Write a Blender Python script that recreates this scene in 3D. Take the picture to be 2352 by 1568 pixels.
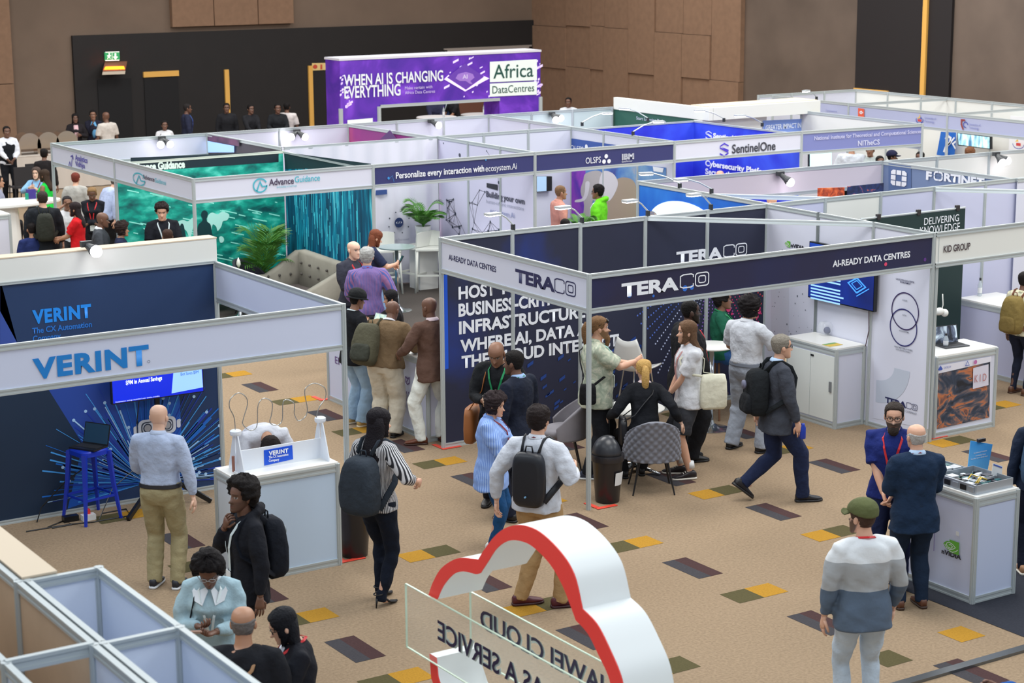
import bpy, math, random
import numpy as np
from mathutils import Vector, Matrix
R=math.radians; PI=math.pi
rnd=random.Random(7)
S=bpy.context.scene; COL=S.collection
for o in list(bpy.data.objects): bpy.data.objects.remove(o)

# ---------------------------------------------------------------- camera
CF,CYAW,CPIT,CROL,CX,CY,CZ=4394.5,R(57.2566),R(11.9963),.00581,-11.225,-15.974,5.976
FW=np.array([math.cos(CYAW)*math.cos(CPIT),math.sin(CYAW)*math.cos(CPIT),-math.sin(CPIT)])
_r=np.array([math.sin(CYAW),-math.cos(CYAW),0]); _d=np.cross(FW,_r)
RT=math.cos(CROL)*_r+math.sin(CROL)*_d; DN=-math.sin(CROL)*_r+math.cos(CROL)*_d
CP=np.array([CX,CY,CZ])
cam=bpy.data.cameras.new('camera'); camo=bpy.data.objects.new('camera',cam); COL.objects.link(camo)
cam.sensor_width=36; cam.lens=36*CF/2352; cam.clip_end=200
m=Matrix.Identity(4)
for i in range(3): m[i][0]=RT[i]; m[i][1]=-DN[i]; m[i][2]=-FW[i]; m[i][3]=CP[i]
camo.matrix_world=m; S.camera=camo
cam.dof.use_dof=True; cam.dof.focus_distance=20.0; cam.dof.aperture_fstop=3.6
# ---------------------------------------------------------------- light
S.view_settings.view_transform='Standard'; S.view_settings.look='None'
S.view_settings.gamma=1; S.view_settings.exposure=0.0; S.view_settings.use_curve_mapping=False
W=bpy.data.worlds.new('hall_air'); S.world=W; W.use_nodes=True
W.node_tree.nodes['Background'].inputs[0].default_value=(.86,.93,1,1)
W.node_tree.nodes['Background'].inputs[1].default_value=.46
def lamp(name,loc,size,power,color=(1,.985,.96)):
    l=bpy.data.lights.new(name,'AREA'); l.shape='RECTANGLE'; l.size,l.size_y=size; l.energy=power; l.color=color
    o=bpy.data.objects.new(name,l); COL.objects.link(o); o.location=loc; return o
for u in (-9,0,9,17):
    for v in (-11,-2,7,16,26):
        lamp('ceiling_lamp',(u,v,9.0),(4.5,4.5),(600 if v<20 else 440)*(.55 if v<-5 else 1)*(.62 if u<-5 else 1)*(.8 if v==-2 else 1),(.88,.95,1) if u<-5 or v<-5 else (1,.985,.95))

# ---------------------------------------------------------------- survey: a sight line met with a known floor, wall or height
def _ray(x,y): return FW+(x-1176)/CF*RT+(y-784)/CF*DN
def un(x,y,z=0.0):
    k=_ray(x,y); return CP+k*((z-CZ)/k[2])
def onu(x,y,u):
    k=_ray(x,y); return CP+k*((u-CX)/k[0])
def onv(x,y,v):
    k=_ray(x,y); return CP+k*((v-CY)/k[1])
def hgt(pos,y):
    lo,hi=0.,4.
    for _ in range(40):
        z=(lo+hi)/2; D=np.array([pos[0],pos[1],z])-CP
        if 784+CF*(D@DN)/(D@FW)>y: lo=z
        else: hi=z
    return lo
# ---------------------------------------------------------------- materials
MC={}
def lin(c):
    return tuple(((x/255/12.92) if x<=10 else ((x/255+.055)/1.055)**2.4) for x in c)
def mat(name,c,rough=.6,metal=0,emit=0,noise=0,nscale=30,bump=0,bscale=60,alpha=1,trans=0,spec=None):
    if name in MC: return MC[name]
    m=bpy.data.materials.new(name); m.use_nodes=True; nt=m.node_tree; b=nt.nodes['Principled BSDF']
    col=(*lin(c),1)
    b.inputs['Base Color'].default_value=col; b.inputs['Roughness'].default_value=rough; b.inputs['Metallic'].default_value=metal
    if spec is not None: b.inputs['Specular IOR Level'].default_value=spec
    if emit: b.inputs['Emission Color'].default_value=col; b.inputs['Emission Strength'].default_value=emit
    if trans: b.inputs['Transmission Weight'].default_value=trans; b.inputs['IOR'].default_value=1.05
    if alpha<1: b.inputs['Alpha'].default_value=alpha
    if noise or bump:
        tc=nt.nodes.new('ShaderNodeTexCoord')
    if noise:
        n=nt.nodes.new('ShaderNodeTexNoise'); n.inputs['Scale'].default_value=nscale; n.inputs['Detail'].default_value=4
        nt.links.new(tc.outputs['Object'],n.inputs['Vector'])
        r=nt.nodes.new('ShaderNodeValToRGB'); e=r.color_ramp.elements
        e[0].position=.3; e[1].position=.7
        e[0].color=(*[x*(1-noise) for x in col[:3]],1); e[1].color=(*[min(1,x*(1+noise)) for x in col[:3]],1)
        nt.links.new(n.outputs[0],r.inputs[0]); nt.links.new(r.outputs[0],b.inputs['Base Color'])
    if bump:
        n=nt.nodes.new('ShaderNodeTexNoise'); n.inputs['Scale'].default_value=bscale; n.inputs['Detail'].default_value=3
        nt.links.new(tc.outputs['Object'],n.inputs['Vector'])
        bp=nt.nodes.new('ShaderNodeBump'); bp.inputs['Strength'].default_value=bump; bp.inputs['Distance'].default_value=.02
        nt.links.new(n.outputs[0],bp.inputs['Height']); nt.links.new(bp.outputs[0],b.inputs['Normal'])
    MC[name]=m; return m
def stripes(name,c1,c2,scale,axis='X',rough=.85,duty=.5):
    """woven stripes along the cloth"""
    if name in MC: return MC[name]
    m=mat(name,c1,rough,bump=.35,bscale=14); nt=m.node_tree; b=nt.nodes['Principled BSDF']
    tc=nt.nodes.new('ShaderNodeTexCoord'); sx=nt.nodes.new('ShaderNodeSeparateXYZ'); nt.links.new(tc.outputs['Object'],sx.inputs[0])
    def M(op,a,b=None):
        n=nt.nodes.new('ShaderNodeMath'); n.operation=op
        for i,x in enumerate((a,b)):
            if x is None: continue
            if isinstance(x,(int,float)): n.inputs[i].default_value=x
            else: nt.links.new(x,n.inputs[i])
        return n.outputs[0]
    an=M('ARCTAN2',sx.outputs[0],sx.outputs[1]); w=M('ADD',M('MULTIPLY',M('SINE',M('MULTIPLY',an if axis=='X' else sx.outputs[2],scale)),.5),.5)
    r=nt.nodes.new('ShaderNodeValToRGB'); r.color_ramp.elements[0].position=duty-.12; r.color_ramp.elements[1].position=duty+.12
    r.color_ramp.elements[0].color=(*lin(c1),1); r.color_ramp.elements[1].color=(*lin(c2),1)
    nt.links.new(w,r.inputs[0]); nt.links.new(r.outputs[0],b.inputs['Base Color']); return m
def zones(name,stops,rough=.85):
    """cloth knitted in level bands: stops=[(height, colour)...]"""
    if name in MC: return MC[name]
    m=mat(name,stops[0][1],rough,bump=.35,bscale=14); nt=m.node_tree; b=nt.nodes['Principled BSDF']
    tc=nt.nodes.new('ShaderNodeTexCoord'); sx=nt.nodes.new('ShaderNodeSeparateXYZ'); nt.links.new(tc.outputs['Object'],sx.inputs[0])
    r=nt.nodes.new('ShaderNodeValToRGB'); r.color_ramp.interpolation='CONSTANT'
    mp=nt.nodes.new('ShaderNodeMath'); mp.operation='MULTIPLY'; mp.inputs[1].default_value=.5
    nt.links.new(sx.outputs[2],mp.inputs[0]); nt.links.new(mp.outputs[0],r.inputs[0])
    e=r.color_ramp.elements
    while len(e)<len(stops): e.new(.5)
    for i,(z,c) in enumerate(stops): e[i].position=z*.5; e[i].color=(*lin(c),1)
    nt.links.new(r.outputs[0],b.inputs['Base Color']); return m
def art(name,ramp,scale=3,stretch=(1,1,1),rough=.5,emit=0,kind='noise',distort=1.5,detail=6,coord='Object',loc=(0,0,0)):
    """a printed picture: noise or waves through a colour ramp"""
    if name in MC: return MC[name]
    m=mat(name,ramp[0][1],rough); nt=m.node_tree; b=nt.nodes['Principled BSDF']
    tc=nt.nodes.new('ShaderNodeTexCoord'); mp=nt.nodes.new('ShaderNodeMapping'); mp.inputs['Scale'].default_value=stretch; mp.inputs['Location'].default_value=loc
    nt.links.new(tc.outputs[coord],mp.inputs[0])
    if kind=='noise': n=nt.nodes.new('ShaderNodeTexNoise'); n.inputs['Detail'].default_value=detail; n.inputs['Distortion'].default_value=distort
    elif kind=='wave': n=nt.nodes.new('ShaderNodeTexWave'); n.inputs['Distortion'].default_value=distort; n.inputs['Detail'].default_value=detail
    elif kind=='vor': n=nt.nodes.new('ShaderNodeTexVoronoi')
    n.inputs['Scale'].default_value=scale; nt.links.new(mp.outputs[0],n.inputs['Vector'])
    r=nt.nodes.new('ShaderNodeValToRGB'); e=r.color_ramp.elements
    while len(e)<len(ramp): e.new(.5)
    for i,(p,c) in enumerate(ramp): e[i].position=p; e[i].color=(*lin(c),1)
    nt.links.new(n.outputs[0],r.inputs[0]); nt.links.new(r.outputs[0],b.inputs['Base Color'])
    if emit: nt.links.new(r.outputs[0],b.inputs['Emission Color']); b.inputs['Emission Strength'].default_value=emit
    return m
# ---------------------------------------------------------------- mesh builder
class MB:
    def __init__(s): s.v=[]; s.f=[]; s.m=[]; s.mi=0; s.n=0; s.mats=[]
    def use(s,mt):
        if mt not in s.mats: s.mats.append(mt)
        s.mi=s.mats.index(mt); return s
    def add(s,V,F):
        V=np.asarray(V,float); s.v.append(V); n=s.n
        for f in F: s.f.append([i+n for i in f]); s.m.append(s.mi)
        s.n+=len(V); return s
    def box(s,c,d,ax=None):
        c=np.array(c,float); d=np.array(d,float)/2
        A=np.eye(3) if ax is None else np.array(ax,float)
        V=[c+sx*d[0]*A[0]+sy*d[1]*A[1]+sz*d[2]*A[2] for sz in (-1,1) for sx,sy in ((-1,-1),(1,-1),(1,1),(-1,1))]
        return s.add(V,[(3,2,1,0),(4,5,6,7),(0,1,5,4),(1,2,6,5),(2,3,7,6),(3,0,4,7)])
    def bar(s,p,q,w,h,up=(0,0,1)):
        p=np.array(p,float); q=np.array(q,float); d=q-p; L=np.linalg.norm(d); d/=L
        x=np.cross(d,up); x/=np.linalg.norm(x); z=np.cross(x,d)
        return s.box((p+q)/2,(L,w,h),(d,-x,z))
    def poly(s,P,th=0,n=None):
        """flat outline, optionally with thickness th along n"""
        P=np.array(P,float); k=len(P)
        if not th: return s.add(P,[tuple(range(k))])
        Q=P+np.array(n,float)*th
        return s.add(np.vstack([P,Q]),[tuple(range(k))[::-1],tuple(range(k,2*k))]+[(i,(i+1)%k,k+(i+1)%k,k+i) for i in range(k)])
    def rings(s,RG,caps=True,closed=False):
        k=len(RG[0]); n=len(RG); F=[]
        for i in range(n if closed else n-1):
            a=i*k; b=((i+1)%n)*k
            for j in range(k): F.append((a+j,a+(j+1)%k,b+(j+1)%k,b+j))
        if caps and not closed: F.append(tuple(range(k))[::-1]); F.append(tuple(range((n-1)*k,n*k)))
        return s.add(np.vstack(RG),F)
    def tube(s,P,r,k=10,ry=None,ref=(0,0,1),closed=False,caps=True,rot=0):
        P=[np.array(p,float) for p in P]; n=len(P)
        rs=[r]*n if np.isscalar(r) else list(r); rys=rs if ry is None else ([ry]*n if np.isscalar(ry) else list(ry))
        RG=[]; px=None
        for i in range(n):
            a=P[(i-1)%n] if (closed or i>0) else P[i]; b=P[(i+1)%n] if (closed or i<n-1) else P[i]
            t=b-a; t=t/(np.linalg.norm(t)+1e-12)
            x=np.cross(np.array(ref,float),t) if px is None else px-t*(px@t)
            if np.linalg.norm(x)<1e-4: x=np.cross((0,1,.01),t)
            x/=np.linalg.norm(x); px=x; y=np.cross(t,x)
            RG.append(np.array([P[i]+rs[i]*math.cos(h)*x+rys[i]*math.sin(h)*y for h in [rot+2*PI*j/k for j in range(k)]]))
        return s.rings(RG,caps,closed)
    def lathe(s,c,prof,k=20,caps=True):
        c=np.array(c,float)
        return s.rings([np.array([c+(r*math.cos(2*PI*j/k),r*math.sin(2*PI*j/k),z) for j in range(k)]) for r,z in prof],caps)
    def ball(s,c,r,k=12,n=8,A=None):
        r=np.array([r]*3 if np.isscalar(r) else r,float); A=np.eye(3) if A is None else np.array(A)
        RG=[]
        for i in range(n+1):
            th=PI*(i+.02*(i==0)-.02*(i==n))/n
            RG.append(np.array([np.array(c)+(np.array([math.sin(th)*math.cos(2*PI*j/k),math.sin(th)*math.sin(2*PI*j/k),-math.cos(th)])*r)@A for j in range(k)]))
        return s.rings(RG)
    def build(s,name,mt=None,parent=None,smooth=False,loc=None,rotz=0):
        me=bpy.data.meshes.new(name); V=np.vstack(s.v)
        me.from_pydata(V.tolist(),[],s.f)
        mats=[mt] if mt else s.mats
        for x in mats: me.materials.append(x)
        if not mt and len(mats)>1: me.polygons.foreach_set('material_index',s.m)
        if smooth is True: me.polygons.foreach_set('use_smooth',[True]*len(me.polygons))
        elif smooth: me.polygons.foreach_set('use_smooth',[True]*len(me.polygons)); me.set_sharp_from_angle(angle=R(smooth))
        me.update()
        o=bpy.data.objects.new(name,me); COL.objects.link(o)
        if parent is not None: o.parent=parent
        if loc is not None: o.location=loc
        o.rotation_euler.z=rotz
        return o
def tag(o,label=None,cat=None,group=None,kind=None):
    if label: o['label']=label
    if cat: o['category']=cat
    if group: o['group']=group
    if kind: o['kind']=kind
    return o
def thing(name,label,cat,loc=(0,0,0),rotz=0,group=None):
    o=bpy.data.objects.new(name,None); COL.objects.link(o); o.location=loc; o.rotation_euler=(0,0,rotz); o.empty_display_size=.1
    return tag(o,label,cat,group)
def dup(root,loc,rotz,label=None):
    r=root.copy(); COL.objects.link(r); r.location=loc; r.rotation_euler=(0,0,rotz)
    if label: r['label']=label
    for ch in list(root.children):
        c=ch.copy(); COL.objects.link(c); c.parent=r
        for g in ch.children:
            d=g.copy(); COL.objects.link(d); d.parent=c
    return r
# ---------------------------------------------------------------- lettering, set on a wall plane
def _text_mesh(s,bold,spacing=1.0):
    cu=bpy.data.curves.new('t','FONT'); cu.body=s; cu.size=1; cu.resolution_u=3; cu.offset=bold; cu.space_character=spacing; cu.extrude=0
    o=bpy.data.objects.new('t',cu); COL.objects.link(o)
    dg=bpy.context.evaluated_depsgraph_get(); me=bpy.data.meshes.new_from_object(o.evaluated_get(dg))
    bpy.data.objects.remove(o); bpy.data.curves.remove(cu); return me
def letters(s,bl,br,hgt_,mt,parent,bold=.0,n=None,off=.004,mirror=False,th=0,name='lettering',spacing=1.0,slope=False):
    """s runs from bl to br (baseline ends, world), cap height hgt_"""
    bl=np.array(bl,float); br=np.array(br,float)
    if not slope: br[2]=bl[2]=(bl[2]+br[2])/2
    x=br-bl; w=np.linalg.norm(x); x/=w; up=np.array([0,0,1.]); nn=np.cross(x,up) if n is None else np.array(n,float)
    me=_text_mesh(s,bold,spacing); k=len(me.vertices); a=np.empty(k*3); me.vertices.foreach_get('co',a); a=a.reshape(-1,3)
    x0,x1=a[:,0].min(),a[:,0].max()
    capref=.69+2*bold
    a[:,0]=(a[:,0]-x0)/(x1-x0)*w; a[:,1]*=hgt_/capref
    if mirror: a[:,0]=w-a[:,0]
    off_=nn*off
    P=bl+np.outer(a[:,0],x)+np.outer(a[:,1],up)+off_
    me.vertices.foreach_set('co',P.ravel()); me.name=name
    if mirror: me.flip_normals()
    me.materials.clear(); me.materials.append(mt); me.update()
    o=bpy.data.objects.new(name,me); COL.objects.link(o); place(o,parent); return o
def place(o,parent):
    """parent o (built in world space) keeping it where it stands"""
    if parent is None: return o
    o.parent=parent
    q=parent; mw=Matrix.Identity(4); chain=[]
    while q is not None: chain.append(q); q=q.parent
    for q in chain[::-1]: mw=mw@q.matrix_parent_inverse@(Matrix.Translation(q.location)@q.rotation_euler.to_matrix().to_4x4())
    o.matrix_parent_inverse=mw.inverted(); return o
def wbuild(mb,name,mt,parent,smooth=False):
    return place(mb.build(name,mt,None,smooth),parent)
# ================================================================ people
SKIN={'dark':(112,78,62),'deep':(78,56,48),'brown':(138,98,76),'tan':(178,132,104),'fair':(214,166,140),'pale':(224,182,158)}
def skinmat():
    if 'skin' in MC: return MC['skin']
    m=bpy.data.materials.new('skin'); m.use_nodes=True; nt=m.node_tree; b=nt.nodes['Principled BSDF']
    a=nt.nodes.new('ShaderNodeAttribute'); a.attribute_name='Col'; nt.links.new(a.outputs['Color'],b.inputs['Base Color'])
    b.inputs['Roughness'].default_value=.48; b.inputs['Subsurface Weight'].default_value=.0
    MC['skin']=m; return m
def cloth(c,bump=.75,rough=.88,noise=.10): return mat('cloth_%d_%d_%d_%s_%s'%(*c,bump,rough),c,rough,noise=noise,nscale=9,bump=bump,bscale=15,spec=.25)
def hairm(c): return mat('hair_%d_%d_%d'%c,c,.72,noise=.15,nscale=40,bump=.5,bscale=70,spec=.2)
# head shape: level rings  z, half width, front y, back y
HS=[(-.1215,.012,.074,.045),(-.117,.026,.083,.028),(-.105,.042,.090,.002),(-.088,.052,.090,-.028),(-.068,.060,.089,-.052),(-.045,.067,.088,-.074),(-.02,.072,.086,-.088),
    (.005,.0745,.085,-.096),(.028,.0765,.090,-.101),(.05,.077,.088,-.102),(.072,.073,.078,-.097),(.092,.063,.060,-.083),(.106,.047,.037,-.062),(.114,.029,.012,-.038),(.1185,.006,-.010,-.018)]
_hz=np.array([h[0] for h in HS])
NP,NZ=52,38
def _phi():
    # angle from the face, denser in front
    t=np.linspace(-1,1,NP,endpoint=False); return PI*(.45*t+.55*t*np.abs(t)**.9)
PHI=_phi()
def head_grid():
    s=np.linspace(0,1,NZ); z=-.1215+.24*(.5-.5*np.cos(PI*(s*.92+.04)))/(.5-.5*np.cos(PI*.96))
    z=np.interp(s,[0,.06,.5,.93,1],[-.1215,-.115,-.005,.112,.1185])
    hw,fr,bk=[np.interp(z,_hz,[h[i] for h in HS]) for i in (1,2,3)]
    c=(fr+bk)/2; hd=(fr-bk)/2
    P=np.zeros((NZ,NP,3)); sn=np.sin(PHI); cs=np.cos(PHI)
    e=.86
    P[:,:,0]=hw[:,None]*np.sign(sn)*np.abs(sn)**e; P[:,:,1]=c[:,None]+hd[:,None]*np.sign(cs)*np.abs(cs)**.95; P[:,:,2]=z[:,None]
    return P
HG=head_grid()
def _g(x,w): return np.exp(-(x/w)**2)
def head_mesh(skin,hairc,beard,stubble,female):
    P=HG.copy(); x,y,z=P[...,0],P[...,1],P[...,2]; front=(np.abs(PHI)<1.3)[None,:]*1.
    nz=np.clip((.012-z)/.05,0,1)*(z>-.046)
    P[...,1]+=front*.026*_g(x,.0125)*nz*_g(z+.03,.034)
    P[...,1]+=front*.008*_g(x,.02)*_g(z+.036,.012)
    for sx in (-1,1): P[...,1]-=front*.009*_g(x-sx*.032,.018)*_g(z-.004,.012)
    P[...,1]+=front*.005*_g(z-.026,.009)*_g(x,.05)
    P[...,1]+=front*.006*_g(x,.024)*(_g(z+.064,.006)+_g(z+.077,.006))-front*.003*_g(x,.026)*_g(z+.0705,.003)
    P[...,1]+=front*.008*_g(x,.02)*_g(z+.107,.013)
    C=np.zeros((NZ,NP,3)); C[:]=lin(skin); sk=np.array(lin(skin)); hc=np.array(lin(hairc))
    def mix(w,c):
        w=np.clip(w,0,1)[...,None]; C[:]=C*(1-w)+np.array(c)*w
    lip=np.array([sk[0]*.85,sk[1]*.55,sk[2]*.55]) if not female else np.array([sk[0]*.9,sk[1]*.42,sk[2]*.45])
    mix(front*.8*_g(x,.024)**2*(_g(z+.0705,.011)>.35),lip)
    if beard or stubble:
        w=front*(1-np.clip((z+.052)/.014,0,1)); jaw=np.clip((np.abs(PHI)[None,:]<1.75)*(1-np.clip((z+.035-.02*(np.abs(PHI)[None,:]>1.1))/.016,0,1)),0,1)
        w=np.maximum(w,jaw)*(1-.9*_g(x,.02)*(_g(z+.072,.007)))
        w=np.maximum(w,front*_g(x,.03)*_g(z+.053,.006)*.9)
        mix(w*(.95 if beard else .4),hc)
        if beard: P[...,1]+=front*w*.008; P[...,0]*=1+.07*w; P[...,2]-=front*w*(z<-.09)*.012
    for sx in (-1,1):
        mix(front*(((x-sx*.031)/.0165)**2+((z-.004)/.0072)**2<1)*.8,(.42,.40,.38))
        mix(front*(((x-sx*.031)/.0075)**2+((z-.004)/.0075)**2<1)*1.,(.015,.01,.008))
        mix(front*_g(z-.0125,.003)*(np.abs(x-sx*.031)<.018)*.55,sk*.35)
        mix(front*_g(z-.027-.1*(.031-np.abs(x))*0,.0048)*(np.abs(x-sx*.034)<.022)*(.75 if not female else .6),hc*.8 if max(hairc)<170 else hc*.5)
    V=P.reshape(-1,3); F=[]
    for i in range(NZ-1):
        for j in range(NP): F.append((i*NP+j,i*NP+(j+1)%NP,(i+1)*NP+(j+1)%NP,(i+1)*NP+j))
    F=[f[::-1] for f in F]
    F.append(tuple(range(NP))); F.append(tuple(range((NZ-1)*NP,NZ*NP))[::-1])
    return V,F,C.reshape(-1,3)
def hair_shell(style):
    """closed shell over the skull; sinks under the skin below the hairline"""
    P=HG.copy(); z=P[...,2]; a=np.abs(PHI)[None,:]
    line=np.interp(a,[0,.5,.95,1.15,1.4,1.75,2.1,PI],[.077,.074,.055,-.012,-.018,.0,-.062,-.078])
    t={'short':.009,'buzz':.005,'crop':.018,'afro':.045,'long':.014,'curly':.03,'fringe':.007,'pony':.010,'wavy':.024,'bowl':.02}.get(style,.012)
    if style=='fringe':
        top=np.interp(a,[0,1.0,1.3,1.8,PI],[-.2,-.1,.03,.055,.045]); w=np.clip((z-line)/.012,0,1)*np.clip((top-z)/.015,0,1)
    else:
        if style in('long','bowl'): line=np.interp(a,[0,.45,.8,1.0,1.2,PI],[.070,.062,.02,-.09,-.13,-.14])
        if style=='curly': line=np.interp(a,[0,.5,.85,1.05,1.4,PI],[.058,.05,.01,-.06,-.085,-.09])
        if style in('pony','wavy'): line=np.interp(a,[0,.5,.95,1.2,1.5,1.8,PI],[.068,.064,.05,.0,-.01,-.01,-.075])
        w=np.clip((z-line)/.014,0,1)
    w=w*w*(3-2*w)
    c=np.array([0,-.006,.01]); N=(P-c)/np.array([.075,.094,.118]); N/=np.linalg.norm(N,axis=2,keepdims=True)
    rr=np.random.RandomState(len(style)); ns=rr.rand(NZ,NP)
    ns=(ns+np.roll(ns,1,0)+np.roll(ns,1,1)+np.roll(ns,-1,1))/4
    amp={'afro':.018,'curly':.024,'wavy':.016,'crop':.01}.get(style,.004)
    tt=t+amp*(ns-.5)*2
    tt=tt*(1+.35*np.clip(z/.1,0,1)) if style!='fringe' else tt
    P=P+N*(tt*w-.012*(1-w))[...,None]
    V=P.reshape(-1,3); F=[]
    for i in range(NZ-1):
        for j in range(NP): F.append((i*NP+(j+1)%NP,i*NP+j,(i+1)*NP+j,(i+1)*NP+(j+1)%NP))
    F.append(tuple(range(NP))); F.append(tuple(range((NZ-1)*NP,NZ*NP))[::-1])
    return V,F
def rotm(rx=0,ry=0,rz=0):
    return np.array((Matrix.Rotation(R(rz),3,'Z')@Matrix.Rotation(R(ry),3,'Y')@Matrix.Rotation(R(rx),3,'X')))
def ik(a,b,l1,l2,pole):
    a=np.array(a,float); b=np.array(b,float); d=b-a; L=np.linalg.norm(d)
    if L>.995*(l1+l2): b=a+d/L*.995*(l1+l2); d=b-a; L=np.linalg.norm(d)
    u=d/L; p=np.array(pole,float); p=p-u*(p@u); p/=np.linalg.norm(p)+1e-9
    q=(l1*l1-l2*l2+L*L)/(2*L); h=math.sqrt(max(l1*l1-q*q,0))
    return a+u*q+p*h,b
TS=[(-.105,.10,.085,0),(-.06,.150,.108,0),(0,.172,.118,-.008),(.06,.166,.114,-.004),(.13,.150,.104,.0),(.19,.146,.102,.004),(.27,.156,.110,.006),(.36,.160,.120,.008),(.43,.163,.112,.002),(.485,.150,.092,-.008),(.52,.112,.076,-.014),(.548,.072,.064,-.014),(.575,.057,.060,-.008)]
JOBS=[]; JOBF=[]
def person(label,at,face,H=None,w=1.0,skin='dark',hair=('short',(20,16,15)),top=None,bot=None,shoe=((25,22,22),(25,22,22)),
           lean=0,side=0,twist=0,head=(0,0,0),hands=(None,None),poles=(None,None),feet=((-.11,.02,0),(.11,.02,0)),hz=.93,seat=None,
           lanyard=None,glasses=None,beard=None,stubble=False,q=1.0,belly=0,female=False,extras=None,cap=None,curl=(.35,.35),palm=(None,None),legs=True,longhair=None,tie=None):
    # ---- where
    k,*p=at
    if k=='f': pos=un(p[0],p[1]); H=H or hgt(pos,p[2])
    elif k=='h': pos=un(p[0],p[1],p[2] if len(p)>2 else H)
    elif k in 'uv': pos=(onu if k=='u' else onv)(p[0],p[1],p[2]); H=pos[2]/(p[3] if len(p)>3 else 1)
    else: pos=np.array([p[0],p[1],0.])
    z0=p[3] if k=='h' and len(p)>3 else 0.
    pos=np.array([pos[0],pos[1],z0]); H=H or 1.72; s=H/1.75
    bear=math.atan2(pos[1]-CY,pos[0]-CX); yaw=bear-R(face)-PI/2
    root=thing('person',label,'person',tuple(pos),yaw)
    def X(P): return np.asarray(P,float)*s
    # ---- skeleton (built for 1.75 m, then scaled)
    hip=np.array([0,0,hz]); 
    if seat is not None: hip=np.array([0,0,seat])
    Rt=rotm(-lean,side,0); Rl=rotm(-lean*.55,side*.5,0); Ru=rotm(-lean,side,twist)
    def spine(t):
        a=.16
        return hip+Rl@np.array([0,0,t]) if t<a else hip+Rl@np.array([0,0,a])+Rt@np.array([0,0,t-a])
    def fr(t): return Rl if t<.1 else (rotm(-lean*.8,side*.8,twist*.5) if t<.25 else Ru)
    def ring(t,rx,ry,yo,k=24,ex=.85):
        c=spine(t); M_=fr(t); out=[]
        for j in range(k):
            h=2*PI*j/k; cs,sn=math.cos(h),math.sin(h)
            out.append(c+M_@np.array([rx*math.copysign(abs(cs)**ex,cs),yo+ry*math.copysign(abs(sn)**ex,sn),0]))
        return np.array(out)
    def tsec(t):
        T=np.array(TS); return [np.interp(t,T[:,0],T[:,i]) for i in (1,2,3)]
    fem=female
    def section(t,infl=0,flare=0):
        rx,ry,yo=tsec(max(t,0) if infl>.0125 and t<0 else t); rx=rx*w; ry=ry*(.35+.65*w)
        if fem: rx*=np.interp(t,[-.05,.05,.19,.3,.45,.52],[1.04,1.02,.9,.9,.88,.9]); ry+=.028*_g(t-.36,.06); yo+=.02*_g(t-.36,.06)
        b=belly*_g(t-.12,.14); ry+=b*.5; yo+=b*.5
        return ring(t,rx+infl+flare,ry+infl+flare,yo)
    nb=spine(.545); 
    hy,hp,hr=head
    Rh=Ru@rotm(-hp*.5,hr*.5,-hy*.5); Rh2=rotm(0,0,0)
    Rhd=rotm(-lean*.55,side*.5,twist)@rotm(-hp,hr,-hy) if lean<40 else Ru@rotm(-hp,hr,-hy)
    hc=nb+Rh@np.array([0,.012,.04])+Rhd@np.array([0,.022,.113])
    sh=[spine(.475)+Ru@np.array([sx*.188*w**.7*(.9 if fem else 1),-.01,0]) for sx in (-1,1)]
    wr=[]; el=[]
    for i,sx in enumerate((-1,1)):
        t=hands[i]
        if t is None: t=np.array([sx*(.265*w**.8),.05,hip[2]-.08]); 
        t=np.array(t,float); pl=poles[i] or (sx*.8,-.9,-.3)
        e,b=ik(sh[i],t,.285,.25,pl); el.append(e); wr.append(b)
    hipj=[hip+Rl@np.array([sx*.088*w**.6,0,-.03]) for sx in (-1,1)]
    kn=[];an=[];fdir=[]
    for i,sx in enumerate((-1,1)):
        f=feet[i]; a=np.array([f[0],f[1],.085+(f[3] if len(f)>3 else 0)])
        d=np.array([math.sin(R(f[2]*sx)),math.cos(R(f[2]*sx)),0]); fdir.append(d)
        kx,ax_=ik(hipj[i],a,.425,.425,d+np.array([sx*.12,.2,0])); kn.append(kx); an.append(ax_)
    rl=w**.6
    # ---- body mesh (torso, neck, arms, legs in one skin)
    B=MB()
    B.rings([section(t) for t in (-.105,-.05,0,.06,.13,.19,.27,.36,.43,.485,.52,.548)])
    B.tube([spine(.50),nb,(nb+hc)/2+np.array([0,0,-.01]),hc+Rhd@np.array([0,-.02,-.02])],[.075,.062,.056*(.9 if fem else 1),.055],14)
    for i in (0,1):
        m1=(sh[i]+el[i])/2; m2=el[i]+(wr[i]-el[i])*.3
        B.tube([spine(.485)+Ru@np.array([(2*i-1)*.04,-.01,.01]),sh[i],sh[i]+(el[i]-sh[i])*.25,m1,el[i],m2,wr[i]],[.045,.054*rl,.050*rl,.045*rl,.037*rl,.038*rl,.026],12)
        B.tube([hipj[i]+np.array([0,0,.05]),hipj[i]+(kn[i]-hipj[i])*.2,(hipj[i]+kn[i])/2,kn[i],kn[i]+(an[i]-kn[i])*.3,kn[i]+(an[i]-kn[i])*.75,an[i]],[.09*rl,.088*rl,.074*rl,.055*rl,.055*rl,.040*rl,.031],14)
        B.tube([an[i],an[i]+fdir[i]*.05+np.array([0,0,-.045]),an[i]+fdir[i]*.11+np.array([0,0,-.055])],[.033,.024,.012],10)
    vox=.013/q
    sk=SKIN.get(skin,skin) if isinstance(skin,str) else skin
    hv,hf,hcol=head_mesh(sk,hair[1] if hair else (60,50,45),beard,stubble,fem)
    # ---- hands, with five fingers each
    HB=MB()
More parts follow.
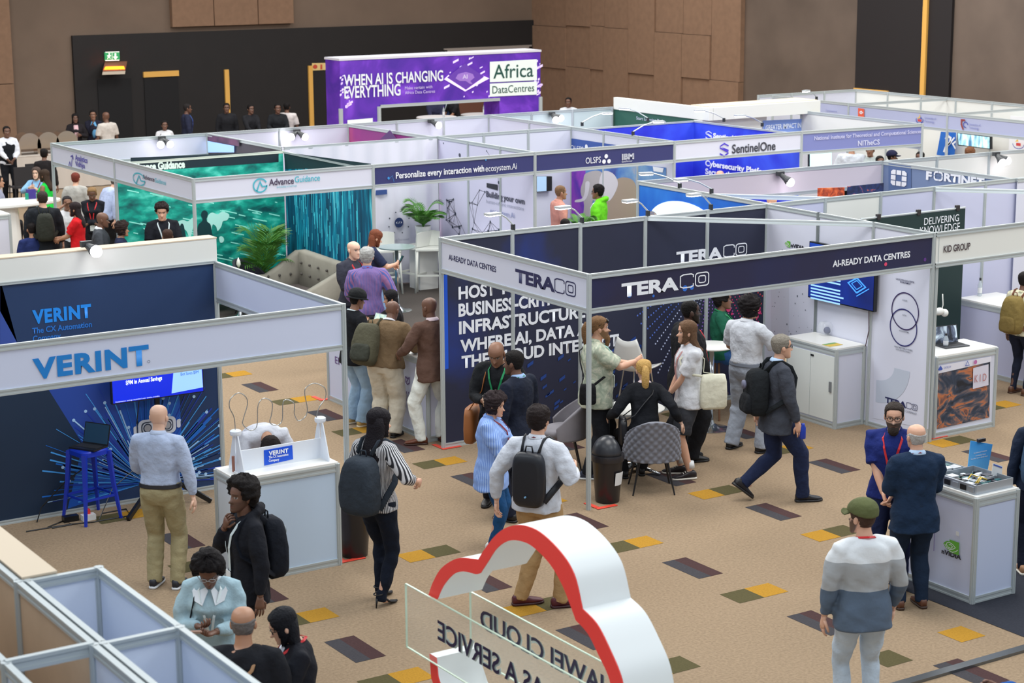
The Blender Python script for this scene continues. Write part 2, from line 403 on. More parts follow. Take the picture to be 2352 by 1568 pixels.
    for i,sx in enumerate((-1,1)):
        d=wr[i]-el[i]; d/=np.linalg.norm(d)
        pn=np.array(palm[i],float) if palm[i] is not None else np.array([-sx,0.,0.])
        pn=pn-d*(pn@d); 
        if np.linalg.norm(pn)<.1: pn=np.cross(d,(0,1,0))
        pn/=np.linalg.norm(pn); sd=np.cross(d,pn)*(-sx)      # towards the thumb
        HB.tube([wr[i]-d*.02,wr[i]+d*.02,wr[i]+d*.06,wr[i]+d*.088],[.024,.032,.041,.040],10,ry=[.02,.017,.016,.012],ref=tuple(pn) if abs(d@pn)<.9 else (0,0,1))
        # ring x axis must run along the thumb side
        c=curl[i]
        for o_,L in ((.031,.070),(.0105,.080),(-.0105,.074),(-.030,.058)):
            p0=wr[i]+d*.082+sd*o_; a=0; pts=[p0]; dd=d
            for sgm,fa in ((.45,.7),(.32,1.1),(.23,.8)):
                a+=c*fa; dd=d*math.cos(a)+pn*math.sin(a)+sd*(o_*2.2); dd/=np.linalg.norm(dd); pts.append(pts[-1]+dd*L*sgm)
            HB.tube(pts,[.0095,.0088,.0078,.0058],7)
        p0=wr[i]+d*.022+sd*.026; d1=d*.72+sd*.62+pn*.3; d1/=np.linalg.norm(d1); d2=d*.9+sd*.15+pn*(.25+.5*c); d2/=np.linalg.norm(d2)
        HB.tube([p0-sd*.008,p0+d1*.035,p0+d1*.035+d2*.03,p0+d1*.035+d2*.055],[.013,.0115,.0098,.007],8)
    hand_v=np.vstack(HB.v); hand_f=HB.f
    headV=(hc+hv@Rhd.T)
    earsB=MB()
    for sx in (-1,1): earsB.ball((sx*.079,-.012,-.008),(.011,.02,.031),8,6,np.array([[1,-sx*.35,0],[sx*.35,1,0],[0,-.2,1]]))
    earV=hc+np.vstack(earsB.v)@Rhd.T
    def fin_body(V,F):
        n0=len(V); n1=n0+len(headV); n2=n1+len(hand_v)
        VV=np.vstack([V,X(headV),X(hand_v),X(earV)]); FF=F+[[a+n0 for a in f] for f in hf]+[[a+n1 for a in f] for f in hand_f]+[[a+n2 for a in f] for f in earsB.f]
        me=bpy.data.meshes.new('body'); me.from_pydata(VV.tolist(),[],FF); me.materials.append(skinmat())
        me.polygons.foreach_set('use_smooth',[True]*len(FF))
        ca=me.color_attributes.new('Col','FLOAT_COLOR','POINT'); cc=np.ones((len(VV),4)); cc[:,:3]=lin(sk); cc[n0:n1,:3]=hcol; ca.data.foreach_set('color',cc.ravel()); me.update()
        o=bpy.data.objects.new('body',me); COL.objects.link(o); o.parent=root
    JOBS.append((X(np.vstack(B.v)),B.f,vox*s,3)); JOBF.append(fin_body)
    def garment(name,mb,mt,v=vox,it=4,amp=.0035,lab=None,after=None):
        seed=rnd.random()*9
        def fin(V,F):
            me=bpy.data.meshes.new(name); me.from_pydata(V.tolist(),[],F); me.update()
            nn=np.empty(len(V)*3); me.vertices.foreach_get('normal',nn); nn=nn.reshape(-1,3)
            rs=np.random.RandomState(int(seed*1000)); w_=np.zeros(len(V))
            for fq in (22,30,38,47,60,75):
                d=rs.randn(3); d[2]*=.8; d/=np.linalg.norm(d); w_+=np.sin(V@(d*fq)+rs.rand()*6.3+1.6*np.sin(V@(rs.randn(3)*9)))*(26/fq)
            V2=V+nn*(amp*.55*w_)[:,None]
            me.vertices.foreach_set('co',V2.ravel()); me.polygons.foreach_set('use_smooth',[True]*len(F)); me.materials.append(mt); me.update()
            o=bpy.data.objects.new(name,me); COL.objects.link(o); o.parent=root
            if lab: o['label']=lab
        JOBS.append((X(np.vstack(mb.v)),mb.f,v*s,it)); JOBF.append(fin)
    # ---- trousers
    if bot and legs:
        bk=bot.get('kind','trousers'); mt=bot['mat']
        G=MB(); inf=.012
        G.rings([section(t,inf) for t in (-.108,-.05,0,.06,bot.get('waist',.11))])
        for i in (0,1):
            A,K,N=hipj[i],kn[i],an[i]+np.array([0,0,-.035])
            if bk=='slim': rr=[.106*rl,.102*rl,.086*rl,.066*rl,.064*rl,.05,.047]
            elif bk=='wide': rr=[.115*rl,.112*rl,.104*rl,.095*rl,.092*rl,.088,.088]
            else: rr=[.108*rl,.105*rl,.094*rl,.080*rl,.077*rl,.066*rl,.066]
            P=[A+np.array([0,0,.05]),A+(K-A)*.2,(A+K)/2,K,K+(N-K)*.3,K+(N-K)*.75,N]
            if bk=='shorts': P=P[:3]+[A+(K-A)*.92]; rr=[.11*rl,.112*rl,.108*rl,.104*rl]
            G.tube(P,rr,14)
        if bot.get('belt'):
            Kb=MB(); Kb.rings([X(section(t,.021)) for t in (.062,.066,.094,.098)]); Kb.build('belt',bot['belt'],root,True)
        garment('trousers' if bk!='shorts' else 'shorts',G,mt,amp=.005)
    # ---- upper garment
    if top:
        mt=top['mat']; loose=top.get('loose',1.0); hem=top.get('hem',-.06); G=MB(); inf=.016*loose+top.get('inf',0)
        ts=[t for t in (-.28,-.2,-.12,-.05,0,.06,.13,.19,.27,.36,.43,.485,.52) if t>hem+.02]
        G.rings([section(t,inf,(.012*loose*max(0,(.1-t)/.2) if t<.1 else 0)) for t in [hem]+ts]+[ring(.548,.084*w**.4,.078,-.016),ring(.562,.072*w**.3,.070,-.012)])
        sl=top.get('sleeve',1.0)
        for i in (0,1):
            E_,Wr=el[i],wr[i]; a=.014*loose
            P=[spine(.495)+Ru@np.array([(2*i-1)*.06,-.01,.012]),sh[i]+np.array([0,0,.004]),sh[i]+(E_-sh[i])*.3,sh[i]+(E_-sh[i])*.6]; rr=[.068,.070*rl,.064*rl+a*.6,.056*rl+a]
            if sl>=.99: P+=[E_,E_+(Wr-E_)*.4,E_+(Wr-E_)*.9]; rr+=[.05*rl+a*.6,.047*rl+a*.6,.036+a*.3]
            elif sl>.6: P+=[E_,E_+(Wr-E_)*.35]; rr+=[.05*rl+a*.6,.046*rl+a*.6]
            elif sl>.1: P+=[sh[i]+(E_-sh[i])*.82]; rr+=[.054*rl+a*1.3]
            else: P=P[:2]; rr=[.05,.05]
            G.tube(P,rr,14)
        if top.get('hood'): G.tube([spine(.53)+Ru@np.array([x,y,z]) for x,y,z in ((-.1,.03,.02),(-.105,-.06,.05),(0,-.125,.06),(.105,-.06,.05),(.1,.03,.02))],[.03,.04,.05,.04,.03],10)
        garment({'shirt':'shirt','tee':'shirt','jacket':'jacket','sweater':'sweater','blouse':'blouse','dress':'dress','vest':'waistcoat'}.get(top.get('kind','shirt'),'shirt'),G,mt,amp=.006 if loose>1 else .0045)
        if top.get('collar'):
            cm=top['collar']; Cb=MB()
            pts=[]
            for h in np.linspace(-2.75,2.75,15):
                pts.append(nb+Ru@np.array([.068*math.sin(h),-.006-.066*math.cos(h),.012+.02*(1+math.cos(h))/2-.018*(abs(h)>2.2)]))
            Cb.tube([X(p_) for p_ in pts],.008*s,8,ry=.024*s,ref=(0,0,1))
            co=Cb.build('collar',cm,root,True)
        if top.get('panel'):                      # shirt front showing between the lapels, with tie
            pm,hw0=top['panel']; Pb=MB(); rows=[]
            for t,hw_ in ((.53,.05),(.50,.058),(.43,hw0),(.33,hw0*.8),(.22,hw0*.55),(.12,hw0*.35)):
                rx,ry,yo=tsec(t); ry=ry*(.35+.65*w)+inf+.004+belly*.9*_g(t-.12,.14)+(.045*_g(t-.36,.06) if fem else 0)
                c=spine(t); M_=fr(t)
                rows.append([X(c+M_@np.array([hw_*u_,yo+ry*(1-.1*(hw_*u_/.1)**2)+.0,0])) for u_ in (-1,-.33,.33,1)])
            V=[p_ for r_ in rows for p_ in r_]; Pb.add(V,[(4*i+j,4*i+j+1,4*i+j+5,4*i+j+4) for i in range(5) for j in range(3)])
            po=Pb.build('shirt_front',pm,root,True); sol=po.modifiers.new('th','SOLIDIFY'); sol.thickness=.006; sol.offset=0
        if tie:
            Tb=MB(); pts=[]
            for t in (.50,.40,.3,.2): 
                rx,ry,yo=tsec(t); ry=ry*(.35+.65*w)+inf+.012; pts.append(X(spine(t)+fr(t)@np.array([0,yo+ry,0])))
            Tb.tube(pts,[.018*s,.022*s,.028*s,.03*s],8,ry=.004); Tb.build('necktie',tie,root,True)
    # ---- shoes
    if legs and shoe:
        for i,sx in enumerate((-1,1)):
            d=fdir[i]; a=an[i]; tilt=feet[i][4] if len(feet[i])>4 else 0
            M_=np.array([[d[1],d[0],0],[-d[0],d[1],0],[0,0,1]]).T
            M_=np.stack([np.array([d[1],-d[0],0]),d,np.array([0,0,1.])],1)@rotm(-tilt,0,0)
            hh=a[2]-.085
            def sp(P): return X(np.array([a[0],a[1],a[2]])+(np.array(P)-np.array([0,0,.085]))@M_.T)
            def foot(z0,z1f,ex,heel=0):
                RG=[]
                for yy,hw_,ht in ((-.072,.024,.075),(-.05,.036,.098),(0,.039,.105),(.05,.042,.082),(.10,.048,.060),(.15,.046,.05),(.185,.034,.042),(.205,.014,.032)):
                    top_=ht if z1f is None else z1f
                    hw2=hw_+ex
                    RG.append(sp([(hw2*math.copysign(abs(math.cos(h))**.6,math.cos(h)),yy+(ex if yy>.1 else -ex)*.8,(z0+top_)/2+(top_-z0)/2*math.copysign(abs(math.sin(h))**.6,math.sin(h))) for h in np.linspace(0,2*PI,14,endpoint=False)]))
                return RG
            if bot and bot.get('heels'):
                Sb=MB(); 
                pts=[(0,-.03,.10),(0,.03,.075),(0,.09,.03),(0,.15,.015),(0,.19,.012)]
                Sb.tube([sp(p_) for p_ in pts],[.028*s,.03*s,.036*s,.034*s,.012*s],10,ry=[.014*s,.01*s,.012*s,.012*s,.008*s])
                Sb.tube([sp((0,-.045,.085)),sp((0,-.055,.0))],[.012*s,.005*s],8)
                Sb.tube([sp((.038*math.cos(h),-.03+.04*math.sin(h),.125)) for h in np.linspace(0,2*PI,12,endpoint=False)],.006*s,6,closed=True)
                Sb.build('shoe',shoe_m(shoe[0]),root,True)
            else:
                Sb=MB(); Sb.rings(foot(.018,None,0)); so=Sb.build('shoe',shoe_m(shoe[0]),root,True)
                Lb=MB(); Lb.rings(foot(0,.026,.004)); Lb.build('sole',shoe_m(shoe[1]),so,True)
                if len(shoe)>2:
                    Zb=MB()
                    for yy,ht in ((.03,.098),(.055,.086),(.08,.075)): Zb.tube([sp((x_,yy,ht-abs(x_)*.35+.004)) for x_ in (-.026,0,.026)],.005*s,6)
                    Zb.build('laces',shoe_m(shoe[2]),so,True)
                    if len(shoe)>3:
                        Kb=MB(); Kb.tube([sp((0,-.01,.13)),sp((0,0,.20))],[.045*s,.043*s],12); Kb.build('sock',shoe_m(shoe[3]),root,True)
    # ---- hair
    if hair:
        st,hcv=hair; V,F=hair_shell(st); Hb=MB(); Hb.add(X(hc+V@Rhd.T),F)
        def hp_(P): return X(hc+np.asarray(P,float)@Rhd.T)
        def body_dir(P): return X(hc+np.asarray(P,float)@Ru.T)
        if longhair:
            L=longhair; # falls down the back: rings across
            RG=[]
            for tt,hw_,y_,th in ((.06,.078,-.05,.05),(-.02,.088,-.05,.062),(-.09,.092,-.055,.06),(-.16,.098,-.095,.05),(-.16-(L-.16)*.5,.10,-.145,.036),(-L,.07,-.155,.02)):
                RG.append(np.array([hp_([0,0,0])+X(Ru@np.array([hw_*math.cos(h),y_+th*math.sin(h)*(1 if math.sin(h)<0 else .8),tt+.012*math.sin(5*h)])) for h in np.linspace(0,2*PI,18,endpoint=False)]))
            Hb.rings(RG)
        if st=='pony':
            Hb.tube([hp_(p_) for p_ in ((0,-.10,.05),(0,-.135,.045),(0,-.15,0),(0,-.145,-.08),(0,-.13,-.17),(0,-.125,-.21))],[.02*s,.034*s,.043*s,.046*s,.038*s,.012*s],12)
        if st=='bun': Hb.ball(hp_((0,-.12,.06)),.04*s)
        Hb.build('hair',hairm(hcv),root,True)
        if beard and beard!=True:
            Bb=MB(); Bb.tube([hp_(p_) for p_ in ((0,.055,-.075),(0,.085,-.10),(0,.092,-.125),(0,.086,-.125-beard*.6),(0,.075,-.125-beard))],[.045*s,.05*s,.046*s,.036*s,.012*s],14,ry=[.034*s,.03*s,.028*s,.022*s,.01*s])
            Bb.build('beard',hairm(hcv),root,True)
    def hpt(P): return X(hc+np.asarray(P,float)@Rhd.T)
    if glasses:
        Gb=MB()
        for sx in (-1,1):
            Gb.tube([hpt((sx*.033+.025*math.cos(h),.094-.25*max(0,abs(sx*.033+.025*math.cos(h))-.04),.004+.019*math.sin(h))) for h in np.linspace(0,2*PI,14,endpoint=False)],.003*s,5,closed=True)
            Gb.tube([hpt((sx*.057,.088,.008)),hpt((sx*.078,.06,.01)),hpt((sx*.084,-.01,.006))],.003*s,5)
        Gb.tube([hpt((-.009,.1,.008)),hpt((.009,.1,.008))],.0028*s,5); Gb.build('glasses',glasses,root,True)
    if cap:
        kind,cm=cap; Cb=MB(); P=HG.copy(); z=P[...,2]; c=np.array([0,-.006,.01]); N=(P-c)/np.array([.075,.094,.118]); N/=np.linalg.norm(N,axis=2,keepdims=True)
        wv=np.clip((z-(.028 if kind=='cap' else .02)+.02*np.cos(PHI)[None,:]*-1*(kind=='cap'))/.008,0,1); P=P+N*((.022+.012*np.clip(z/.1,0,1))*wv-.014*(1-wv))[...,None]
        V=P.reshape(-1,3); F=[(i*NP+(j+1)%NP,i*NP+j,(i+1)*NP+j,(i+1)*NP+(j+1)%NP) for i in range(NZ-1) for j in range(NP)]
        F.append(tuple(range(NP))); F.append(tuple(range((NZ-1)*NP,NZ*NP))[::-1]); Cb.add(hpt(V),F)
        if kind=='cap':
            A=[]; Bq=[]
            for h in np.linspace(-1.15,1.15,13):
                A.append(hpt((.080*math.sin(h),.0+.085*math.cos(h),.040))); Bq.append(hpt((.092*math.sin(h),.035+.145*math.cos(h),.030-.018*abs(math.sin(h)))))
            up=(Rhd@np.array([0,0,.007]))*s; n_=len(A); V=[*A,*Bq,*[a+up for a in A],*[b+up for b in Bq]]; F=[]
            for j in range(n_-1): F+= [(j,j+1,n_+j+1,n_+j)[::-1],(2*n_+j,2*n_+j+1,3*n_+j+1,3*n_+j),(n_+j,n_+j+1,3*n_+j+1,3*n_+j)]
            Cb.add(V,F)
        else:
            RG=[[hpt(((.086+o_)*math.cos(h),-.006+(.105+o_)*math.sin(h),zz)) for h in np.linspace(0,2*PI,28,endpoint=False)] for o_,zz in ((-.01,.035),(.045,.012),(.05,.014),(-.01,.045))]
            Cb.rings([np.array(r_) for r_ in RG],closed=True)
        Cb.build('cap' if kind=='cap' else 'hat',cm,root,True)
    # ---- lanyard
    inf_=.016*(top.get('loose',1) if top else 1)+(top.get('inf',0) if top else 0)+.012
    def chest(x,t,off=0):
        rx,ry,yo=tsec(t); rx=rx*w+inf_; ry=ry*(.35+.65*w)+inf_+belly*_g(t-.12,.14)*.95+(.045*_g(t-.36,.07) if fem else 0)
        return X(spine(t)+fr(t)@np.array([x,yo+off+ry*math.sqrt(max(.05,1-(x/rx)**2)),0]))
    if top and top.get('flaps'):
        Fb=MB()
        for sx in (-1,1):
            ctr_=[chest(sx*a_,t_,.006) for a_,t_ in ((.012,.50),(.05,.405),(.115,.43),(.135,.49),(.09,.535))]; ctr_[4]=X(spine(.56)+Ru@np.array([sx*.082,.02,0])); Fb.poly(ctr_ if sx<0 else ctr_[::-1])
        fo=Fb.build('collar',top['flaps'],root); so_=fo.modifiers.new('th','SOLIDIFY'); so_.thickness=.008
    if lanyard:
        lm,badge,tl=(lanyard+(None,None))[:3] if isinstance(lanyard,tuple) else (lanyard,True,.2)
        tl=tl or .2
        Lb=MB()
        for sx in (-1,1):
            pts=[X(spine(.575)+Ru@np.array([0,-.078,.005])),X(spine(.572)+Ru@np.array([sx*.055,-.05,0])),X(spine(.555)+Ru@np.array([sx*.078,.01,0])),chest(sx*.085,.50),chest(sx*.065,.42),chest(sx*.035,.31),chest(sx*.006,tl)]
            for a_,b_ in zip(pts[:-1],pts[1:]):
                d_=(b_-a_)/np.linalg.norm(b_-a_); mid=X(spine(.45)+Ru@np.array([0,-.02,0])); n_=(a_+b_)/2-mid; n_-=d_*(n_@d_); n_/=np.linalg.norm(n_)
                Lb.bar(a_-d_*.004,b_+d_*.004,.02*s,.004*s,up=tuple(n_))
        lo=Lb.build('lanyard',lm,root)
        if badge:
            c_=chest(0,tl-.065,.008); Bb=MB(); Mx=fr(.2); Bb.box(c_,(.09*s,.006*s,.125*s),(Mx[:,0],Mx[:,1],Mx[:,2])); Bb.build('badge',mat('badge_white',(232,238,240),.4),lo)
    info=dict(root=root,hc=X(hc),Rhd=Rhd,wr=[X(a) for a in wr],el=[X(a) for a in el],spine=lambda t:X(spine(t)),fr=fr,s=s,chest=chest,yaw=yaw,pos=pos,sh=[X(a) for a in sh],Ru=Ru,w=w,inf=inf_,X=X,
        world=lambda P:np.array(Matrix.Translation(pos)@Matrix.Rotation(yaw,4,'Z')@Vector(P))[:3])
    return info
def shoe_m(c): return c if not isinstance(c,tuple) else mat('leather_%d_%d_%d'%c,c,.45)
def flush_people():
    obs=[]
    for V,F,vx,it in JOBS:
        me=bpy.data.meshes.new('j'); me.from_pydata(V.tolist(),[],F); o=bpy.data.objects.new('j',me); COL.objects.link(o)
        r=o.modifiers.new('r','REMESH'); r.mode='VOXEL'; r.voxel_size=vx
        if it: sm=o.modifiers.new('s','SMOOTH'); sm.factor=.5; sm.iterations=it
        obs.append(o)
    dg=bpy.context.evaluated_depsgraph_get()
    for o,fin in zip(obs,JOBF):
        me=bpy.data.meshes.new_from_object(o.evaluated_get(dg))
        n=len(me.vertices); V=np.empty(n*3); me.vertices.foreach_get('co',V); k=len(me.loops); L=np.empty(k,int); me.loops.foreach_get('vertex_index',L)
        ls=np.empty(len(me.polygons),int); me.polygons.foreach_get('loop_start',ls); L=L.tolist(); ls=ls.tolist()+[k]
        F=[L[a:b] for a,b in zip(ls[:-1],ls[1:])]
        fin(V.reshape(-1,3),F); bpy.data.meshes.remove(me)
    for o in obs: bpy.data.objects.remove(o)
    JOBS.clear(); JOBF.clear()
# ---------------------------------------------------------------- things carried
def backpack(I,label,mt,w=.30,h=.46,d=.17,zc=.30,pocket=None,patch=None,taper=.8,one=None,handle=True,name='backpack',drop=0,x0=0,strapm=None):
    s=I['s']; root=thing(name,label,'backpack',tuple(I['pos']),I['yaw'])
    Ru=I['Ru']; back=.115*(.35+.65*I['w'])+I['inf']
    def P(x,y,z): return I['spine'](.0)*0+I['spine'](zc)+ (Ru@np.array([x0+x,-back+.005-y,z-drop]))*s
    def shape(b,hw,hh,y0,y1,zo=0,tp=taper):
        RG=[]
        for yy,f in ((y0,.9),(y0+(y1-y0)*.15,1),(y0+(y1-y0)*.7,.97),(y0+(y1-y0)*.93,.86),(y1,.66)):
            rr=[]
            for hcur in np.linspace(0,2*PI,28,endpoint=False):
                c_,s_=math.cos(hcur),math.sin(hcur); cx=math.copysign(abs(c_)**.45,c_); cz=math.copysign(abs(s_)**.45,s_)
                wf=1-(1-tp)*max(0,cz)
                rr.append(P(hw*cx*f*wf,yy-(.02*(cz>0)*cz if y1>.1 else 0),zo+hh*cz*f))
            RG.append(np.array(rr))
        b.rings(RG)
    b=MB(); shape(b,w/2,h/2,0,d); b.build('bag_body',mt,root,True)
    if pocket: b=MB(); shape(b,w/2*.78,h/2*.42,d-.02,d+.045,-h*.22,.95); b.build('pocket',pocket,root,True)
    if patch:
        for (x_,z_,r_,pm) in patch: b=MB(); b.tube([P(x_,d*.99+.01,z_),P(x_,d+.03,z_)],r_*s,14); b.build('emblem',pm,root,True)
    sm=strapm or mt
    for sx in ((-1,1) if one is None else (one,)):
        pts=[I['spine'](.44)+Ru@np.array([sx*.075,-back-.01,.02])*s,I['spine'](.50)+Ru@np.array([sx*.088,-.075,.055])*s,I['spine'](.505)+Ru@np.array([sx*.10,0,.052])*s,I['spine'](.475)+Ru@np.array([sx*.115,.085,.03])*s,I['chest'](sx*.125,.40,.004),I['chest'](sx*.15,.27,.0),I['spine'](.2)+Ru@np.array([sx*(.172*I['w']+I['inf']),0,0])*s,P(sx*w*.45-x0,.03,-h*.38)]
        b=MB(); b.tube(pts,.028*s,8,ry=.008*s,ref=(1,0,0)); b.build('strap',sm,root,True)
    if handle: b=MB(); b.tube([P(x_,.03,h/2+z_) for x_,z_ in ((-.035,-.01),(-.025,.045),(.025,.045),(.035,-.01))],.007*s,6); b.build('handle',sm,root,True)
    return root
def held(I,i,name,label,cat,mb_fn,off=(0,0,0)):
    """a thing in the hand: mb_fn(parts root, palm point, forearm direction) in the person's own frame"""
    root=thing(name,label,cat,tuple(I['pos']),I['yaw'])
    d=I['wr'][i]-I['el'][i]; d/=np.linalg.norm(d); p=I['wr'][i]+d*.085*I['s']+np.array(off)
    mb_fn(root,p,d); return root
def phone(I,i,label,col=(22,22,26),off=(0,.02,.02),tilt=(0,.5,.85),side=(1,0,0)):
    def f(root,p,d):
        up=np.array(tilt,float); up/=np.linalg.norm(up); sx=np.array(side,float); sx-=up*(sx@up); sx/=np.linalg.norm(sx); n=np.cross(sx,up)
        b=MB(); b.box(p,(.072,.15,.009),(sx,up,n)); b.build('phone_case',mat('phone_%d'%col[0],col,.3),root)
        b=MB(); b.box(p+n*.005,(.064,.14,.002),(sx,up,n)); b.build('screen',mat('phone_glass',(40,50,66),.1),root)
    return held(I,i,'phone',label,'phone',f,off)
# ================================================================ the hall
FLOORC=(156,135,111)
def setting():
    carpet=mat('carpet',FLOORC,.95,noise=.16,nscale=38,bump=.5,bscale=160,spec=.1)
    nt=carpet.node_tree                                   # worn, blotchy carpet
    tiles={'y':mat('carpet_ochre',(172,128,46),.95,noise=.12,nscale=60,spec=.1),'o':mat('carpet_olive',(86,80,54),.95,noise=.12,nscale=60,spec=.1),
           'm':mat('carpet_maroon',(74,54,54),.95,noise=.12,nscale=60,spec=.1),'s':mat('carpet_slate',(68,66,70),.95,noise=.12,nscale=60,spec=.1),'d':mat('carpet_charcoal',(84,78,74),.95,noise=.12,nscale=50,spec=.1),'b':mat('carpet_dark_blue_grey',(52,54,62),.95,noise=.12,nscale=50,spec=.1)}
    b=MB().use(carpet); b.box((5,10,-.1),(50,60,.2))
    def q(u0,v0,u1,v1,m,z=.002): b.use(m); b.add([(u0,v0,z),(u1,v0,z),(u1,v1,z),(u0,v1,z)],[(0,1,2,3)])
    t=.145
    for x,y,k in [(549,858,1),(700,916,1),(845,985,1),(1035,1058,1),(955,1277,-1),(1478,1244,1),(1760,1355,1),(2208,1456,0),(1885,1230,-1),(1622,1135,-1),(1205,1399,-1),(1490,1543,-1),(730,1412,1),
        (945,1552,1),(312,1180,1),(2165,1018,-1),(2310,928,1),(1262,1148,0),(1830,1027,1),(1595,945,1)]:
        p=un(x,y); q(p[0]-t,p[1]-t,p[0]+t,p[1]+t,tiles['y'])
        if k: c=p[0]-k*2*t; q(c-t,p[1]-t,c+t,p[1]+t,tiles['o'])
    for x,y in [(430,1302),(2040,1512)]: p=un(x,y); q(p[0]-t,p[1]-t,p[0]+t,p[1]+t,tiles['o'])
    for x,y in [(597,889),(750,953),(925,1024),(1090,1103),(1335,1198),(1590,1304),(1885,1430),(1915,1070),(1776,1175),(1110,1335),(1350,1462),(815,1490),(415,1241),(600,1362),(2270,1045),(1700,993),(1540,1098),(1290,1020),(2230,1545)]:
        p=un(x,y); q(p[0]-t,p[1]-2*t,p[0],p[1]+2*t,tiles['s']); q(p[0],p[1]-2*t,p[0]+t,p[1]+2*t,tiles['m'])
    q(.97,-6.02,9,-3.5,tiles['b'],.004)                      # dark booth carpet by the right counter
    q(-.12,9.3,9,13,tiles['d'],.004)
    f=b.build('floor'); tag(f,kind='structure')
    s=MB().use(mat('strip_metal',(120,124,128),.35,.8)); a=un(2100,1568); c=un(2352,1495); s.bar((a[0]-2,a[1]+.02,.01),(c[0]+3,a[1]+.02,.01),.09,.03); tag(s.build('trim_1'),kind='structure')
    brown=mat('wall_plaster',(112,94,80),.85,noise=.10,nscale=.8,bump=.15,bscale=6)
    conc=mat('wall_concrete',(104,90,80),.45,noise=.16,nscale=.9)
    dark=mat('wall_dark_panel',(24,20,20),.7,noise=.1,nscale=2); black=mat('doorway_black',(14,13,16),.8)
    acou=mat('acoustic_panel',(134,104,82),.9,noise=.08,nscale=6); gold=mat('oak_strip',(226,172,84),.6)
    WV,WU=34.0,21.75
    w=MB().use(brown); w.box((5,WV+.15,4.5),(40,.3,9)); tag(w.build('wall_left'),kind='structure')
    def pn(name,b,label=None): o=b.build(name); return tag(o,kind='structure')
    # dark lower panel with its doors
    x0=onv(163,82,WV)[0]; x1=21.72; b=MB().use(dark); b.box(((x0+x1)/2,WV-.05,1.7),(x1-x0,.1,3.4)); pn('wall_back',b)
    n=1
    for a,c_ in ((220,297),(327,405)):
        u0=onv(a,183,WV)[0]; u1=onv(c_,180,WV)[0]; b=MB().use(black); b.box(((u0+u1)/2,WV-.1,1.1),(u1-u0,.06,2.2)); pn('door_%d'%n,b); n+=1
    u0,u1=onv(1018,113,WV)[0],onv(1212,108,WV)[0]; b=MB(); b.use(mat('door_frame_grey',(150,140,132),.6))
    for c_,d in (((u0,WV-.12,1.3),(.1,.08,2.6)),((u1,WV-.12,1.3),(.1,.08,2.6)),(((u0+u1)/2,WV-.12,2.6),(u1-u0+.1,.08,.1))): b.box(c_,d)
    b.use(mat('door_brown',(112,72,58),.6)); b.box(((u0+u1)/2,WV-.09,1.27),(u1-u0-.1,.05,2.54)); pn('door_3',b)
    k=1
    for a,c_,z0,z1 in ((325,406,2.21,2.36),): 
        p,q_=onv(a,172,WV)[0],onv(c_,172,WV)[0]; b=MB().use(gold); b.box(((p+q_)/2,WV-.13,(z0+z1)/2),(q_-p,.06,z1-z0)); k+=1; pn('trim_%d'%k,b)
    for x in (517,709):
        p=onv(x,200,WV)[0]; b=MB().use(gold); b.box((p,WV-.13,1.16),(.13,.06,2.32)); k+=1; pn('trim_%d'%k,b)
    # fabric panels high on the left wall
    b=MB().use(acou)
    for a,c_ in ((390,486),(487,587),(588,669)):
        p,q_=onv(a,55,WV)[0],onv(c_,50,WV)[0]; b.box(((p+q_)/2,WV-.09,5.6),(q_-p-.015,.18,4.1))
    pn('trim_5',b)
    b=MB().use(acou); p=onv(28,200,WV)[0]
    for z0,z1 in ((0,2.2),(2.22,4.4),(4.42,7)): b.box((p-1.6,WV-.08,(z0+z1)/2),(3.2,.16,z1-z0))
    pn('trim_6',b)
    # right wall: stepped fabric tiles, concrete, dark opening
    w=MB().use(conc); w.box((WU+.25,24,4.5),(.3,34,9)); tag(w.build('wall_right'),kind='structure')
    va=onu(1703,120,WU)[1]; b=MB().use(acou); cols=[1224,1304,1360,1391,1448,1508,1571,1636,1703]; rr=random.Random(3)
    brk={0:[60,155],1:[60,155],2:[60,160],3:[65],4:[170],5:[75],6:[80,180],7:[186]}
    for i in range(8):
        v1,v0=onu(cols[i],120,WU)[1],onu(cols[i+1],120,WU)[1]
        zs=[0]+sorted([onu((cols[i]+cols[i+1])/2,y,WU)[2] for y in brk[i]])+[8.5]
        for j,(z0,z1) in enumerate(zip(zs[:-1],zs[1:])):
            th=.14+.05*((i+j)%2); b.box((WU+.1-th/2,(v0+v1)/2,(z0+z1)/2),(th,v1-v0-.012,z1-z0-.012))
    pn('trim_7',b)
    v1,v0=onu(1965,100,WU)[1],onu(2182,100,WU)[1]; b=MB().use(mat('opening_shade',(26,20,22),.7)); b.box((WU+.07,(v0+v1)/2,4.4),(.1,v1-v0,8.8)); pn('door_4',b)  # flat near-black sheet stands in for the shade inside the opening
    v_=onu(2124,100,WU)[1]; b=MB().use(gold); b.box((WU,v_,4.2),(.08,.14,8.4)); pn('trim_8',b)
    v1,v0=onu(1962,205,WU)[1],onu(2040,210,WU)[1]; b=MB().use(gold); b.box((WU+.0,(v0+v1)/2,onu(2000,208,WU)[2]),(.06,v1-v0,.06)); pn('trim_9',b)
    # signs and warm wall light by the exit
    t=thing('exit_sign','green emergency exit sign with running figure and arrow on the dark wall','sign',(onv(258,129,WV)[0],WV-.12,0))
    a,c_=onv(241,139,WV-.14),onv(274,119,WV-.14); b=MB(); b.box(((a[0]+c_[0])/2,WV-.13,(a[2]+c_[2])/2),(c_[0]-a[0],.05,c_[2]-a[2])); wbuild(b,'sign_plate',mat('exit_green',(40,150,90),.5,emit=.5),t)
    wm=mat('exit_white',(235,245,235),.5,emit=.6); decal('v',WV-.16,[(242,119),(274,118),(274,120),(242,121)],wm,t,'border'); decal('v',WV-.16,[(242,138),(274,137),(274,139),(242,140)],wm,t,'border')
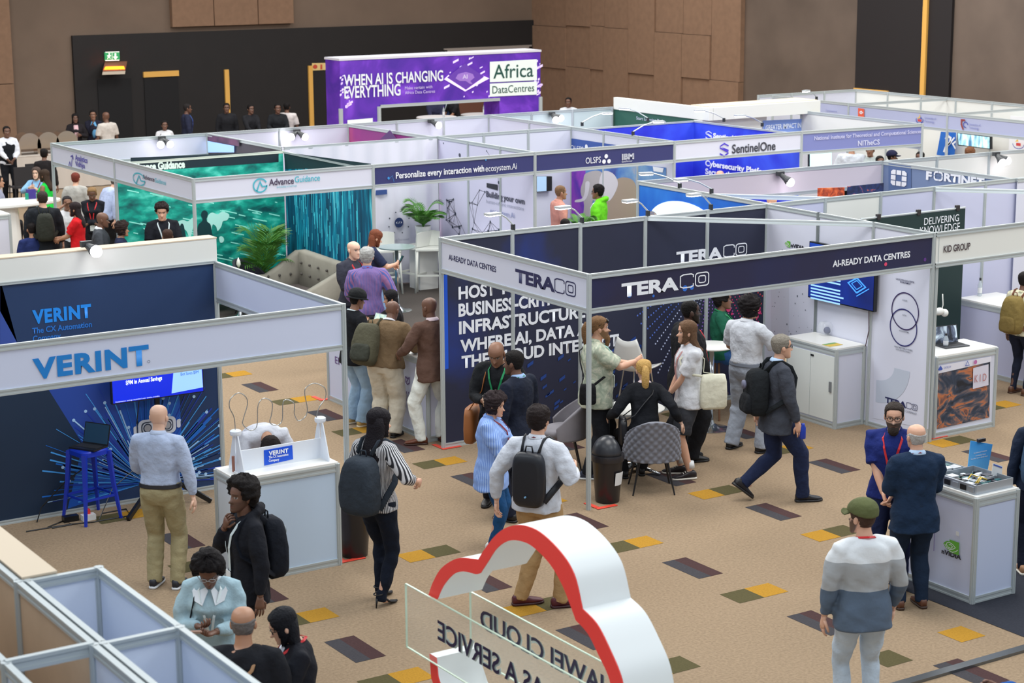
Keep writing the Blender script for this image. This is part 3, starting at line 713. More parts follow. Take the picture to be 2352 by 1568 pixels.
    decal('v',WV-.16,[(263,122),(267,122),(267,130),(271,130),(265,137),(259,130),(263,130)],wm,t,'arrow')
    decal('v',WV-.16,[(249,122),(253,122),(252,126),(256,128),(252,130),(254,136),(250,132),(246,137),(248,130),(245,128),(250,126)],wm,t,'running_figure'); decal('v',WV-.16,[(257,121),(258,121),(258,138),(257,138)],wm,t,'border')
    t=thing('wall_lamp','copper slanted wall lamp glowing amber under the exit sign','lamp',(onv(264,157,WV)[0],WV-.12,0))
    P=[onv(x,y,WV-.1) for x,y in ((241,145),(292,143))]+[onv(x,y,WV-.5) for x,y in ((288,163),(236,165))]; b=MB(); b.poly(P,.03,(0,0,1)); wbuild(b,'shade',mat('copper',(150,104,82),.5,.3),t)
    P=[onv(x,y,WV-.51) for x,y in ((236,165),(288,163),(287,170),(235,172))]; b=MB(); b.poly(P,.02,(0,1,0)); wbuild(b,'lamp_front',mat('lamp_edge',(210,196,176),.5),t)
    P=[onv(x,y,WV-.47) for x,y in ((242,158),(284,157),(286,163),(239,164))]; b=MB(); b.poly([p+np.array([0,-.02,.05]) for p in P],.01,(0,0,1)); wbuild(b,'glow_tube',mat('amber_glow',(255,170,50),.5,emit=2.2),t)
    t=thing('fire_sign','cream fire point sign with red pictograms left of the purple stand','sign',(onv(730,152,WV)[0],WV-.12,0))
    b=MB(); b.poly([onv(x,y,WV-.12) for x,y in ((717,162),(760,160),(760,144),(717,145))],.03,(0,1,0)); wbuild(b,'sign_plate',mat('fire_cream',(226,196,130),.6),t)
    rm=mat('fire_red',(196,70,50),.6); decal('v',WV-.13,[(724+5*math.cos(h),153+5*math.sin(h)) for h in np.linspace(0,2*PI,10,endpoint=False)],rm,t,'pictogram'); decal('v',WV-.13,[(736,148),(740,148),(740,159),(736,159)],rm,t,'pictogram')
def on(pl,val,x,y): return {'u':onu,'v':onv}[pl](x,y,val) if pl in 'uv' else un(x,y,val)
NRM={'u':np.array([-1.,0,0]),'v':np.array([0,-1.,0]),'z':np.array([0,0,1.])}
def decal(pl,val,pts,mt,parent,name='print',off=.003,th=.0015):
    P=[on(pl,val,x,y)+NRM[pl]*off for x,y in pts]; n=NRM[pl]
    a=np.cross(P[1]-P[0],P[2]-P[0])@n
    b=MB(); b.poly(P if a>0 else P[::-1],-th,-n if False else n); return wbuild(b,name,mt,parent)
def wt(pl,val,s,bl,br,ytop,mt,parent,bold=.0,off=.0035,spacing=1.0,name='lettering'):
    a=on(pl,val,*bl); c=on(pl,val,*br); t=on(pl,val,bl[0],ytop)
    return letters(s,a,c,t[2]-a[2],mt,parent,bold,NRM[pl],off,spacing=spacing,name=name)
ALU=lambda: mat('aluminium',(186,194,196),.42,.25)
WHITE=lambda: mat('panel_white',(213,216,232),.55)
CREAM=lambda: mat('board_cream',(226,228,224),.6)
def prof(r): return [(r*(1 if j%4 in(0,1) else (.98 if j%4==2 else .80))*math.cos(2*PI*j/32),r*(1 if j%4 in (0,1) else (.98 if j%4==2 else .80))*math.sin(2*PI*j/32)) for j in range(32)]
def post(root,u,v,z1=2.54,z0=0.,r=.028):
    b=MB(); pr_=prof(r); b.rings([np.array([(u+x,v+y,z) for x,y in pr_]) for z in (z0,z1)]); return wbuild(b,'post',ALU(),root)
def beam(root,p,q,z,h=.055,w=.034,mt=None,name='beam'):
    b=MB(); p=np.array([*p,z]); q=np.array([*q,z]); b.bar(p,q,w*.7,h*.86); e=np.array([0,0,h*.36]); b.bar(p+e,q+e,w,h*.28); b.bar(p-e,q-e,w,h*.28)
    return wbuild(b,name,mt or ALU(),root)
def panel(root,p,q,z0,z1,mt,th=.008,name='wall_panel'):
    b=MB(); p=np.array([*p,(z0+z1)/2]); q=np.array([*q,(z0+z1)/2]); b.bar(p,q,th,z1-z0); return wbuild(b,name,mt,root)
def wall(root,p,q,n,mats,z1=2.54,ends=(1,1),beams=True,z0=.0,bh=.055):
    p=np.array(p,float); q=np.array(q,float)
    for i in range(n+1):
        if (i==0 and not ends[0]) or (i==n and not ends[1]): continue
        c=p+(q-p)*i/n; post(root,c[0],c[1],z1,z0)
    d=(q-p)/np.linalg.norm(q-p)*.02
    for i in range(n):
        a=p+(q-p)*i/n+d; c=p+(q-p)*(i+1)/n-d; m_=mats[i%len(mats)] if isinstance(mats,(list,tuple)) else mats
        if beams: beam(root,a,c,z1-bh/2,bh); beam(root,a,c,z0+.03,.06)
        panel(root,a,c,z0+.06,z1-bh,m_)
def fascia(root,p,q,mt,z0=2.12,z1=2.54,split=1,name='fascia_board'):
    p=np.array(p,float); q=np.array(q,float); d=(q-p)/np.linalg.norm(q-p)*.02; out=[]
    for i in range(split):
        a=p+(q-p)*i/split+d; c=p+(q-p)*(i+1)/split-d
        beam(root,a,c,z1-.0275); beam(root,a,c,z0+.0275); out.append(panel(root,a,c,z0+.055,z1-.055,mt,.010,name))
        if i: post(root,*(p+(q-p)*i/split),z1,z0)
    return out
def ctr(name,label,u0,v0,u1,v1,z=1.0,front=None,side=None,topm=None,group=None,inset=.0):
    """system counter: corner posts, panels, edge beams and a laminate top"""
    t=thing(name,label,'counter',((u0+u1)/2,(v0+v1)/2,0),0,group)
    for u in (u0,u1):
        for v in (v0,v1): post(t,u,v,z)
    for a,c,m_ in (((u0,v0),(u1,v0),front),((u0,v1),(u1,v1),None),((u0,v0),(u0,v1),side),((u1,v0),(u1,v1),None)):
        panel(t,a,c,.06,z-.06,m_ or WHITE(),.012,'side_panel'); beam(t,a,c,.035,.07); beam(t,a,c,z-.045,.07)
    b=MB(); b.box(((u0+u1)/2,(v0+v1)/2,z+.003),(u1-u0+.02,v1-v0+.02,.022)); wbuild(b,'worktop',topm or mat('laminate_white',(236,236,232),.35),t)
    return t
def arm_light(u,v,z,du,dv,label,L=.42,group='arm lights clipped on the booth rails',lit=True):
    t=thing('arm_light',label,'light',(u,v,z),0,group); d=np.array([du,dv,0.]); d/=np.linalg.norm(d)
    b=MB(); b.box((u,v,z+.03),(.04,.04,.07)); wbuild(b,'clamp',mat('clamp_black',(40,44,48),.5),t)
    p=np.array([u,v,z+.06]); q=p+d*L+np.array([0,0,.16]); b=MB(); b.tube([p,(p+q)/2+np.array([0,0,.02]),q],.010,8); wbuild(b,'arm',mat('arm_silver',(200,208,212),.3,.6),t)
    h=q+d*.09; x=np.cross(d,(0,0,1)); b=MB(); b.box(h,(.19,.10,.028),(d,x,np.cross(x,d))); wbuild(b,'lamp_head',mat('head_silver',(206,212,216),.35,.4),t)
    if lit: b=MB(); b.box(h-np.array([0,0,.018]),(.17,.09,.010),(d,x,(0,0,1))); wbuild(b,'led_panel',mat('led_white',(255,250,255),.4,emit=14),t)
    return t
def spot(u,v,z,label,dirs,group='bright spotlights hung on the booth rails'):
    t=thing('spotlight',label,'light',(u,v,z),0,group)
    b=MB(); b.box((u,v,z+.01),(.12,.06,.06)); wbuild(b,'bracket',mat('spot_dark',(60,62,64),.5),t)
    for d in dirs:
        d=np.array(d,float); d/=np.linalg.norm(d); p=np.array([u,v,z]); b=MB(); b.tube([p,p+d*.10,p+d*.16,p+d*.19],[.03,.045,.065,.06],12); wbuild(b,'lamp_can',mat('can_grey',(70,72,74),.45,.3),t)
        b=MB(); b.ball(p+d*.20,.064,12,8); wbuild(b,'bulb',mat('bulb_glow',(255,246,255),.3,emit=22),t)
    return t
def booth(name,label,u,v): return thing(name,label,'booth',(u,v,0))
class P2:
    """flat drawing board on a wall: unit square = cap height, laid from two baseline pixels"""
    def __init__(s,pl,val,bl,br,ytop,off=.004):
        s.a=on(pl,val,*bl); c=on(pl,val,*br); t=on(pl,val,bl[0],ytop); s.x=c-s.a; s.x[2]=0; s.w=np.linalg.norm(s.x); s.x/=s.w; s.h=t[2]-s.a[2]; s.n=NRM[pl]; s.off=off; s.b=MB()
    def pt(s,x,y,k=1): return s.a+s.x*x*s.w+np.array([0,0,y*s.h])+s.n*s.off*k
    def poly(s,P,mt,k=1):
        s.b.use(mt); P=[s.pt(x,y,k) for x,y in P]; n=np.cross(P[1]-P[0],P[2]-P[0]); s.b.poly(P if n@s.n>0 else P[::-1]); return s
    def stroke(s,P,wd,mt,closed=False,k=1):
        s.b.use(mt); Q=[np.array([x*s.w,y*s.h]) for x,y in P]
        Q=[q for i,q in enumerate(Q) if i==0 or np.linalg.norm(q-Q[i-1])>1e-5]
        if closed and np.linalg.norm(Q[0]-Q[-1])<1e-5: Q.pop()
        n=len(Q); L=[];Rr=[]
        for i in range(n):
            a=Q[(i-1)%n] if closed or i>0 else Q[i]; c=Q[(i+1)%n] if closed or i<n-1 else Q[i]
            d0=Q[i]-a; d1=c-Q[i]; l0=np.linalg.norm(d0); l1=np.linalg.norm(d1); d0=d0/l0 if l0>1e-9 else d1/l1; d1=d1/l1 if l1>1e-9 else d0
            e0=np.array([-d0[1],d0[0]]); e=e0+np.array([-d1[1],d1[0]]); ln=np.linalg.norm(e); e=e0 if ln<.3 else e/ln; e=e*min(1.6,1/max(.4,e@e0))*wd*s.h/2
            L.append(Q[i]+e); Rr.append(Q[i]-e)
        V=[s.a+s.x*p[0]+np.array([0,0,p[1]])+s.n*s.off*k for p in L+Rr]
        s.b.add(V,[(i,n+i,n+(i+1)%n,(i+1)%n) for i in range(n if closed else n-1)])
        return s
    def dot(s,x,y,r,mt,k=1,n=14):
        s.b.use(mt); c=s.pt(x,y,k); s.b.add([c+s.x*r*s.h*math.cos(h)+np.array([0,0,r*s.h*math.sin(h)]) for h in np.linspace(0,2*PI,n,endpoint=False)],[tuple(range(n))]); return s
    def done(s,name,parent): return wbuild(s.b,name,None,parent)
def rrect(x0,y0,x1,y1,r,ry,n=4,open_=0):
    P=[]
    for cx,cy,a in ((x1-r,y1-ry,0),(x0+r,y1-ry,90),(x0+r,y0+ry,180),(x1-r,y0+ry,270)):
        for i in range(n+1): h=R(a+90*i/n); P.append((cx+r*math.cos(h),cy+ry*math.sin(h)))
    return P
def teraco(pl,val,bl,br,ytop,m1,parent):
    a=np.array(bl,float); b=np.array(br,float); c=a+(b-a)*.655
    wt(pl,val,'TERA',bl,tuple(c),ytop,m1,parent,.045)
    g=P2(pl,val,bl,br,ytop)
    C=[(.815,.72),(.815,.9),(.79,.98),(.70,.98),(.665,.88),(.665,.12),(.70,.02),(.79,.02),(.815,.1),(.815,.28)]
    g.stroke(C,.09,m1); g.stroke(rrect(.84,.02,.995,.98,.035,.2),.09,m1,True); g.stroke(rrect(.878,.25,.957,.75,.02,.12),.08,m1,True)
    g.done('lettering',parent)
def nvidia(pl,val,bl,br,ytop,parent,side=False):
    """green eye mark; bl..br baseline, ytop cap line of the mark itself"""
    gr=mat('mark_green',(104,182,64),.5); wh=mat('mark_white',(236,240,240),.5); g=P2(pl,val,bl,br,ytop)
    g.poly([(.38,0),(1,0),(1,1),(.38,1),(.38,.88),(.38,.12)],gr)
    g.poly([(0,.52),(.12,.3),(.3,.14),(.55,.16),(.78,.34),(.9,.5),(.74,.72),(.5,.84),(.24,.82),(.08,.68)],gr,1.2)
    g.stroke([(.09,.52),(.25,.27),(.45,.22),(.66,.36),(.78,.5),(.6,.7),(.4,.76),(.24,.68),(.2,.52),(.32,.36),(.5,.34),(.6,.5),(.46,.62),(.36,.56)],.055,wh,k=1.5)
    g.stroke([(.38,.12),(.6,.06),(.8,.2),(.95,.4)],.05,wh,k=1.5); g.done('emblem',parent)
def curve(P,k=4):
    Q=[]; n=len(P)
    for i in range(n):
        p0,p1,p2,p3=[np.array(P[(i+d)%n],float) for d in (-1,0,1,2)]
        for j in range(k): s_=j/k; Q.append(tuple(.5*((2*p1)+(-p0+p2)*s_+(2*p0-5*p1+4*p2-p3)*s_**2+(-p0+3*p1-3*p2+p3)*s_**3)))
    return Q
def stands():
    W_=WHITE(); navy=art('print_navy',[(.3,(34,38,60)),(.6,(38,42,66)),(.72,(34,52,120))],.5,rough=.5,distort=.3)
    blk=mat('ink_black',(34,36,48),.5); wht=mat('ink_white',(232,236,244),.5); nav=mat('ink_navy',(28,34,84),.5); lav=mat('panel_lilac',(190,194,224),.55); gry=mat('ink_grey',(120,126,140),.5)
    # ---------------- stand with the navy back wall (centre)
    t=booth('exhibition_booth','open corner booth with navy back wall and TERACO fascias in the centre',2.5,1.5)
    U,V=4.93,3.0
    wall(t,(0,V),(U,V),5,navy)
    wall(t,(U,V),(U,0),3,W_,ends=(0,1))
    post(t,0,0)
    fas=art('print_fascia_navy',[(.3,(30,36,78)),(.55,(34,32,62)),(.75,(44,34,76))],.6,distort=.5)
    f=fascia(t,(0,0),(U,0),fas)[0]
    g=fascia(t,(0,V),(0,0),W_)[0]
    teraco('v',-.004,(1427,680),(1628,657),648,wht,f); wt('v',-.004,'AI-READY DATA CENTRES',(1912,613),(2090,590),598,wht,f,.03)
    teraco('u',-.004,(1184,645.5),(1323,682.5),614.3,nav,g); wt('u',-.004,'AI-READY DATA CENTRES',(1031,596),(1140,625),583,nav,g,.02)
    rd=mat('ink_red',(214,50,60),.5); q=P2('v',-.004,(1427,680),(1628,657),648); bl_=mat('dot_blue',(40,110,210),.5); pk=mat('dot_pink',(226,70,110),.5)
    for x,y,r in ((.09,.05,.22),(.72,-.02,.22),(.8,-.02,.18),(.36,-.28,.1)): q.dot(x,y,r,bl_,.6)
    q.done('bokeh_dots',f); q=P2('v',-.004,(1912,613),(2090,590),598); q.dot(.68,-.62,.3,pk); q.dot(1.2,-.7,.3,mat('dot_violet',(90,50,130),.5)); q.done('bokeh_dots',f)
    for s_,bl,br,yt in (('HOST YOUR',(1053,689),(1236,662),659),('BUSINESS-CRITICAL',(1053,728.5),(1319,690),698),('INFRASTRUCTURE',(1054,767),(1344,727),737),('WHERE AI, DATA AND',(1057,805),(1396,763),776),('THE CLOUD INTERSECT',(1060,845),(1421,792),816)):
        wt('v',V-.006,s_,bl,br,yt,wht,t,.035,name='wall_lettering')
    decal('v',V-.006,[(1017.5,632),(1027,630),(1030,846),(1020.5,849)],mat('print_blue',(22,84,206),.5),t,'print_strip')
    teraco('v',V-.006,(1553,604),(1715,586),576,wht,t)
    # fan of dotted light trails
    b=MB(); cols=[mat('trail_%d'%i,c,.5) for i,c in enumerate(((90,120,210),(190,200,235),(150,110,210),(200,90,180),(230,60,120),(226,80,90)))]
    o0=on('v',V-.01,1640,600)
    for i,h in enumerate(np.linspace(200,332,26)):
        b.use(cols[min(5,max(0,int((h-200)/24)))]); 
        for r_ in np.arange(.35,1.9,.045):
            p=o0+np.array([math.cos(R(h))*r_,0,math.sin(R(h))*r_]); z_=.006+.003*r_
            if .3<p[0]<U-.04 and p[2]>.5 and not (h<232 and r_>1.35): b.add([p+np.array([dx*z_,0,dz*z_]) for dx,dz in ((-1,-1),(1,-1),(1,1),(-1,1))],[(0,1,2,3)])
    for i in range(70):
        p=np.array([rnd.uniform(1.0,2.9),V-.01,rnd.uniform(.15,1.0)]); b.use(mat('trail_dim',(30,66,140),.5)); z_=rnd.uniform(.008,.022); b.add([p+np.array([dx*z_*2,0,dz*z_+dx*z_]) for dx,dz in ((-1,-1),(1,-1),(1,1),(-1,1))],[(0,1,2,3)])
    for i in range(30):
        p=np.array([rnd.uniform(4.2,4.85),V-.012,rnd.uniform(.6,1.9)]); b.use(cols[4]); r_=rnd.uniform(.012,.05); b.add([p+np.array([r_*math.cos(h),0,r_*math.sin(h)]) for h in np.linspace(0,2*PI,10,endpoint=False)],[tuple(range(10))])
    wbuild(b,'light_trail_print',None,t)
    # right wall prints
    nvidia('u',U-.006,(1803,566),(1815.5,570),552,t); wt('u',U-.006,'nVIDIA',(1817,567),(1848,573),558,blk,t,.04)
    decal('u',U-.006,[(2010,640),(2142,612),(2132,985),(2006,960)],mat('print_pale',(216,220,238),.5),t,'wall_print',.001)
    gp=mat('print_pale_grey',(192,202,220),.5); g=P2('u',U-.008,(2010,960),(2133,985),640)
    def arc(cx,cy,rx,ry,a0,a1,n=20): return [(cx+rx*math.cos(R(a0+(a1-a0)*i/n)),cy+ry*math.sin(R(a0+(a1-a0)*i/n))) for i in range(n+1)]
    g.poly(arc(.0,.40,.62,.28,0,-90)+arc(.0,.40,.33,.12,-90,0),gp,.4); g.done('wall_print',t)
    ring=mat('ink_violet_ring',(52,38,92),.5); g=P2('u',U-.010,(2046,787),(2107,797),660)
    g.stroke(arc(.5,.63,.5,.33,0,360,40),.022,ring,True); g.stroke(arc(.46,.33,.5,.33,0,360,40),.022,mat('ink_blue_ring',(44,44,110),.5),True); g.done('diagram_circles',t)
    for s_,bl,br,yt,c_ in (('COLOCATION DATA CENTRE',(2058,641),(2100,651),637,nav),('ENVIRONMENT',(2068,648.5),(2092,654),644.5,nav),('CLOUD',(2073,690),(2084,692.5),686.5,gry),('DATA',(2073,724),(2082,726),721,gry),('ECOSYSTEM',(2066,760),(2087,765),757,gry),('WHAT MATTERS IS WHERE',(2054,797),(2096,806),793.5,gry),('DATA CENTRES CONNECT',(2058,803),(2092,810.5),800,gry)): wt('u',U-.012,s_,bl,br,yt,c_,t,.02)
    teraco('u',U-.010,(2033,923),(2107,943.5),909.3,nav,t); wt('u',U-.010,'A DIGITAL REALTY COMPANY',(2034,934),(2106,952.5),929,gry,t,.0)
    b=MB(); b.use(gry)
    for i in range(60):
        p=np.array([U-.008,rnd.uniform(2.05,2.95),rnd.uniform(.7,2.0)]); z_=rnd.uniform(.004,.012); b.add([p+np.array([0,dy*z_,dz*z_]) for dy,dz in ((1,-1),(-1,-1),(-1,1),(1,1))],[(0,1,2,3)])
    wbuild(b,'speckle_print',None,t)
    decal('u',U-.007,[(1771,655),(1812,650),(1812,790),(1771,760)],mat('print_soft_grey',(206,208,222),.5),t,'wall_print',.0005)
    # stabilising bars across the corner
    beam(t,(3,V),(U,1),2.51,.06,mt=mat('bar_white',(214,224,228),.4),name='cross_bar')
    post(t,U,2,2.54)
    # ---------------- stand to its right (KID GROUP)
    t=booth('exhibition_booth','white booth with the KID GROUP fascia at the right edge',7,1.5)
    f=fascia(t,(U,-.02),(U+6,-.02),CREAM(),split=2)[0]; wt('v',-.03,'KID GROUP',(2167,579),(2228,573),563,mat('ink_brown',(70,56,64),.5),f,.02)
    wall(t,(U,V),(U+6,V),6,[lav if False else mat('panel_lavender',(196,200,228),.55)]*1+[CREAM()]+[mat('panel_lavender',(196,200,228),.55)]*4,ends=(0,1))
    post(t,U+.06,0); post(t,U+6,0); beam(t,(7.93,2.97),(8.93,1.9),2.5,.06,mt=mat('bar_white',(214,224,228),.4),name='cross_bar')
    bn=thing('hanging_banner','dark green fabric banner reading DELIVERING KNOWLEDGE hung beside white walls','banner',(6.6,1.9,0))
    dg=mat('banner_green',(18,46,48),.6); z1=2.36; a=un(1995,505,z1); c=un(2212,478,z1); vv=(a[1]+c[1])/2
    b=MB(); b.box(((a[0]+c[0])/2,vv,z1/2+.25),(c[0]-a[0],.012,z1-.5)); wbuild(b,'banner_cloth',dg,bn)
    wt('v',vv-.008,'DELIVERING',(2122,518),(2202,506),502,wht,bn,.0); wt('v',vv-.008,'KNOWLEDGE',(2112,541),(2204,527),523,wht,bn,.0)
    for x,y in ((2010,500),(2098,489),(2181,478)): p=un(x,y,z1); b=MB(); b.box((p[0],vv,z1+.02),(.06,.04,.07)); wbuild(b,'clip',mat('clip_dark',(44,40,44),.5),bn)
    b=MB(); b.tube([(a[0]-.1,vv,z1+.015),(c[0],vv,z1+.015)],.012,8); wbuild(b,'rail',ALU(),bn)
    b=MB(); b.bar((a[0],vv+.03,.03),(c[0],vv+.03,.03),.3,.05); b.bar((a[0]+.3,vv+.03,.03),(a[0]+.3,vv+.03,z1),.03,.03,(0,1,0)); wbuild(b,'stand',ALU(),bn)
    # ---------------- left stand with the blue lettering
    t=booth('exhibition_booth','white booth with blue VERINT fascia and navy graphic wall on the left',-5.9,1.5)
    vn=mat('print_dark_navy',(26,54,96),.5); X0=-8.85; X1=-2.87; V2=2.95
    post(t,X1,V2); post(t,X0,V2); post(t,X1,0)
    panel(t,(X0+.02,V2),(X1-.02,V2),.05,2.54,vn); beam(t,(X0,V2),(X1,V2),.025,.05)
    b=MB(); b.box(((X0+X1)/2,V2+.09,2.665),(X1-X0+.04,.20,.25)); wbuild(b,'header_board',CREAM(),t)
    b=MB(); b.box(((X0+X1)/2,V2+.09,2.796),(X1-X0+.05,.21,.012)); wbuild(b,'wood_capping',mat('raw_board',(214,196,172),.7),t)
    beam(t,(X0,V2-.01),(X1,V2-.01),2.535,.03)
    f=fascia(t,(X0,0),(X1,0),mat('fascia_pale_blue',(206,214,238),.5),z0=2.09)[0]
    wt('v',-.008,'VERINT',(76,866),(343,838),817,mat('ink_verint',(16,126,208),.5),f,.045,spacing=1.12)
    g=P2('v',-.008,(76,866),(343,838),817); g.stroke([(.995+.012*math.cos(h),.03+.06*math.sin(h)) for h in np.linspace(0,2*PI,10,endpoint=False)],.02,gry,True); g.done('lettering',f)
    beam(t,(X1,0),(X1,V2),2.513); beam(t,(X1,0),(X1,V2),2.12); panel(t,(X1,.02),(X1,V2-.02),2.147,2.485,mat('fascia_pale_blue',(206,214,238),.5),.01,'fascia_board')
    vb=mat('ink_bright_blue',(22,140,240),.5)
    wt('v',V2-.006,'VERINT',(75,742),(210,728),709,vb,t,.045,spacing=1.12,name='wall_lettering'); wt('v',V2-.006,'The CX Automation',(74,766),(211,750),752,mat('ink_mid_blue',(30,110,200),.5),t,.03,name='wall_lettering'); wt('v',V2-.006,'Company',(75,784),(140,777),770,mat('ink_mid_blue',(30,110,200),.5),t,.03,name='wall_lettering')
    decal('v',V2-.006,[(0,640),(0,790),(40,788),(-40,640)],mat('print_mid_blue',(50,78,160),.5),t,'wall_print',.001)
    decal('v',V2-.006,[(-10,905),(110,892),(190,1020),(150,1190),(-10,1215)],mat('print_ink',(18,42,68),.5),t,'wall_print',.0012)
    decal('v',V2-.006,[(108,892),(255,870),(300,1010),(220,1140),(185,1020)],mat('print_mid_blue2',(34,70,160),.5),t,'wall_print',.001)
    # starburst of fibres
    c0=on('v',V2-.010,338,1108); b=MB(); sc=[mat('fibre_%d'%i,c,.5) for i,c in enumerate(((20,110,210),(70,160,240),(170,210,250),(24,60,170)))]
    b.use(mat('burst_base',(18,88,190),.5)); b.add([c0+np.array([.0,.004,0])]+[c0+np.array([max(-1.15,min(.42,1.1*math.cos(h))),.004,max(-.03-c0[2]+.08,1.0*math.sin(h))]) for h in np.linspace(-.5,PI+.5,40)],[tuple([0,i,i+1]) for i in range(1,40)])
    for i in range(190):
        h=rnd.uniform(-.25,PI+.2); r0=rnd.uniform(.02,.2); r1=rnd.uniform(.5,1.25); b.use(sc[rnd.choice((0,0,1,1,2,3))]); d=np.array([math.cos(h),0,math.sin(h)]); e=np.array([-d[2],0,d[0]])*rnd.uniform(.003,.009)
        p=c0+d*r0; q_=c0+d*r1
        if q_[0]>X1-.03: q_=p+(q_-p)*max(0,(X1-.03-p[0])/(q_[0]-p[0]))
        if q_[2]<.08: continue
        b.add([p-e*.3,q_-e,q_+e,p+e*.3],[(0,1,2,3)])
        if i%6==0: b.use(sc[2]); b.add([q_+np.array([.018*math.cos(k),-.001,.018*math.sin(k)]) for k in np.linspace(0,2*PI,9,endpoint=False)],[tuple(range(9))])
    wbuild(b,'starburst_print',None,t)
    # pale robot head print
    g=P2('v',V2-.014,(318,1005),(405,993),966); wm=mat('print_robot',(214,220,232),.5); g.poly(rrect(0,0,1,1,.14,.3),wm); g.poly(rrect(.08,.14,.92,.86,.1,.25),mat('print_robot_in',(60,70,90),.5),1.5); g.poly(rrect(.11,.2,.89,.8,.1,.22),wm,2)
    for x in (.24,.76): g.dot(x,.5,.27,mat('print_robot_in',(60,70,90),.5),2.5); g.dot(x,.5,.2,mat('print_robot_eye',(170,170,176),.5),3)
    g.poly(rrect(1.02,.25,1.12,.75,.04,.1),wm); g.poly(rrect(-.12,.2,-.02,.7,.04,.1),wm); g.done('robot_print',t)
    # ---------------- second row, facing the near aisle
    A0,A1=-.13,2.84; V3,V4,V5=9.82,12.9,15.8; E1,E2,E3,E4=5.82,8.66,11.5,14.2
    t=booth('exhibition_booth','corner booth with AdvanceGuidance fascias and green cyber city walls',1.3,11.3)
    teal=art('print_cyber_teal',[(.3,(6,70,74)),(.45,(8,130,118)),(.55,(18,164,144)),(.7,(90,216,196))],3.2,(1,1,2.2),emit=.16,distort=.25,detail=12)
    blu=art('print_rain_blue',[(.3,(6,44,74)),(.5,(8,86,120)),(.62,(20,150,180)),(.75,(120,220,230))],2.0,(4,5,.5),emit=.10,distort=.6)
    post(t,A0,V3); post(t,A0,V4); post(t,A1,V3)
    panel(t,(A0+.03,V4),(A1-.02,V4),.0,2.44,teal); panel(t,(A1,V4-.02),(A1,V3+.03),.0,2.44,blu); beam(t,(A0,V4),(A1,V4),2.455,.04,mt=mat('bar_cream',(216,226,214),.5)); beam(t,(A1,V4),(A1,V3),2.45,.03)
    dk=mat('print_night',(26,46,56),.5); decal('v',V4-.006,[(300,362),(640,348),(640,372),(300,395)],dk,t,'wall_print',.001); decal('u',A1-.006,[(652,349),(852,376),(852,386),(655,388)],dk,t,'wall_print',.001)
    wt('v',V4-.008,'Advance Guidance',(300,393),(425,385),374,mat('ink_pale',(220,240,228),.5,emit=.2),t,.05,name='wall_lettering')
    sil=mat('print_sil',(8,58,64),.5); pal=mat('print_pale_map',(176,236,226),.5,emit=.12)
    for k_,(m_,P) in enumerate(((pal,[(408,510),(420,505),(432,508),(443,500),(444,520),(440,535),(436,548),(428,530),(415,522)]),(pal,[(476,500),(486,488),(500,492),(510,486),(526,492),(522,505),(512,508),(508,520),(500,530),(496,520),(488,516),(484,540),(478,530)]),(pal,[(503,546),(508,542),(514,547),(513,555),(506,557)]),(sil,[(452,556),(453,528),(456,515),(463,509),(465,503),(462,496),(463,487),(468,483),(473,484),(477,489),(476,498),(474,503),(476,509),(483,515),(486,530),(487,556)]),(sil,[(409,552),(411,528),(414,517),(417,513),(421,516),(424,528),(426,552)]))): decal('v',V4-.008,curve(P),m_,t,'silhouette_print',.002+.001*k_)
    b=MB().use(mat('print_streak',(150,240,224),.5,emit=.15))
    for i in range(90):
        u=rnd.uniform(A0+.15,A1-.1); z=rnd.uniform(.4,2.1); L=rnd.uniform(.04,.28); b.add([(u,V4-.008,z),(u+L,V4-.008,z-L*.28),(u+L,V4-.008,z-L*.28+.018),(u,V4-.008,z+.018)],[(0,1,2,3)])
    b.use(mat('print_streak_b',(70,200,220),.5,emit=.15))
    for i in range(70):
        v=rnd.uniform(V3+.4,V4-.3); z=rnd.uniform(.9,1.9); L=rnd.uniform(.1,.5); b.add([(A1-.008,v+.008,z),(A1-.008,v-.008,z),(A1-.008,v-.008,z+L),(A1-.008,v+.008,z+L)],[(0,1,2,3)])
    wbuild(b,'streak_print',None,t)
    f=fascia(t,(A0,V3),(A1,V3),W_,2.17)[0]; f2=fascia(t,(A0,V4),(A0,V3),W_,2.17)[0]
    cy=mat('ink_teal',(70,178,196),.5); pl=mat('ink_plum',(70,58,84),.5)
    def agmark(pl_,val,x,y,r,par):
        g=P2(pl_,val,(x-r,y+r),(x+r,y+r),y-r); g.stroke([(.5+.48*math.cos(h),.5+.48*math.sin(h)) for h in np.linspace(.4,2*PI+.0,26)],.1,cy); g.stroke([(.25,.12),(.5,.78),(.62,.45)],.12,cy); g.stroke([(.62,.42),(.97,.42)],.1,cy); g.done('emblem',par)
    agmark('v',V3-.012,598,427,16,f); wt('v',V3-.012,'Advance',(618,427),(675,420),412,pl,f,.02); wt('v',V3-.012,'Guidance',(677,420),(735,413),406,cy,f,.01); wt('v',V3-.012,'ENTERPRISE AI PARTNER',(636,432),(682,428),428.5,cy,f,0)
    agmark('u',A0-.012,320,408,14,f2); wt('u',A0-.012,'Advance',(328,410),(355,417),400,pl,f2,.02); wt('u',A0-.012,'Guidance',(356,418),(381,425),408,cy,f2,.01)
    t=booth('exhibition_booth','corner booth with the Analytics Vidhya side fascia at the far left',1.2,14.3)
    f=fascia(t,(A0,V5),(A0,V4),W_,2.17)[0]; post(t,A0,V5); vi=mat('ink_indigo',(80,74,170),.5)
    wt('u',A0-.012,'Analytics',(173,368),(201,374),355,vi,f,.02); wt('u',A0-.012,'Vidhya',(173,381),(195,386),369,vi,f,.02)
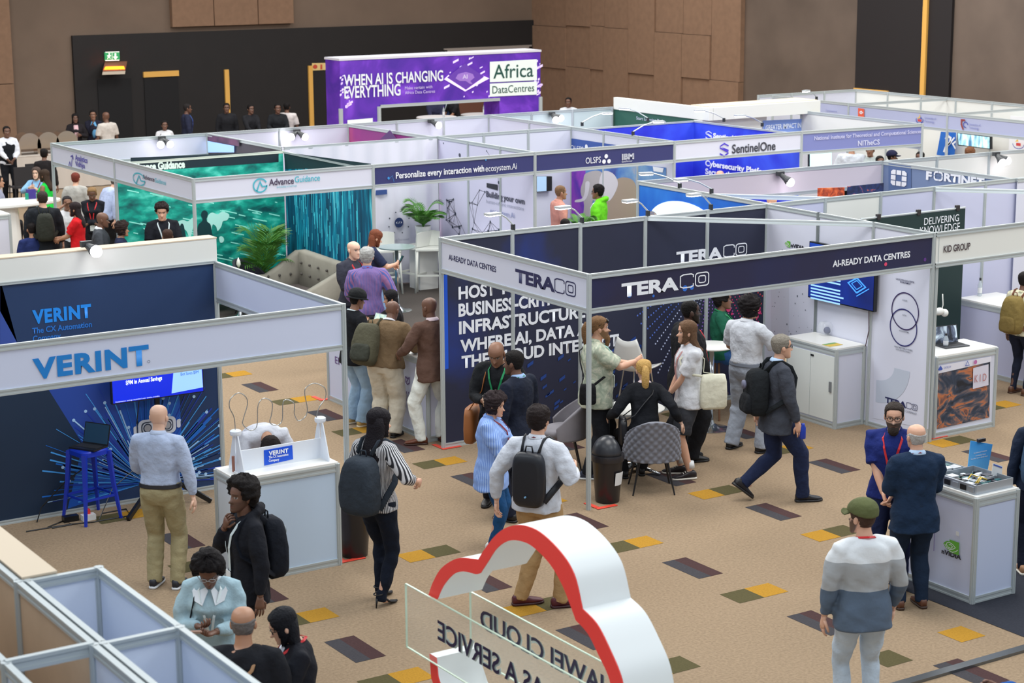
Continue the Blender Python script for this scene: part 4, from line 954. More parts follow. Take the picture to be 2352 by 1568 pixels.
    g=P2('u',A0-.012,(158,385),(170,388),354); g.stroke([(0,.1),(.25,.45),(.5,.15),(.85,.95)],.09,vi); g.stroke([(.5,.85),(.85,.98),(.98,.7)],.09,vi); g.done('emblem',f)
    fascia(t,(A0,V5),(2.75,V5),W_,2.12); post(t,2.75,V5)
    panel(t,(2.75,V5),(2.8,V4),.0,2.5,mat('panel_grey_dark',(70,64,78),.5)); beam(t,(2.75,V5),(2.8,V4),2.51)
    decal('u',2.74,[(474,323),(538,335),(538,350),(474,350)],mat('screen_pale',(150,190,250),.3,emit=.6),t,'wall_print'); decal('u',2.74,[(474,309),(550,322),(550,336),(474,322)],art('print_dusk',[(.3,(40,34,60)),(.7,(120,70,110))],2),t,'wall_print')
    # back-to-back stands behind the second row
    t=booth('exhibition_booth','plain white booth behind the cloth lined one, purple wall inside',4.2,14.3)
    wall(t,(2.75,V5),(5.6,V5),2,W_,ends=(0,1)); panel(t,(5.6,V5),(5.72,V4),.0,2.5,art('print_magenta',[(.3,(96,40,110)),(.5,(150,50,130)),(.7,(200,90,120))],.6,distort=.4)); beam(t,(5.6,V5),(5.72,V4),2.51)
    decal('u',5.6,[(875,320),(898,298),(912,318)],mat('print_aubergine',(84,46,110),.5),t,'wall_print',.02)
    t=booth('exhibition_booth','plain white booth with bare panels under the purple stand',7.2,14.3)
    wall(t,(5.6,V5),(8.7,V5),3,W_,ends=(0,1)); wall(t,(8.7,V5),(8.7,V4),2,W_,ends=(0,1))
    t=booth('exhibition_booth','plain pale mint booth wall left of the dark green side wall',10.1,14.3); wall(t,(8.72,V5),(11.66,V5),3,mat('panel_mint',(206,222,224),.55),ends=(0,1))
    # eco booth
    t=booth('exhibition_booth','booth draped in white cloth with the ecosystem.Ai fascia',4.3,11.3)
    dn=mat('fascia_navy',(50,54,108),.5); post(t,E1,V3)
    cl=MB(); n=60
    zs=(2.50,1.3,.02); RG=[[(A1+.08+(E1-A1-.12)*i/n,V4-.05+.025*math.sin(i*.9)+.02*math.sin(i*.37+z*2),z) for i in range(n+1)] for z in zs]
    V=[p for r_ in RG for p in r_]; cl.add(V,[(j*(n+1)+i,j*(n+1)+i+1,(j+1)*(n+1)+i+1,(j+1)*(n+1)+i) for j in range(2) for i in range(n)]); o=wbuild(cl,'backdrop_cloth',mat('cloth_white',(224,224,236),.8,bump=.2,bscale=4),t,True)
    wall(t,(E1,V4),(E1,V3),3,mat('panel_lilac_white',(208,206,230),.55),ends=(1,0)); beam(t,(A1,V4),(E1,V4),2.51)
    f=fascia(t,(A1,V3),(E1,V3),dn,2.17)[0]; wt('v',V3-.012,'Personalize every interaction with',(909,409),(1112,394),394,wht,f,.02); wt('v',V3-.012,'ecosystem.Ai',(1115,394),(1187,388),380,wht,f,.0)
    g=P2('v',V3-.012,(909,409),(1112,394),394); lb=mat('ink_sky',(60,140,210),.5); g.stroke([(-.08,-.2),(-.04,.45),(-.02,-.6)],.05,lb); g.dot(-.08,.1,.2,lb); g.dot(1.02,1.7,.14,lb); g.done('network_print',f)
    b=MB(); k=[]
    for i in range(46):
        v=rnd.uniform(10.7,12.7); z=rnd.uniform(.8,2.1) if i>6 else rnd.uniform(2.2,2.45); r_=rnd.uniform(.012,.035); k.append((v,z)); b.use(mat('node_dark',(52,60,78),.5)); b.add([(E1-.008,v+r_*math.cos(h),z+r_*math.sin(h)) for h in np.linspace(0,-2*PI,9,endpoint=False)],[tuple(range(9))])
    b.use(mat('node_line',(170,174,196),.5))
    for (v,z) in k:
        for (v2,z2) in k:
            d=math.hypot(v-v2,z-z2)
            if .05<d<.36: e=np.array([-(z2-z),(v2-v)])/d*.003; b.add([(E1-.007,v-e[0],z-e[1]),(E1-.007,v2-e[0],z2-e[1]),(E1-.007,v2+e[0],z2+e[1]),(E1-.007,v+e[0],z+e[1])],[(0,1,2,3)])
    wbuild(b,'network_print',None,t)
    ig=mat('ink_graphite',(70,72,92),.5); wt('u',E1-.012,'Building your own',(1117,452),(1205,468),438,ig,t,.03,name='wall_lettering'); wt('u',E1-.012,'human-centric interactions',(1117,466),(1203,482),458,mat('ink_mist',(160,164,184),.5),t,.0,name='wall_lettering'); wt('u',E1-.012,'ecosystem.Ai',(1126,490),(1182,500),478,mat('ink_mist2',(140,150,190),.5),t,.0,name='wall_lettering')
    decal('u',E1-.012,[(1118,420),(1143,424),(1143,437),(1118,430)],blk,t,'wall_print')
    g=P2('v',V4-.09,(905,524),(928,523),500,); g.dot(.5,.5,.48,mat('badge_navy',(40,60,110),.5)); 
    for h in range(8): g.dot(.5+1.05*math.cos(h*PI/4+.3),.5+1.05*math.sin(h*PI/4+.3),.07,mat('node_dark',(52,60,78),.5))
    g.stroke([(.33,.42),(.22,.5),(.33,.58)],.06,wht,k=1.4); g.stroke([(.67,.42),(.78,.5),(.67,.58)],.06,wht,k=1.4); g.stroke([(.46,.4),(.54,.6)],.06,wht,k=1.4); g.done('cloth_print',t)
    wt('v',V4-.09,'Low Code Environment',(893,556),(940,551),550,mat('ink_mist',(160,164,184),.5),t,0,name='wall_lettering')
    decal('v',V4-.1,[(863,437),(889,435),(889,446),(863,448)],mat('print_denim',(54,80,140),.5),t,'wall_print')
    # OLSPS booth
    t=booth('exhibition_booth','booth with navy OLSPS and IBM fascia and an elephant wall',7.2,11.3)
    post(t,E2,V3); wall(t,(E1,V4),(E2,V4),3,W_,ends=(0,1)); wall(t,(E2,V4),(E2,V3),3,W_,ends=(0,0))
    f=fascia(t,(E1,V3),(E2,V3),dn,2.17)[0]; wt('v',V3-.012,'OLSPS',(1345,376),(1380,373),362,wht,f,.0); g=P2('v',V3-.012,(1383,377),(1403,375),354)
    g.dot(.45,.76,.22,wht); g.dot(.2,.25,.22,wht); g.dot(.78,.25,.22,wht); g.done('emblem',f); wt('v',V3-.012,'IBM',(1428,366),(1456,364),352,wht,f,.05); wt('v',V3-.012,'Gold Partner',(1428,373),(1452,371),369,wht,f,.0)
    g=P2('v',V3-.012,(1428,366),(1456,364),352)
    for y in np.linspace(.1,.9,7): g.stroke([(0,y),(1,y)],.04,dn,k=1.6)
    g.done('lettering',f)
    el_=E2-.012; pic=art('print_nebula',[(.3,(60,70,150)),(.45,(70,120,190)),(.6,(120,160,200)),(.72,(206,176,160))],1.6,distort=.6); decal('u',el_,[(1305,360),(1530,385),(1530,520),(1305,520)],pic,t,'wall_print',.001)
    decal('u',el_,[(1305,380),(1345,386),(1345,515),(1305,515)],art('print_violet',[(.35,(90,40,170)),(.65,(150,60,190))],1.5),t,'wall_print',.002)
    eg=mat('print_elephant',(178,172,172),.6); ed=mat('print_elephant_ear',(214,210,216),.6); es=mat('print_elephant_body',(168,150,132),.6)
    decal('u',el_,curve([(1395,430),(1425,408),(1455,415),(1464,450),(1462,500),(1440,515),(1400,515),(1380,470)]),es,t,'wall_print',.004); decal('u',el_,curve([(1346,398),(1375,392),(1392,410),(1385,450),(1372,470),(1362,460),(1357,505),(1345,515),(1338,510),(1342,470),(1334,440),(1340,415)]),eg,t,'wall_print',.005)
    decal('u',el_,curve([(1385,394),(1408,398),(1420,420),(1412,445),(1398,462),(1382,452),(1376,425)]),ed,t,'wall_print',.006); decal('u',el_,curve([(1355,420),(1350,450),(1340,462),(1322,464),(1323,459),(1338,455),(1344,440),(1346,418)]),ed,t,'wall_print',.007)
    decal('u',el_,[(1500,382),(1525,386),(1523,396),(1502,393)],wht,t,'wall_print',.008)
    g=P2('u',el_-.0,(1309,345),(1420,361),317); g.poly(rrect(0,-.3,1,1,.06,.25),mat('print_header_blue',(50,84,160),.5),1); g.done('wall_print',t); wt('u',el_-.004,'OLSPS',(1311,344),(1340,348),333,wht,t,.0,name='wall_lettering'); g=P2('u',el_-.0,(1309,345),(1420,361),317); g.dot(.36,.5,.2,wht,3); g.done('wall_print',t)
    t2=thing('wall_screen','dark screen hung on the white back wall left of the pink shirted man','screen',(6.6,12.8,0)); b=MB(); P=[on('v',V4-.1,x,y) for x,y in ((1232,441),(1268,438),(1268,405),(1232,405))]; b.poly(P,.05,(0,1,0)); wbuild(b,'screen_case',mat('tv_black',(22,24,28),.4),t2); decal('v',V4-.102,[(1233,440),(1255,438),(1255,405),(1233,405)],mat('screen_pale2',(160,190,220),.3,emit=.5),t2,'display')
    # SentinelOne
    t=booth('exhibition_booth','booth with the white SentinelOne fascia and vivid blue walls',10,11.3)
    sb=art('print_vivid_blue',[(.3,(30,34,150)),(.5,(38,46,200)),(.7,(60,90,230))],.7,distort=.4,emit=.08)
    post(t,E3,V3); panel(t,(E2+.03,V4),(E3,V4),.0,2.46,sb); panel(t,(E3,V4),(E3,V3),.0,2.46,sb); beam(t,(E2,V4),(E3,V4),2.475,.03); beam(t,(E3,V4),(E3,V3),2.475,.03)
    f=fascia(t,(E2,V3),(E3,V3),W_,2.17)[0]; wt('v',V3-.012,'SentinelOne',(1681,351),(1781,345),330,mat('ink_graphite2',(58,60,72),.5),f,.02)
    def s1(pl_,val,bl,br,yt,mt,par):
        g=P2(pl_,val,bl,br,yt); g.poly([(0,.72),(0,.82),(.5,1.05),(1,.82),(1,.72),(.5,.92)],mt); g.poly([(.2,.7),(.5,.5),(1,.3),(1,.45),(.5,.62)],mt); g.poly([(0,.6),(0,.72),(.95,.3),(.95,.2)],mt); g.poly([(0,.25),(.5,.02),(1,.25),(1,.12),(.5,-.12),(0,.12)],mt); g.done('emblem',par)
    s1('v',V3-.012,(1653,358),(1673,356),330,mat('ink_purple',(72,50,200),.5),f); s1('u',E3-.012,(1621,318),(1635,319),300,wht,t); wt('u',E3-.012,'SentinelOne',(1638,317),(1712,325),305,wht,t,.05,name='wall_lettering')
    wt('u',E3-.012,'Cybersecurity Platform to',(1620,384),(1790,402),370,wht,t,.04,name='wall_lettering'); wt('u',E3-.012,'Secure the Future',(1620,402),(1735,414),388,wht,t,.04,name='wall_lettering')
    # NITheCS
    t=booth('exhibition_booth','booth with the periwinkle NITheCS fascia at the far right',12.8,11.3)
    pw=mat('fascia_periwinkle',(124,132,190),.55); post(t,E4,V3-.25); f=fascia(t,(E3,V3),(E4,V3-.25),pw,2.12)[0]
    lw=mat('ink_periwinkle_pale',(196,198,230),.5); l2=mat('ink_pale2',(206,210,236),.5)
    def tl(x,y):
        v_=V3
        for _ in range(6): p=onv(x,y,v_); v_=V3-.25*(p[0]-E3)/(E4-E3)-.012
        return p
    nn=np.array([-.25,-(E4-E3),0]); nn/=np.linalg.norm(nn)
    for s_,bl,br,yt,m_ in (('National Institute for Theoretical and Computational Sciences',(1870,322),(2116,305),313,lw),('NITheCS',(1970,335),(2020,331),323,l2)): letters(s_,tl(*bl),tl(*br),tl(bl[0],yt)[2]-tl(*bl)[2],m_,f,.02,nn,.004)
    fascia(t,(E4,V4),(E4,V3-.25),CREAM(),2.06); post(t,E4,V4); panel(t,(E3,V4),(E4-.9,V4),0,2.5,CREAM())
    decal('v',V4-.02,[(1752,277),(1880,271),(1880,305),(1752,312)],mat('print_cornflower',(120,150,220),.5),t,'wall_print'); wt('v',V4-.03,'GREATER IMPACT IN AFRICA',(1758,298),(1872,291),286,mat('ink_pale3',(214,226,246),.5),t,.03,name='wall_lettering')
    # raised cream header behind
    t=booth('exhibition_booth','booth with a tall cream header and dark green side wall',13,14.3)
    g_=mat('wall_forest',(34,86,74),.6); b=MB(); b.box((11.75,14.25,2.61),(.10,3.1,.24)); wbuild(b,'header_board',CREAM(),t); b=MB(); b.box((13.16,12.75,2.61),(2.7,.10,.24)); wbuild(b,'header_board',CREAM(),t)
    b=MB(); b.box((13.16,13.1,2.737),(2.7,.6,.012)); wbuild(b,'wood_capping',mat('raw_board',(214,196,172),.7),t); panel(t,(11.72,15.9),(11.72,12.95),0,2.49,g_); wt('u',11.70,'Start Learning Today',(1462,275),(1530,282),268,mat('ink_pale2',(206,210,236),.5),t,.0,name='wall_lettering')
    # far plain row and lilac side fascias
    t=booth('exhibition_booth','row of plain white panels before the dark opening at the far right',17.3,13.4)
    wall(t,(15.9,16.25),(18.7,16.2),3,W_); wall(t,(18.7,16.2),(18.7,8.0),8,CREAM(),ends=(0,1)); beam(t,(16.1,10.8),(18.7,10.8),2.5); beam(t,(16.1,13.6),(18.7,13.4),2.5)
    panel(t,(16.4,11.6),(16.4,10.6),0,1.9,mat('screen_card',(236,236,236),.5)) if False else None
    t=booth('exhibition_booth','booth with lilac side fascias and small institute crests, far right',16.4,11.5)
    for v1,v0 in ((16.0,13.6),(13.6,10.8),(10.8,7.9)):
        f=fascia(t,(16.1,v1),(16.1,v0),mat('fascia_lilac',(176,182,214),.55),2.18)[0]; post(t,16.1,v0)
        if v1==13.6: f_=f
        if v1==10.8: f2=f
    post(t,16.1,16.0); decal('u',16.08,[(1971,248),(1985,250),(1985,271),(1971,269)],mat('ink_coral',(226,96,70),.5),f_,'emblem'); g=P2('u',16.08,(1971,270),(1985,271),249); g.stroke([(.2,.6),(.5,.75),(.8,.6),(.5,.45),(.2,.6)],.08,wht,k=2); g.dot(.5,.6,.08,wht,2); g.done('emblem',f_)
    for (x,y,par) in ((2112,272,f_),(2214,287,f2)):
        g=P2('u',16.08,(x-8,y+10),(x+8,y+12),y-10); c1,c2,c3=(mat('crest_blue',(60,70,170),.5),mat('crest_red',(206,70,70),.5),mat('crest_gold',(236,190,70),.5))
        if par is f_: g.stroke([(.5+.5*math.cos(h),.4+.42*math.sin(h)) for h in np.linspace(PI*.9,PI*2.1,12)],.1,c1); g.poly([(.25,.2),(.75,.2),(.75,.45),(.25,.45)],c2); g.poly([(.15,.5),(.4,.55),(.3,.75)],c3); g.poly([(.55,.55),(.85,.5),(.7,.75)],c1); g.poly([(.4,.6),(.6,.6),(.5,1.1)],c3)
        else: g.stroke([(.6,1.1),(.1,1.1),(.1,.6),(.4,0)],.2,mat('crest_maroon',(150,60,60),.5)); g.stroke([(.7+.3*math.cos(h),.6+.3*math.sin(h)) for h in np.linspace(0,5,14)],.1,c1)
        g.done('emblem',par)
        wt('u',16.08,'Durban University' if False else 'University of',(x+12,y),(x+38,y+4),y-5,mat('ink_steel',(120,128,190),.5),par,0); wt('u',16.08,'Technology',(x+12,y+8),(x+34,y+11),y+3,mat('ink_steel',(120,128,190),.5),par,0)
    wt('u',16.08,'Computational',(1897,255),(1922,258),251,mat('ink_steel',(120,128,190),.5),f_,0)
    decal('u',18.6,[(2165,302),(2200,304),(2196,362),(2155,355)],mat('print_azure',(30,104,196),.5),t,'wall_print',.05); 
    g=P2('u',18.5,(2162,350),(2196,354),308); g.stroke([(.25,.75),(.4,.95),(.6,.85),(.55,.6),(.3,.35),(.2,.1),(.45,.05)],.13,wht); g.stroke([(.85,.9),(.6,.6),(.3,.3)],.1,wht); g.stroke([(.95,.7),(.75,.55),(.95,.3)],.1,wht); g.done('wall_print',t)
    panel(t,(18.6,11.5),(18.6,9.0),.0,2.3,mat('card_white',(232,234,238),.5))
    t2=thing('wall_screen','screen showing a bright street scene under the lilac fascia','screen',(18.3,10.6,0)); P=[on('u',18.3,x,y) for x,y in ((2198,304),(2275,314),(2275,343),(2200,334))]; b=MB(); b.poly(P[::-1],.06,(1,0,0)); wbuild(b,'screen_case',mat('tv_black',(22,24,28),.4),t2)
    decal('u',18.29,[(2200,306),(2273,315),(2273,341),(2202,332)],art('display_street',[(.35,(70,120,160)),(.5,(170,220,230)),(.65,(230,240,240)),(.75,(190,80,90))],3,(1,3,1),emit=.7,distort=.3),t2,'display')
    g=P2('u',18.5,(2326,340),(2352,343),318); g.stroke([(.5+.5*math.cos(h),.5+.5*math.sin(h)) for h in np.linspace(PI,2*PI,12)],.07,c1); g.poly([(.3,.3),(.7,.3),(.7,.6),(.3,.6)],c2); g.poly([(.2,.7),(.5,.75),(.4,1)],c3); g.done('wall_print',t)
    # stand behind the centre: bright globe wall and pinkish fascia seen from behind
    t=booth('exhibition_booth','booth behind the centre one with a glowing globe on a blue wall',2.6,4.5)
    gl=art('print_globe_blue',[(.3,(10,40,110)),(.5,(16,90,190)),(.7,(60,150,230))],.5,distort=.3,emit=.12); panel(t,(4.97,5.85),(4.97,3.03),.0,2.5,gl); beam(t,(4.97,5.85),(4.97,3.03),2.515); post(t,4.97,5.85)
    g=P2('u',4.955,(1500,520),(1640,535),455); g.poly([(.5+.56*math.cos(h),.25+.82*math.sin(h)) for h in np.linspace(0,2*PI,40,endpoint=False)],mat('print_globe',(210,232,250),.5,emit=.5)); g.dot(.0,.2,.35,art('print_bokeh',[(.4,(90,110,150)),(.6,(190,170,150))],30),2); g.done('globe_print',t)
    t=booth('exhibition_booth','booth with a blank pinkish fascia seen from behind and grey-blue FORTINET wall',7.2,4.5)
    f=fascia(t,(4.97,5.85),(9.56,5.66),mat('fascia_blush',(214,206,216),.55),2.13)[0]; post(t,9.5,5.66); beam(t,(4.97,4.3),(6.1,3.05),2.5,.06,mt=mat('bar_white',(214,224,228),.4),name='cross_bar')
    fb=mat('wall_slate_blue',(112,132,170),.55); panel(t,(9.5,5.65),(9.5,3.03),.0,2.49,fb); beam(t,(9.5,5.65),(9.5,3.03),2.51); decal('u',9.49,[(2041,375),(2093,382),(2093,440),(2041,440)],mat('wall_deep_slate',(84,108,154),.55),t,'wall_print')
    g=P2('u',9.48,(2046,424),(2083,427),388)
    for i in range(3):
        for j in range(3):
            if (i,j)!=(1,1): 
                x,y=i*.34,j*.35; c_=.12; P=[(x,y),(x+.29,y),(x+.29,y+.29),(x,y+.29)]
                if (i,j)==(0,0): P=[(x,y+c_),(x+c_,y)]+P[1:]
                if (i,j)==(2,0): P=[P[0],(x+.29-c_,y),(x+.29,y+c_)]+P[2:]
                if (i,j)==(2,2): P=P[:2]+[(x+.29,y+.29-c_),(x+.29-c_,y+.29),P[3]]
                if (i,j)==(0,2): P=P[:3]+[(x+c_,y+.29),(x,y+.29-c_)]
                g.poly(P,wht)
    g.done('emblem',t); wt('u',9.48,'F',(2127,411),(2140,413),391,wht,t,.05,name='wall_lettering'); wt('u',9.48,'RTINET',(2168,416),(2261,426),397,wht,t,.05,name='wall_lettering')
    g=P2('u',9.48,(2145,413),(2165,415),393); g.stroke(rrect(.05,.05,.95,.95,.25,.25),.2,wht,True); g.stroke([(.5,-.1),(.5,1.1)],.06,fb,k=1.6); g.stroke([(-.1,.5),(1.1,.5)],.06,fb,k=1.6); g.done('wall_lettering',t)
    wall(t,(9.5,5.66),(15,5.4),5,CREAM(),ends=(0,1)); wall(t,(9.5,2.95),(12,2.9),2,W_,ends=(0,1))
    # purple gateway stand
    vA=23.0; t=booth('gateway_stand','purple gateway stand with WHEN AI IS CHANGING EVERYTHING banner',11.7,vA)
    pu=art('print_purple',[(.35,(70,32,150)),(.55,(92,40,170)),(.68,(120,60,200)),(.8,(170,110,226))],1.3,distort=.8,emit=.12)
    xl=onv(780,140,vA)[0]; xr=onv(1241,122,vA)[0]; zt=onv(780,139,vA)[2]; zb=onv(860,245,vA)[2]
    xo0=onv(873,250,vA)[0]; xo1=onv(1147,240,vA)[0]
    b=MB(); b.box(((xl+xr)/2,vA+.35,(zt+zb)/2),(xr-xl,.7,zt-zb)); wbuild(b,'header_box',pu,t); b=MB(); b.box(((xl+xr)/2,vA+.35,zt+.02),(xr-xl+.04,.74,.05)); wbuild(b,'top_rail',mat('rail_white',(214,212,222),.5),t)
    for a,c_ in ((xl,xo0-.05),(xo1,xr)): b=MB(); b.box(((a+c_)/2,vA+.35,zb/2),(c_-a,.7,zb)); wbuild(b,'side_pylon',pu,t)
    for x_ in (xl,xr,xo0-.03): post(t,x_,vA-.0,zb,0,.05)
    beam(t,(xo0,vA-.02),(xo1,vA-.02),zb,.07)
    wt('v',vA-.02,'WHEN AI IS CHANGING',(790,196),(1018,186),170,wht,t,.02,name='wall_lettering'); wt('v',vA-.02,'EVERYTHING',(791,225),(920,219),197,wht,t,.02,name='wall_lettering'); lp=mat('ink_lilac',(214,196,240),.5)
    wt('v',vA-.02,'Make certain with',(930,206),(993,202),199,lp,t,0,name='wall_lettering'); wt('v',vA-.02,'Africa Data Centres',(930,217),(999,212),210,lp,t,0,name='wall_lettering')
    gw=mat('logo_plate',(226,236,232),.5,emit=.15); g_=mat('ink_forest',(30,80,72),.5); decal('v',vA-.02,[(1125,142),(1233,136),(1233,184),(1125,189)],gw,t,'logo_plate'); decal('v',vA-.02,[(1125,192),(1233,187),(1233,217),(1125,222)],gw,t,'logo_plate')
    wt('v',vA-.03,'Africa',(1133,180),(1225,176),148,g_,t,.005,name='wall_lettering'); wt('v',vA-.03,'DataCentres',(1131,214),(1227,210),197,g_,t,.0,name='wall_lettering')
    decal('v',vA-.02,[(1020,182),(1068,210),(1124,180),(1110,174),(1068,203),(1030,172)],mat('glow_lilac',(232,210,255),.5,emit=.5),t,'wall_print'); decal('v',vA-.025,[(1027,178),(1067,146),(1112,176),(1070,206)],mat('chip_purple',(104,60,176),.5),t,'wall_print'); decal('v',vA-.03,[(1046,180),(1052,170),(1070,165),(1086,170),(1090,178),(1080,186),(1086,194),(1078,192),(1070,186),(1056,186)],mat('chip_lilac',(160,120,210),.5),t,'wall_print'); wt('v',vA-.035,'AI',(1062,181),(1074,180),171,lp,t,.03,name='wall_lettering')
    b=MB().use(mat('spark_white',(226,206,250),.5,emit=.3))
    for i in range(70):
        x_=rnd.choice((rnd.uniform(xl,xl+.25),rnd.uniform(xl+(xr-xl)*.5,xl+(xr-xl)*.74),rnd.uniform(xr-.2,xr))); z=rnd.uniform(zb,zt-.05); r_=rnd.uniform(.012,.03); L=rnd.choice((1,1,3)); b.add([(x_-r_*L,vA-.012,z-r_-r_*L*.4),(x_+r_*L,vA-.012,z-r_+r_*L*.4),(x_+r_*L,vA-.012,z+r_+r_*L*.4),(x_-r_*L,vA-.012,z+r_-r_*L*.4)],[(0,1,2,3)])
    wbuild(b,'spark_print',None,t); decal('v',vA-.02,[(798,276),(856,271),(856,300),(798,300)],gw,t,'logo_plate')
    # near stand, bottom left: looking down on its open rails
    t=booth('exhibition_booth','near aluminium booth frame with pale blue panels in the bottom left corner',-8,-7)
    pb=mat('panel_sky',(222,232,250),.55); pw_=mat('panel_sky2',(226,234,250),.55); wd=mat('panel_beige_wood',(204,180,154),.6,noise=.08,nscale=3); Z=2.54
    uA,uB,uC,uD=-7.66,-8.065,-8.115,-8.56
    def run(u,v1,v0,mats,r=.03):
        vs=np.arange(v1,v0-.01,-1.13); wall(t,(u,v1),(u,v0),len(vs)-1,mats,Z)
    run(uA,-6.15,-9.55,pb); run(uB,-6.15,-9.55,pb)
    for v in (-6.15,-7.28,-8.41): beam(t,(uB,v),(uA,v),Z-.03); panel(t,(uB,v),(uA,v),.05,Z-.06,pw_)
    run(uC,-5.0,-9.55,[wd,wd,pb,pb]); run(uD,-5.0,-9.55,[wd,wd,pb,pb])
    for v in (-7.26,-8.4): beam(t,(uD,v),(uC,v),Z-.03,.07); panel(t,(uD,v),(uC,v),.05,Z-.5,pb)
    b=MB(); b.box((-7.99,-4.62,Z-.2),(.19,3.0,.4)); wbuild(b,'header_board',mat('board_cream2',(222,216,206),.6),t); b=MB(); b.box((-7.99,-4.62,Z+.006),(.20,3.01,.012)); wbuild(b,'wood_capping',mat('raw_board',(214,196,172),.7),t)
    b=MB(); b.box((-7.99,-4.62,Z/2-.2),(.14,2.9,Z-.4)); wbuild(b,'wall_panel',wd,t)
# ================================================================ furniture and things on show
def T3(u,v,rz):
    """local metres -> world, turned rz degrees about the upright"""
    c,s=math.cos(R(rz)),math.sin(R(rz)); return lambda x,y,z:np.array([u+c*x-s*y,v+s*x+c*y,z])
def laptop(label,u,v,z,rz,screen,open_=100,col=(60,62,68),w=.33):
    t=thing('laptop',label,'laptop',(u,v,z)); L=T3(u,v,rz); ax=[L(1,0,0)-L(0,0,0),L(0,1,0)-L(0,0,0),(0,0,1)]
    b=MB(); b.box(L(0,0,z+.009),(w,.23,.016),ax); wbuild(b,'base',mat('laptop_%d'%col[0],col,.4,.3),t)
    b=MB(); b.box(L(0,.01,z+.018),(w*.88,.12,.003),ax); wbuild(b,'keyboard',mat('keys_dark',(30,31,34),.6),t)
    a=R(open_); d=np.array(ax[1])*(-math.cos(a))+np.array([0,0,math.sin(a)]); n=np.cross(ax[0],d); c=L(0,.115,z+.014)+d*.11
    b=MB(); b.box(c,(w,.22,.008),(ax[0],d,n)); wbuild(b,'lid',mat('laptop_%d'%col[0],col,.4,.3),t); b=MB(); b.box(c+n*.0045,(w*.94,.2,.002),(ax[0],d,n)); wbuild(b,'screen',screen,t); return t
def bin_(label,u,v,rz,sheet=None):
    t=thing('swing_bin',label,'bin',(u,v,0)); pb=mat('bin_plastic',(38,36,40),.3); b=MB()
    b.lathe((u,v,0),[(.125,0),(.13,.01),(.165,.47),(.17,.48)],28); wbuild(b,'bin_body',pb,t,30)
    b=MB(); b.lathe((u,v,0),[(.18,.46),(.185,.50),(.178,.53),(.17,.53)],28); wbuild(b,'rim',pb,t,30)
    L=T3(u,v,rz); V=[];F=[];n=24;m=10
    for i in range(m+1):
        th=PI/2*i/m
        for j in range(n): 
            h=2*PI*j/n; r_=.168*math.cos(th)+.002; V.append(L(r_*math.cos(h),r_*math.sin(h),.53+.20*math.sin(th)))
    for i in range(m):
        for j in range(n):
            h=2*PI*(j+.5)/n; 
            if math.cos(h)>.72 and i<7: continue
            F.append((i*n+j,i*n+(j+1)%n,(i+1)*n+(j+1)%n,(i+1)*n+j))
    b=MB(); b.add(V,F); o=wbuild(b,'dome_lid',mat('bin_dome',(46,48,54),.32),t,True); so=o.modifiers.new('s','SOLIDIFY'); so.thickness=.006
    b=MB(); b.lathe((u,v,0),[(.15,.50),(.15,.535)],20); wbuild(b,'opening',mat('bin_inside_shade',(14,14,16),.8),t)  # solid near-black disc paints the shade inside the bin mouth
    if sheet:
        L2=T3(u,v,sheet); b=MB(); P=[L2((.145+.035*k+.003)*math.cos(h),(.145+.035*k+.003)*math.sin(h),.14+.26*k) for k,h in ((.25,-.35),(.25,0),(.25,.35),(.8,.35),(.8,0),(.8,-.35))]; b.add(P,[(0,1,4,5),(1,2,3,4)]); o=wbuild(b,'paper_sheet',mat('paper',(226,228,230),.7),t); so=o.modifiers.new('s','SOLIDIFY'); so.thickness=.002
    return t
def shell_chair(label,u,v,rz,fab,quilt=False):
    """upholstered tub chair: rounded back wrapping the seat, four slim legs"""
    t=thing('tub_chair',label,'chair',(u,v,0)); L=T3(u,v,rz)
    b=MB(); RG=[]
    for z,s_ in ((.40,.80),(.415,.95),(.45,1.0),(.48,.97),(.495,.8)): RG.append(np.array([L(.245*s_*math.cos(h),.235*s_*math.sin(h)+.0,z-.012*math.sin(h)) for h in np.linspace(0,2*PI,24,endpoint=False)]))
    b.rings(RG); wbuild(b,'seat',fab,t,True)
    n,m=(84,34) if quilt else (36,14); V=[];F=[]
    for k,off in ((0,0.),(1,.045)):
        for i in range(m+1):
            for j in range(n+1):
                a=-1.75+3.5*j/n; hh=(.46*math.cos(a*.78)**.8 if abs(a)<1.9 else 0)+.02; z=.38+hh*i/m; lean_=.10*(i/m)**1.4*math.cos(a)
                r_=.262+off-.02*(i/m)**2; q_=0
                if quilt and k: 
                    s1=(a*r_/.075+i/m*hh/.075); s2=(a*r_/.075-i/m*hh/.075); q_=.020*(abs(math.sin(PI*s1/1.2))*abs(math.sin(PI*s2/1.2)))**.6
                V.append(L((r_+q_)*math.sin(a),-(r_+q_)*math.cos(a)-lean_,z))
    M_=(m+1)*(n+1)
    for i in range(m):
        for j in range(n):
            a=i*(n+1)+j; F.append((a,a+n+1,a+n+2,a+1)); F.append((M_+a,M_+a+1,M_+a+n+2,M_+a+n+1))
    for j in range(n): a=m*(n+1)+j; F.append((a,M_+a,M_+a+1,a+1)); F.append((j,j+1,M_+j+1,M_+j))
    for i in range(m):
        a=i*(n+1); F.append((a,M_+a,M_+a+n+1,a+n+1)); a+=n; F.append((a,a+n+1,M_+a+n+1,M_+a))
    b=MB(); b.add(V,F); wbuild(b,'backrest',fab,t,True)
    for x,y in ((-.19,-.19),(.19,-.19),(.19,.19),(-.19,.19)): b=MB(); b.tube([L(x*.75,y*.75,.41),L(x*1.2,y*1.2,0)],[.015,.009],8); wbuild(b,'leg',mat('leg_black',(24,24,28),.4),t)
    return t
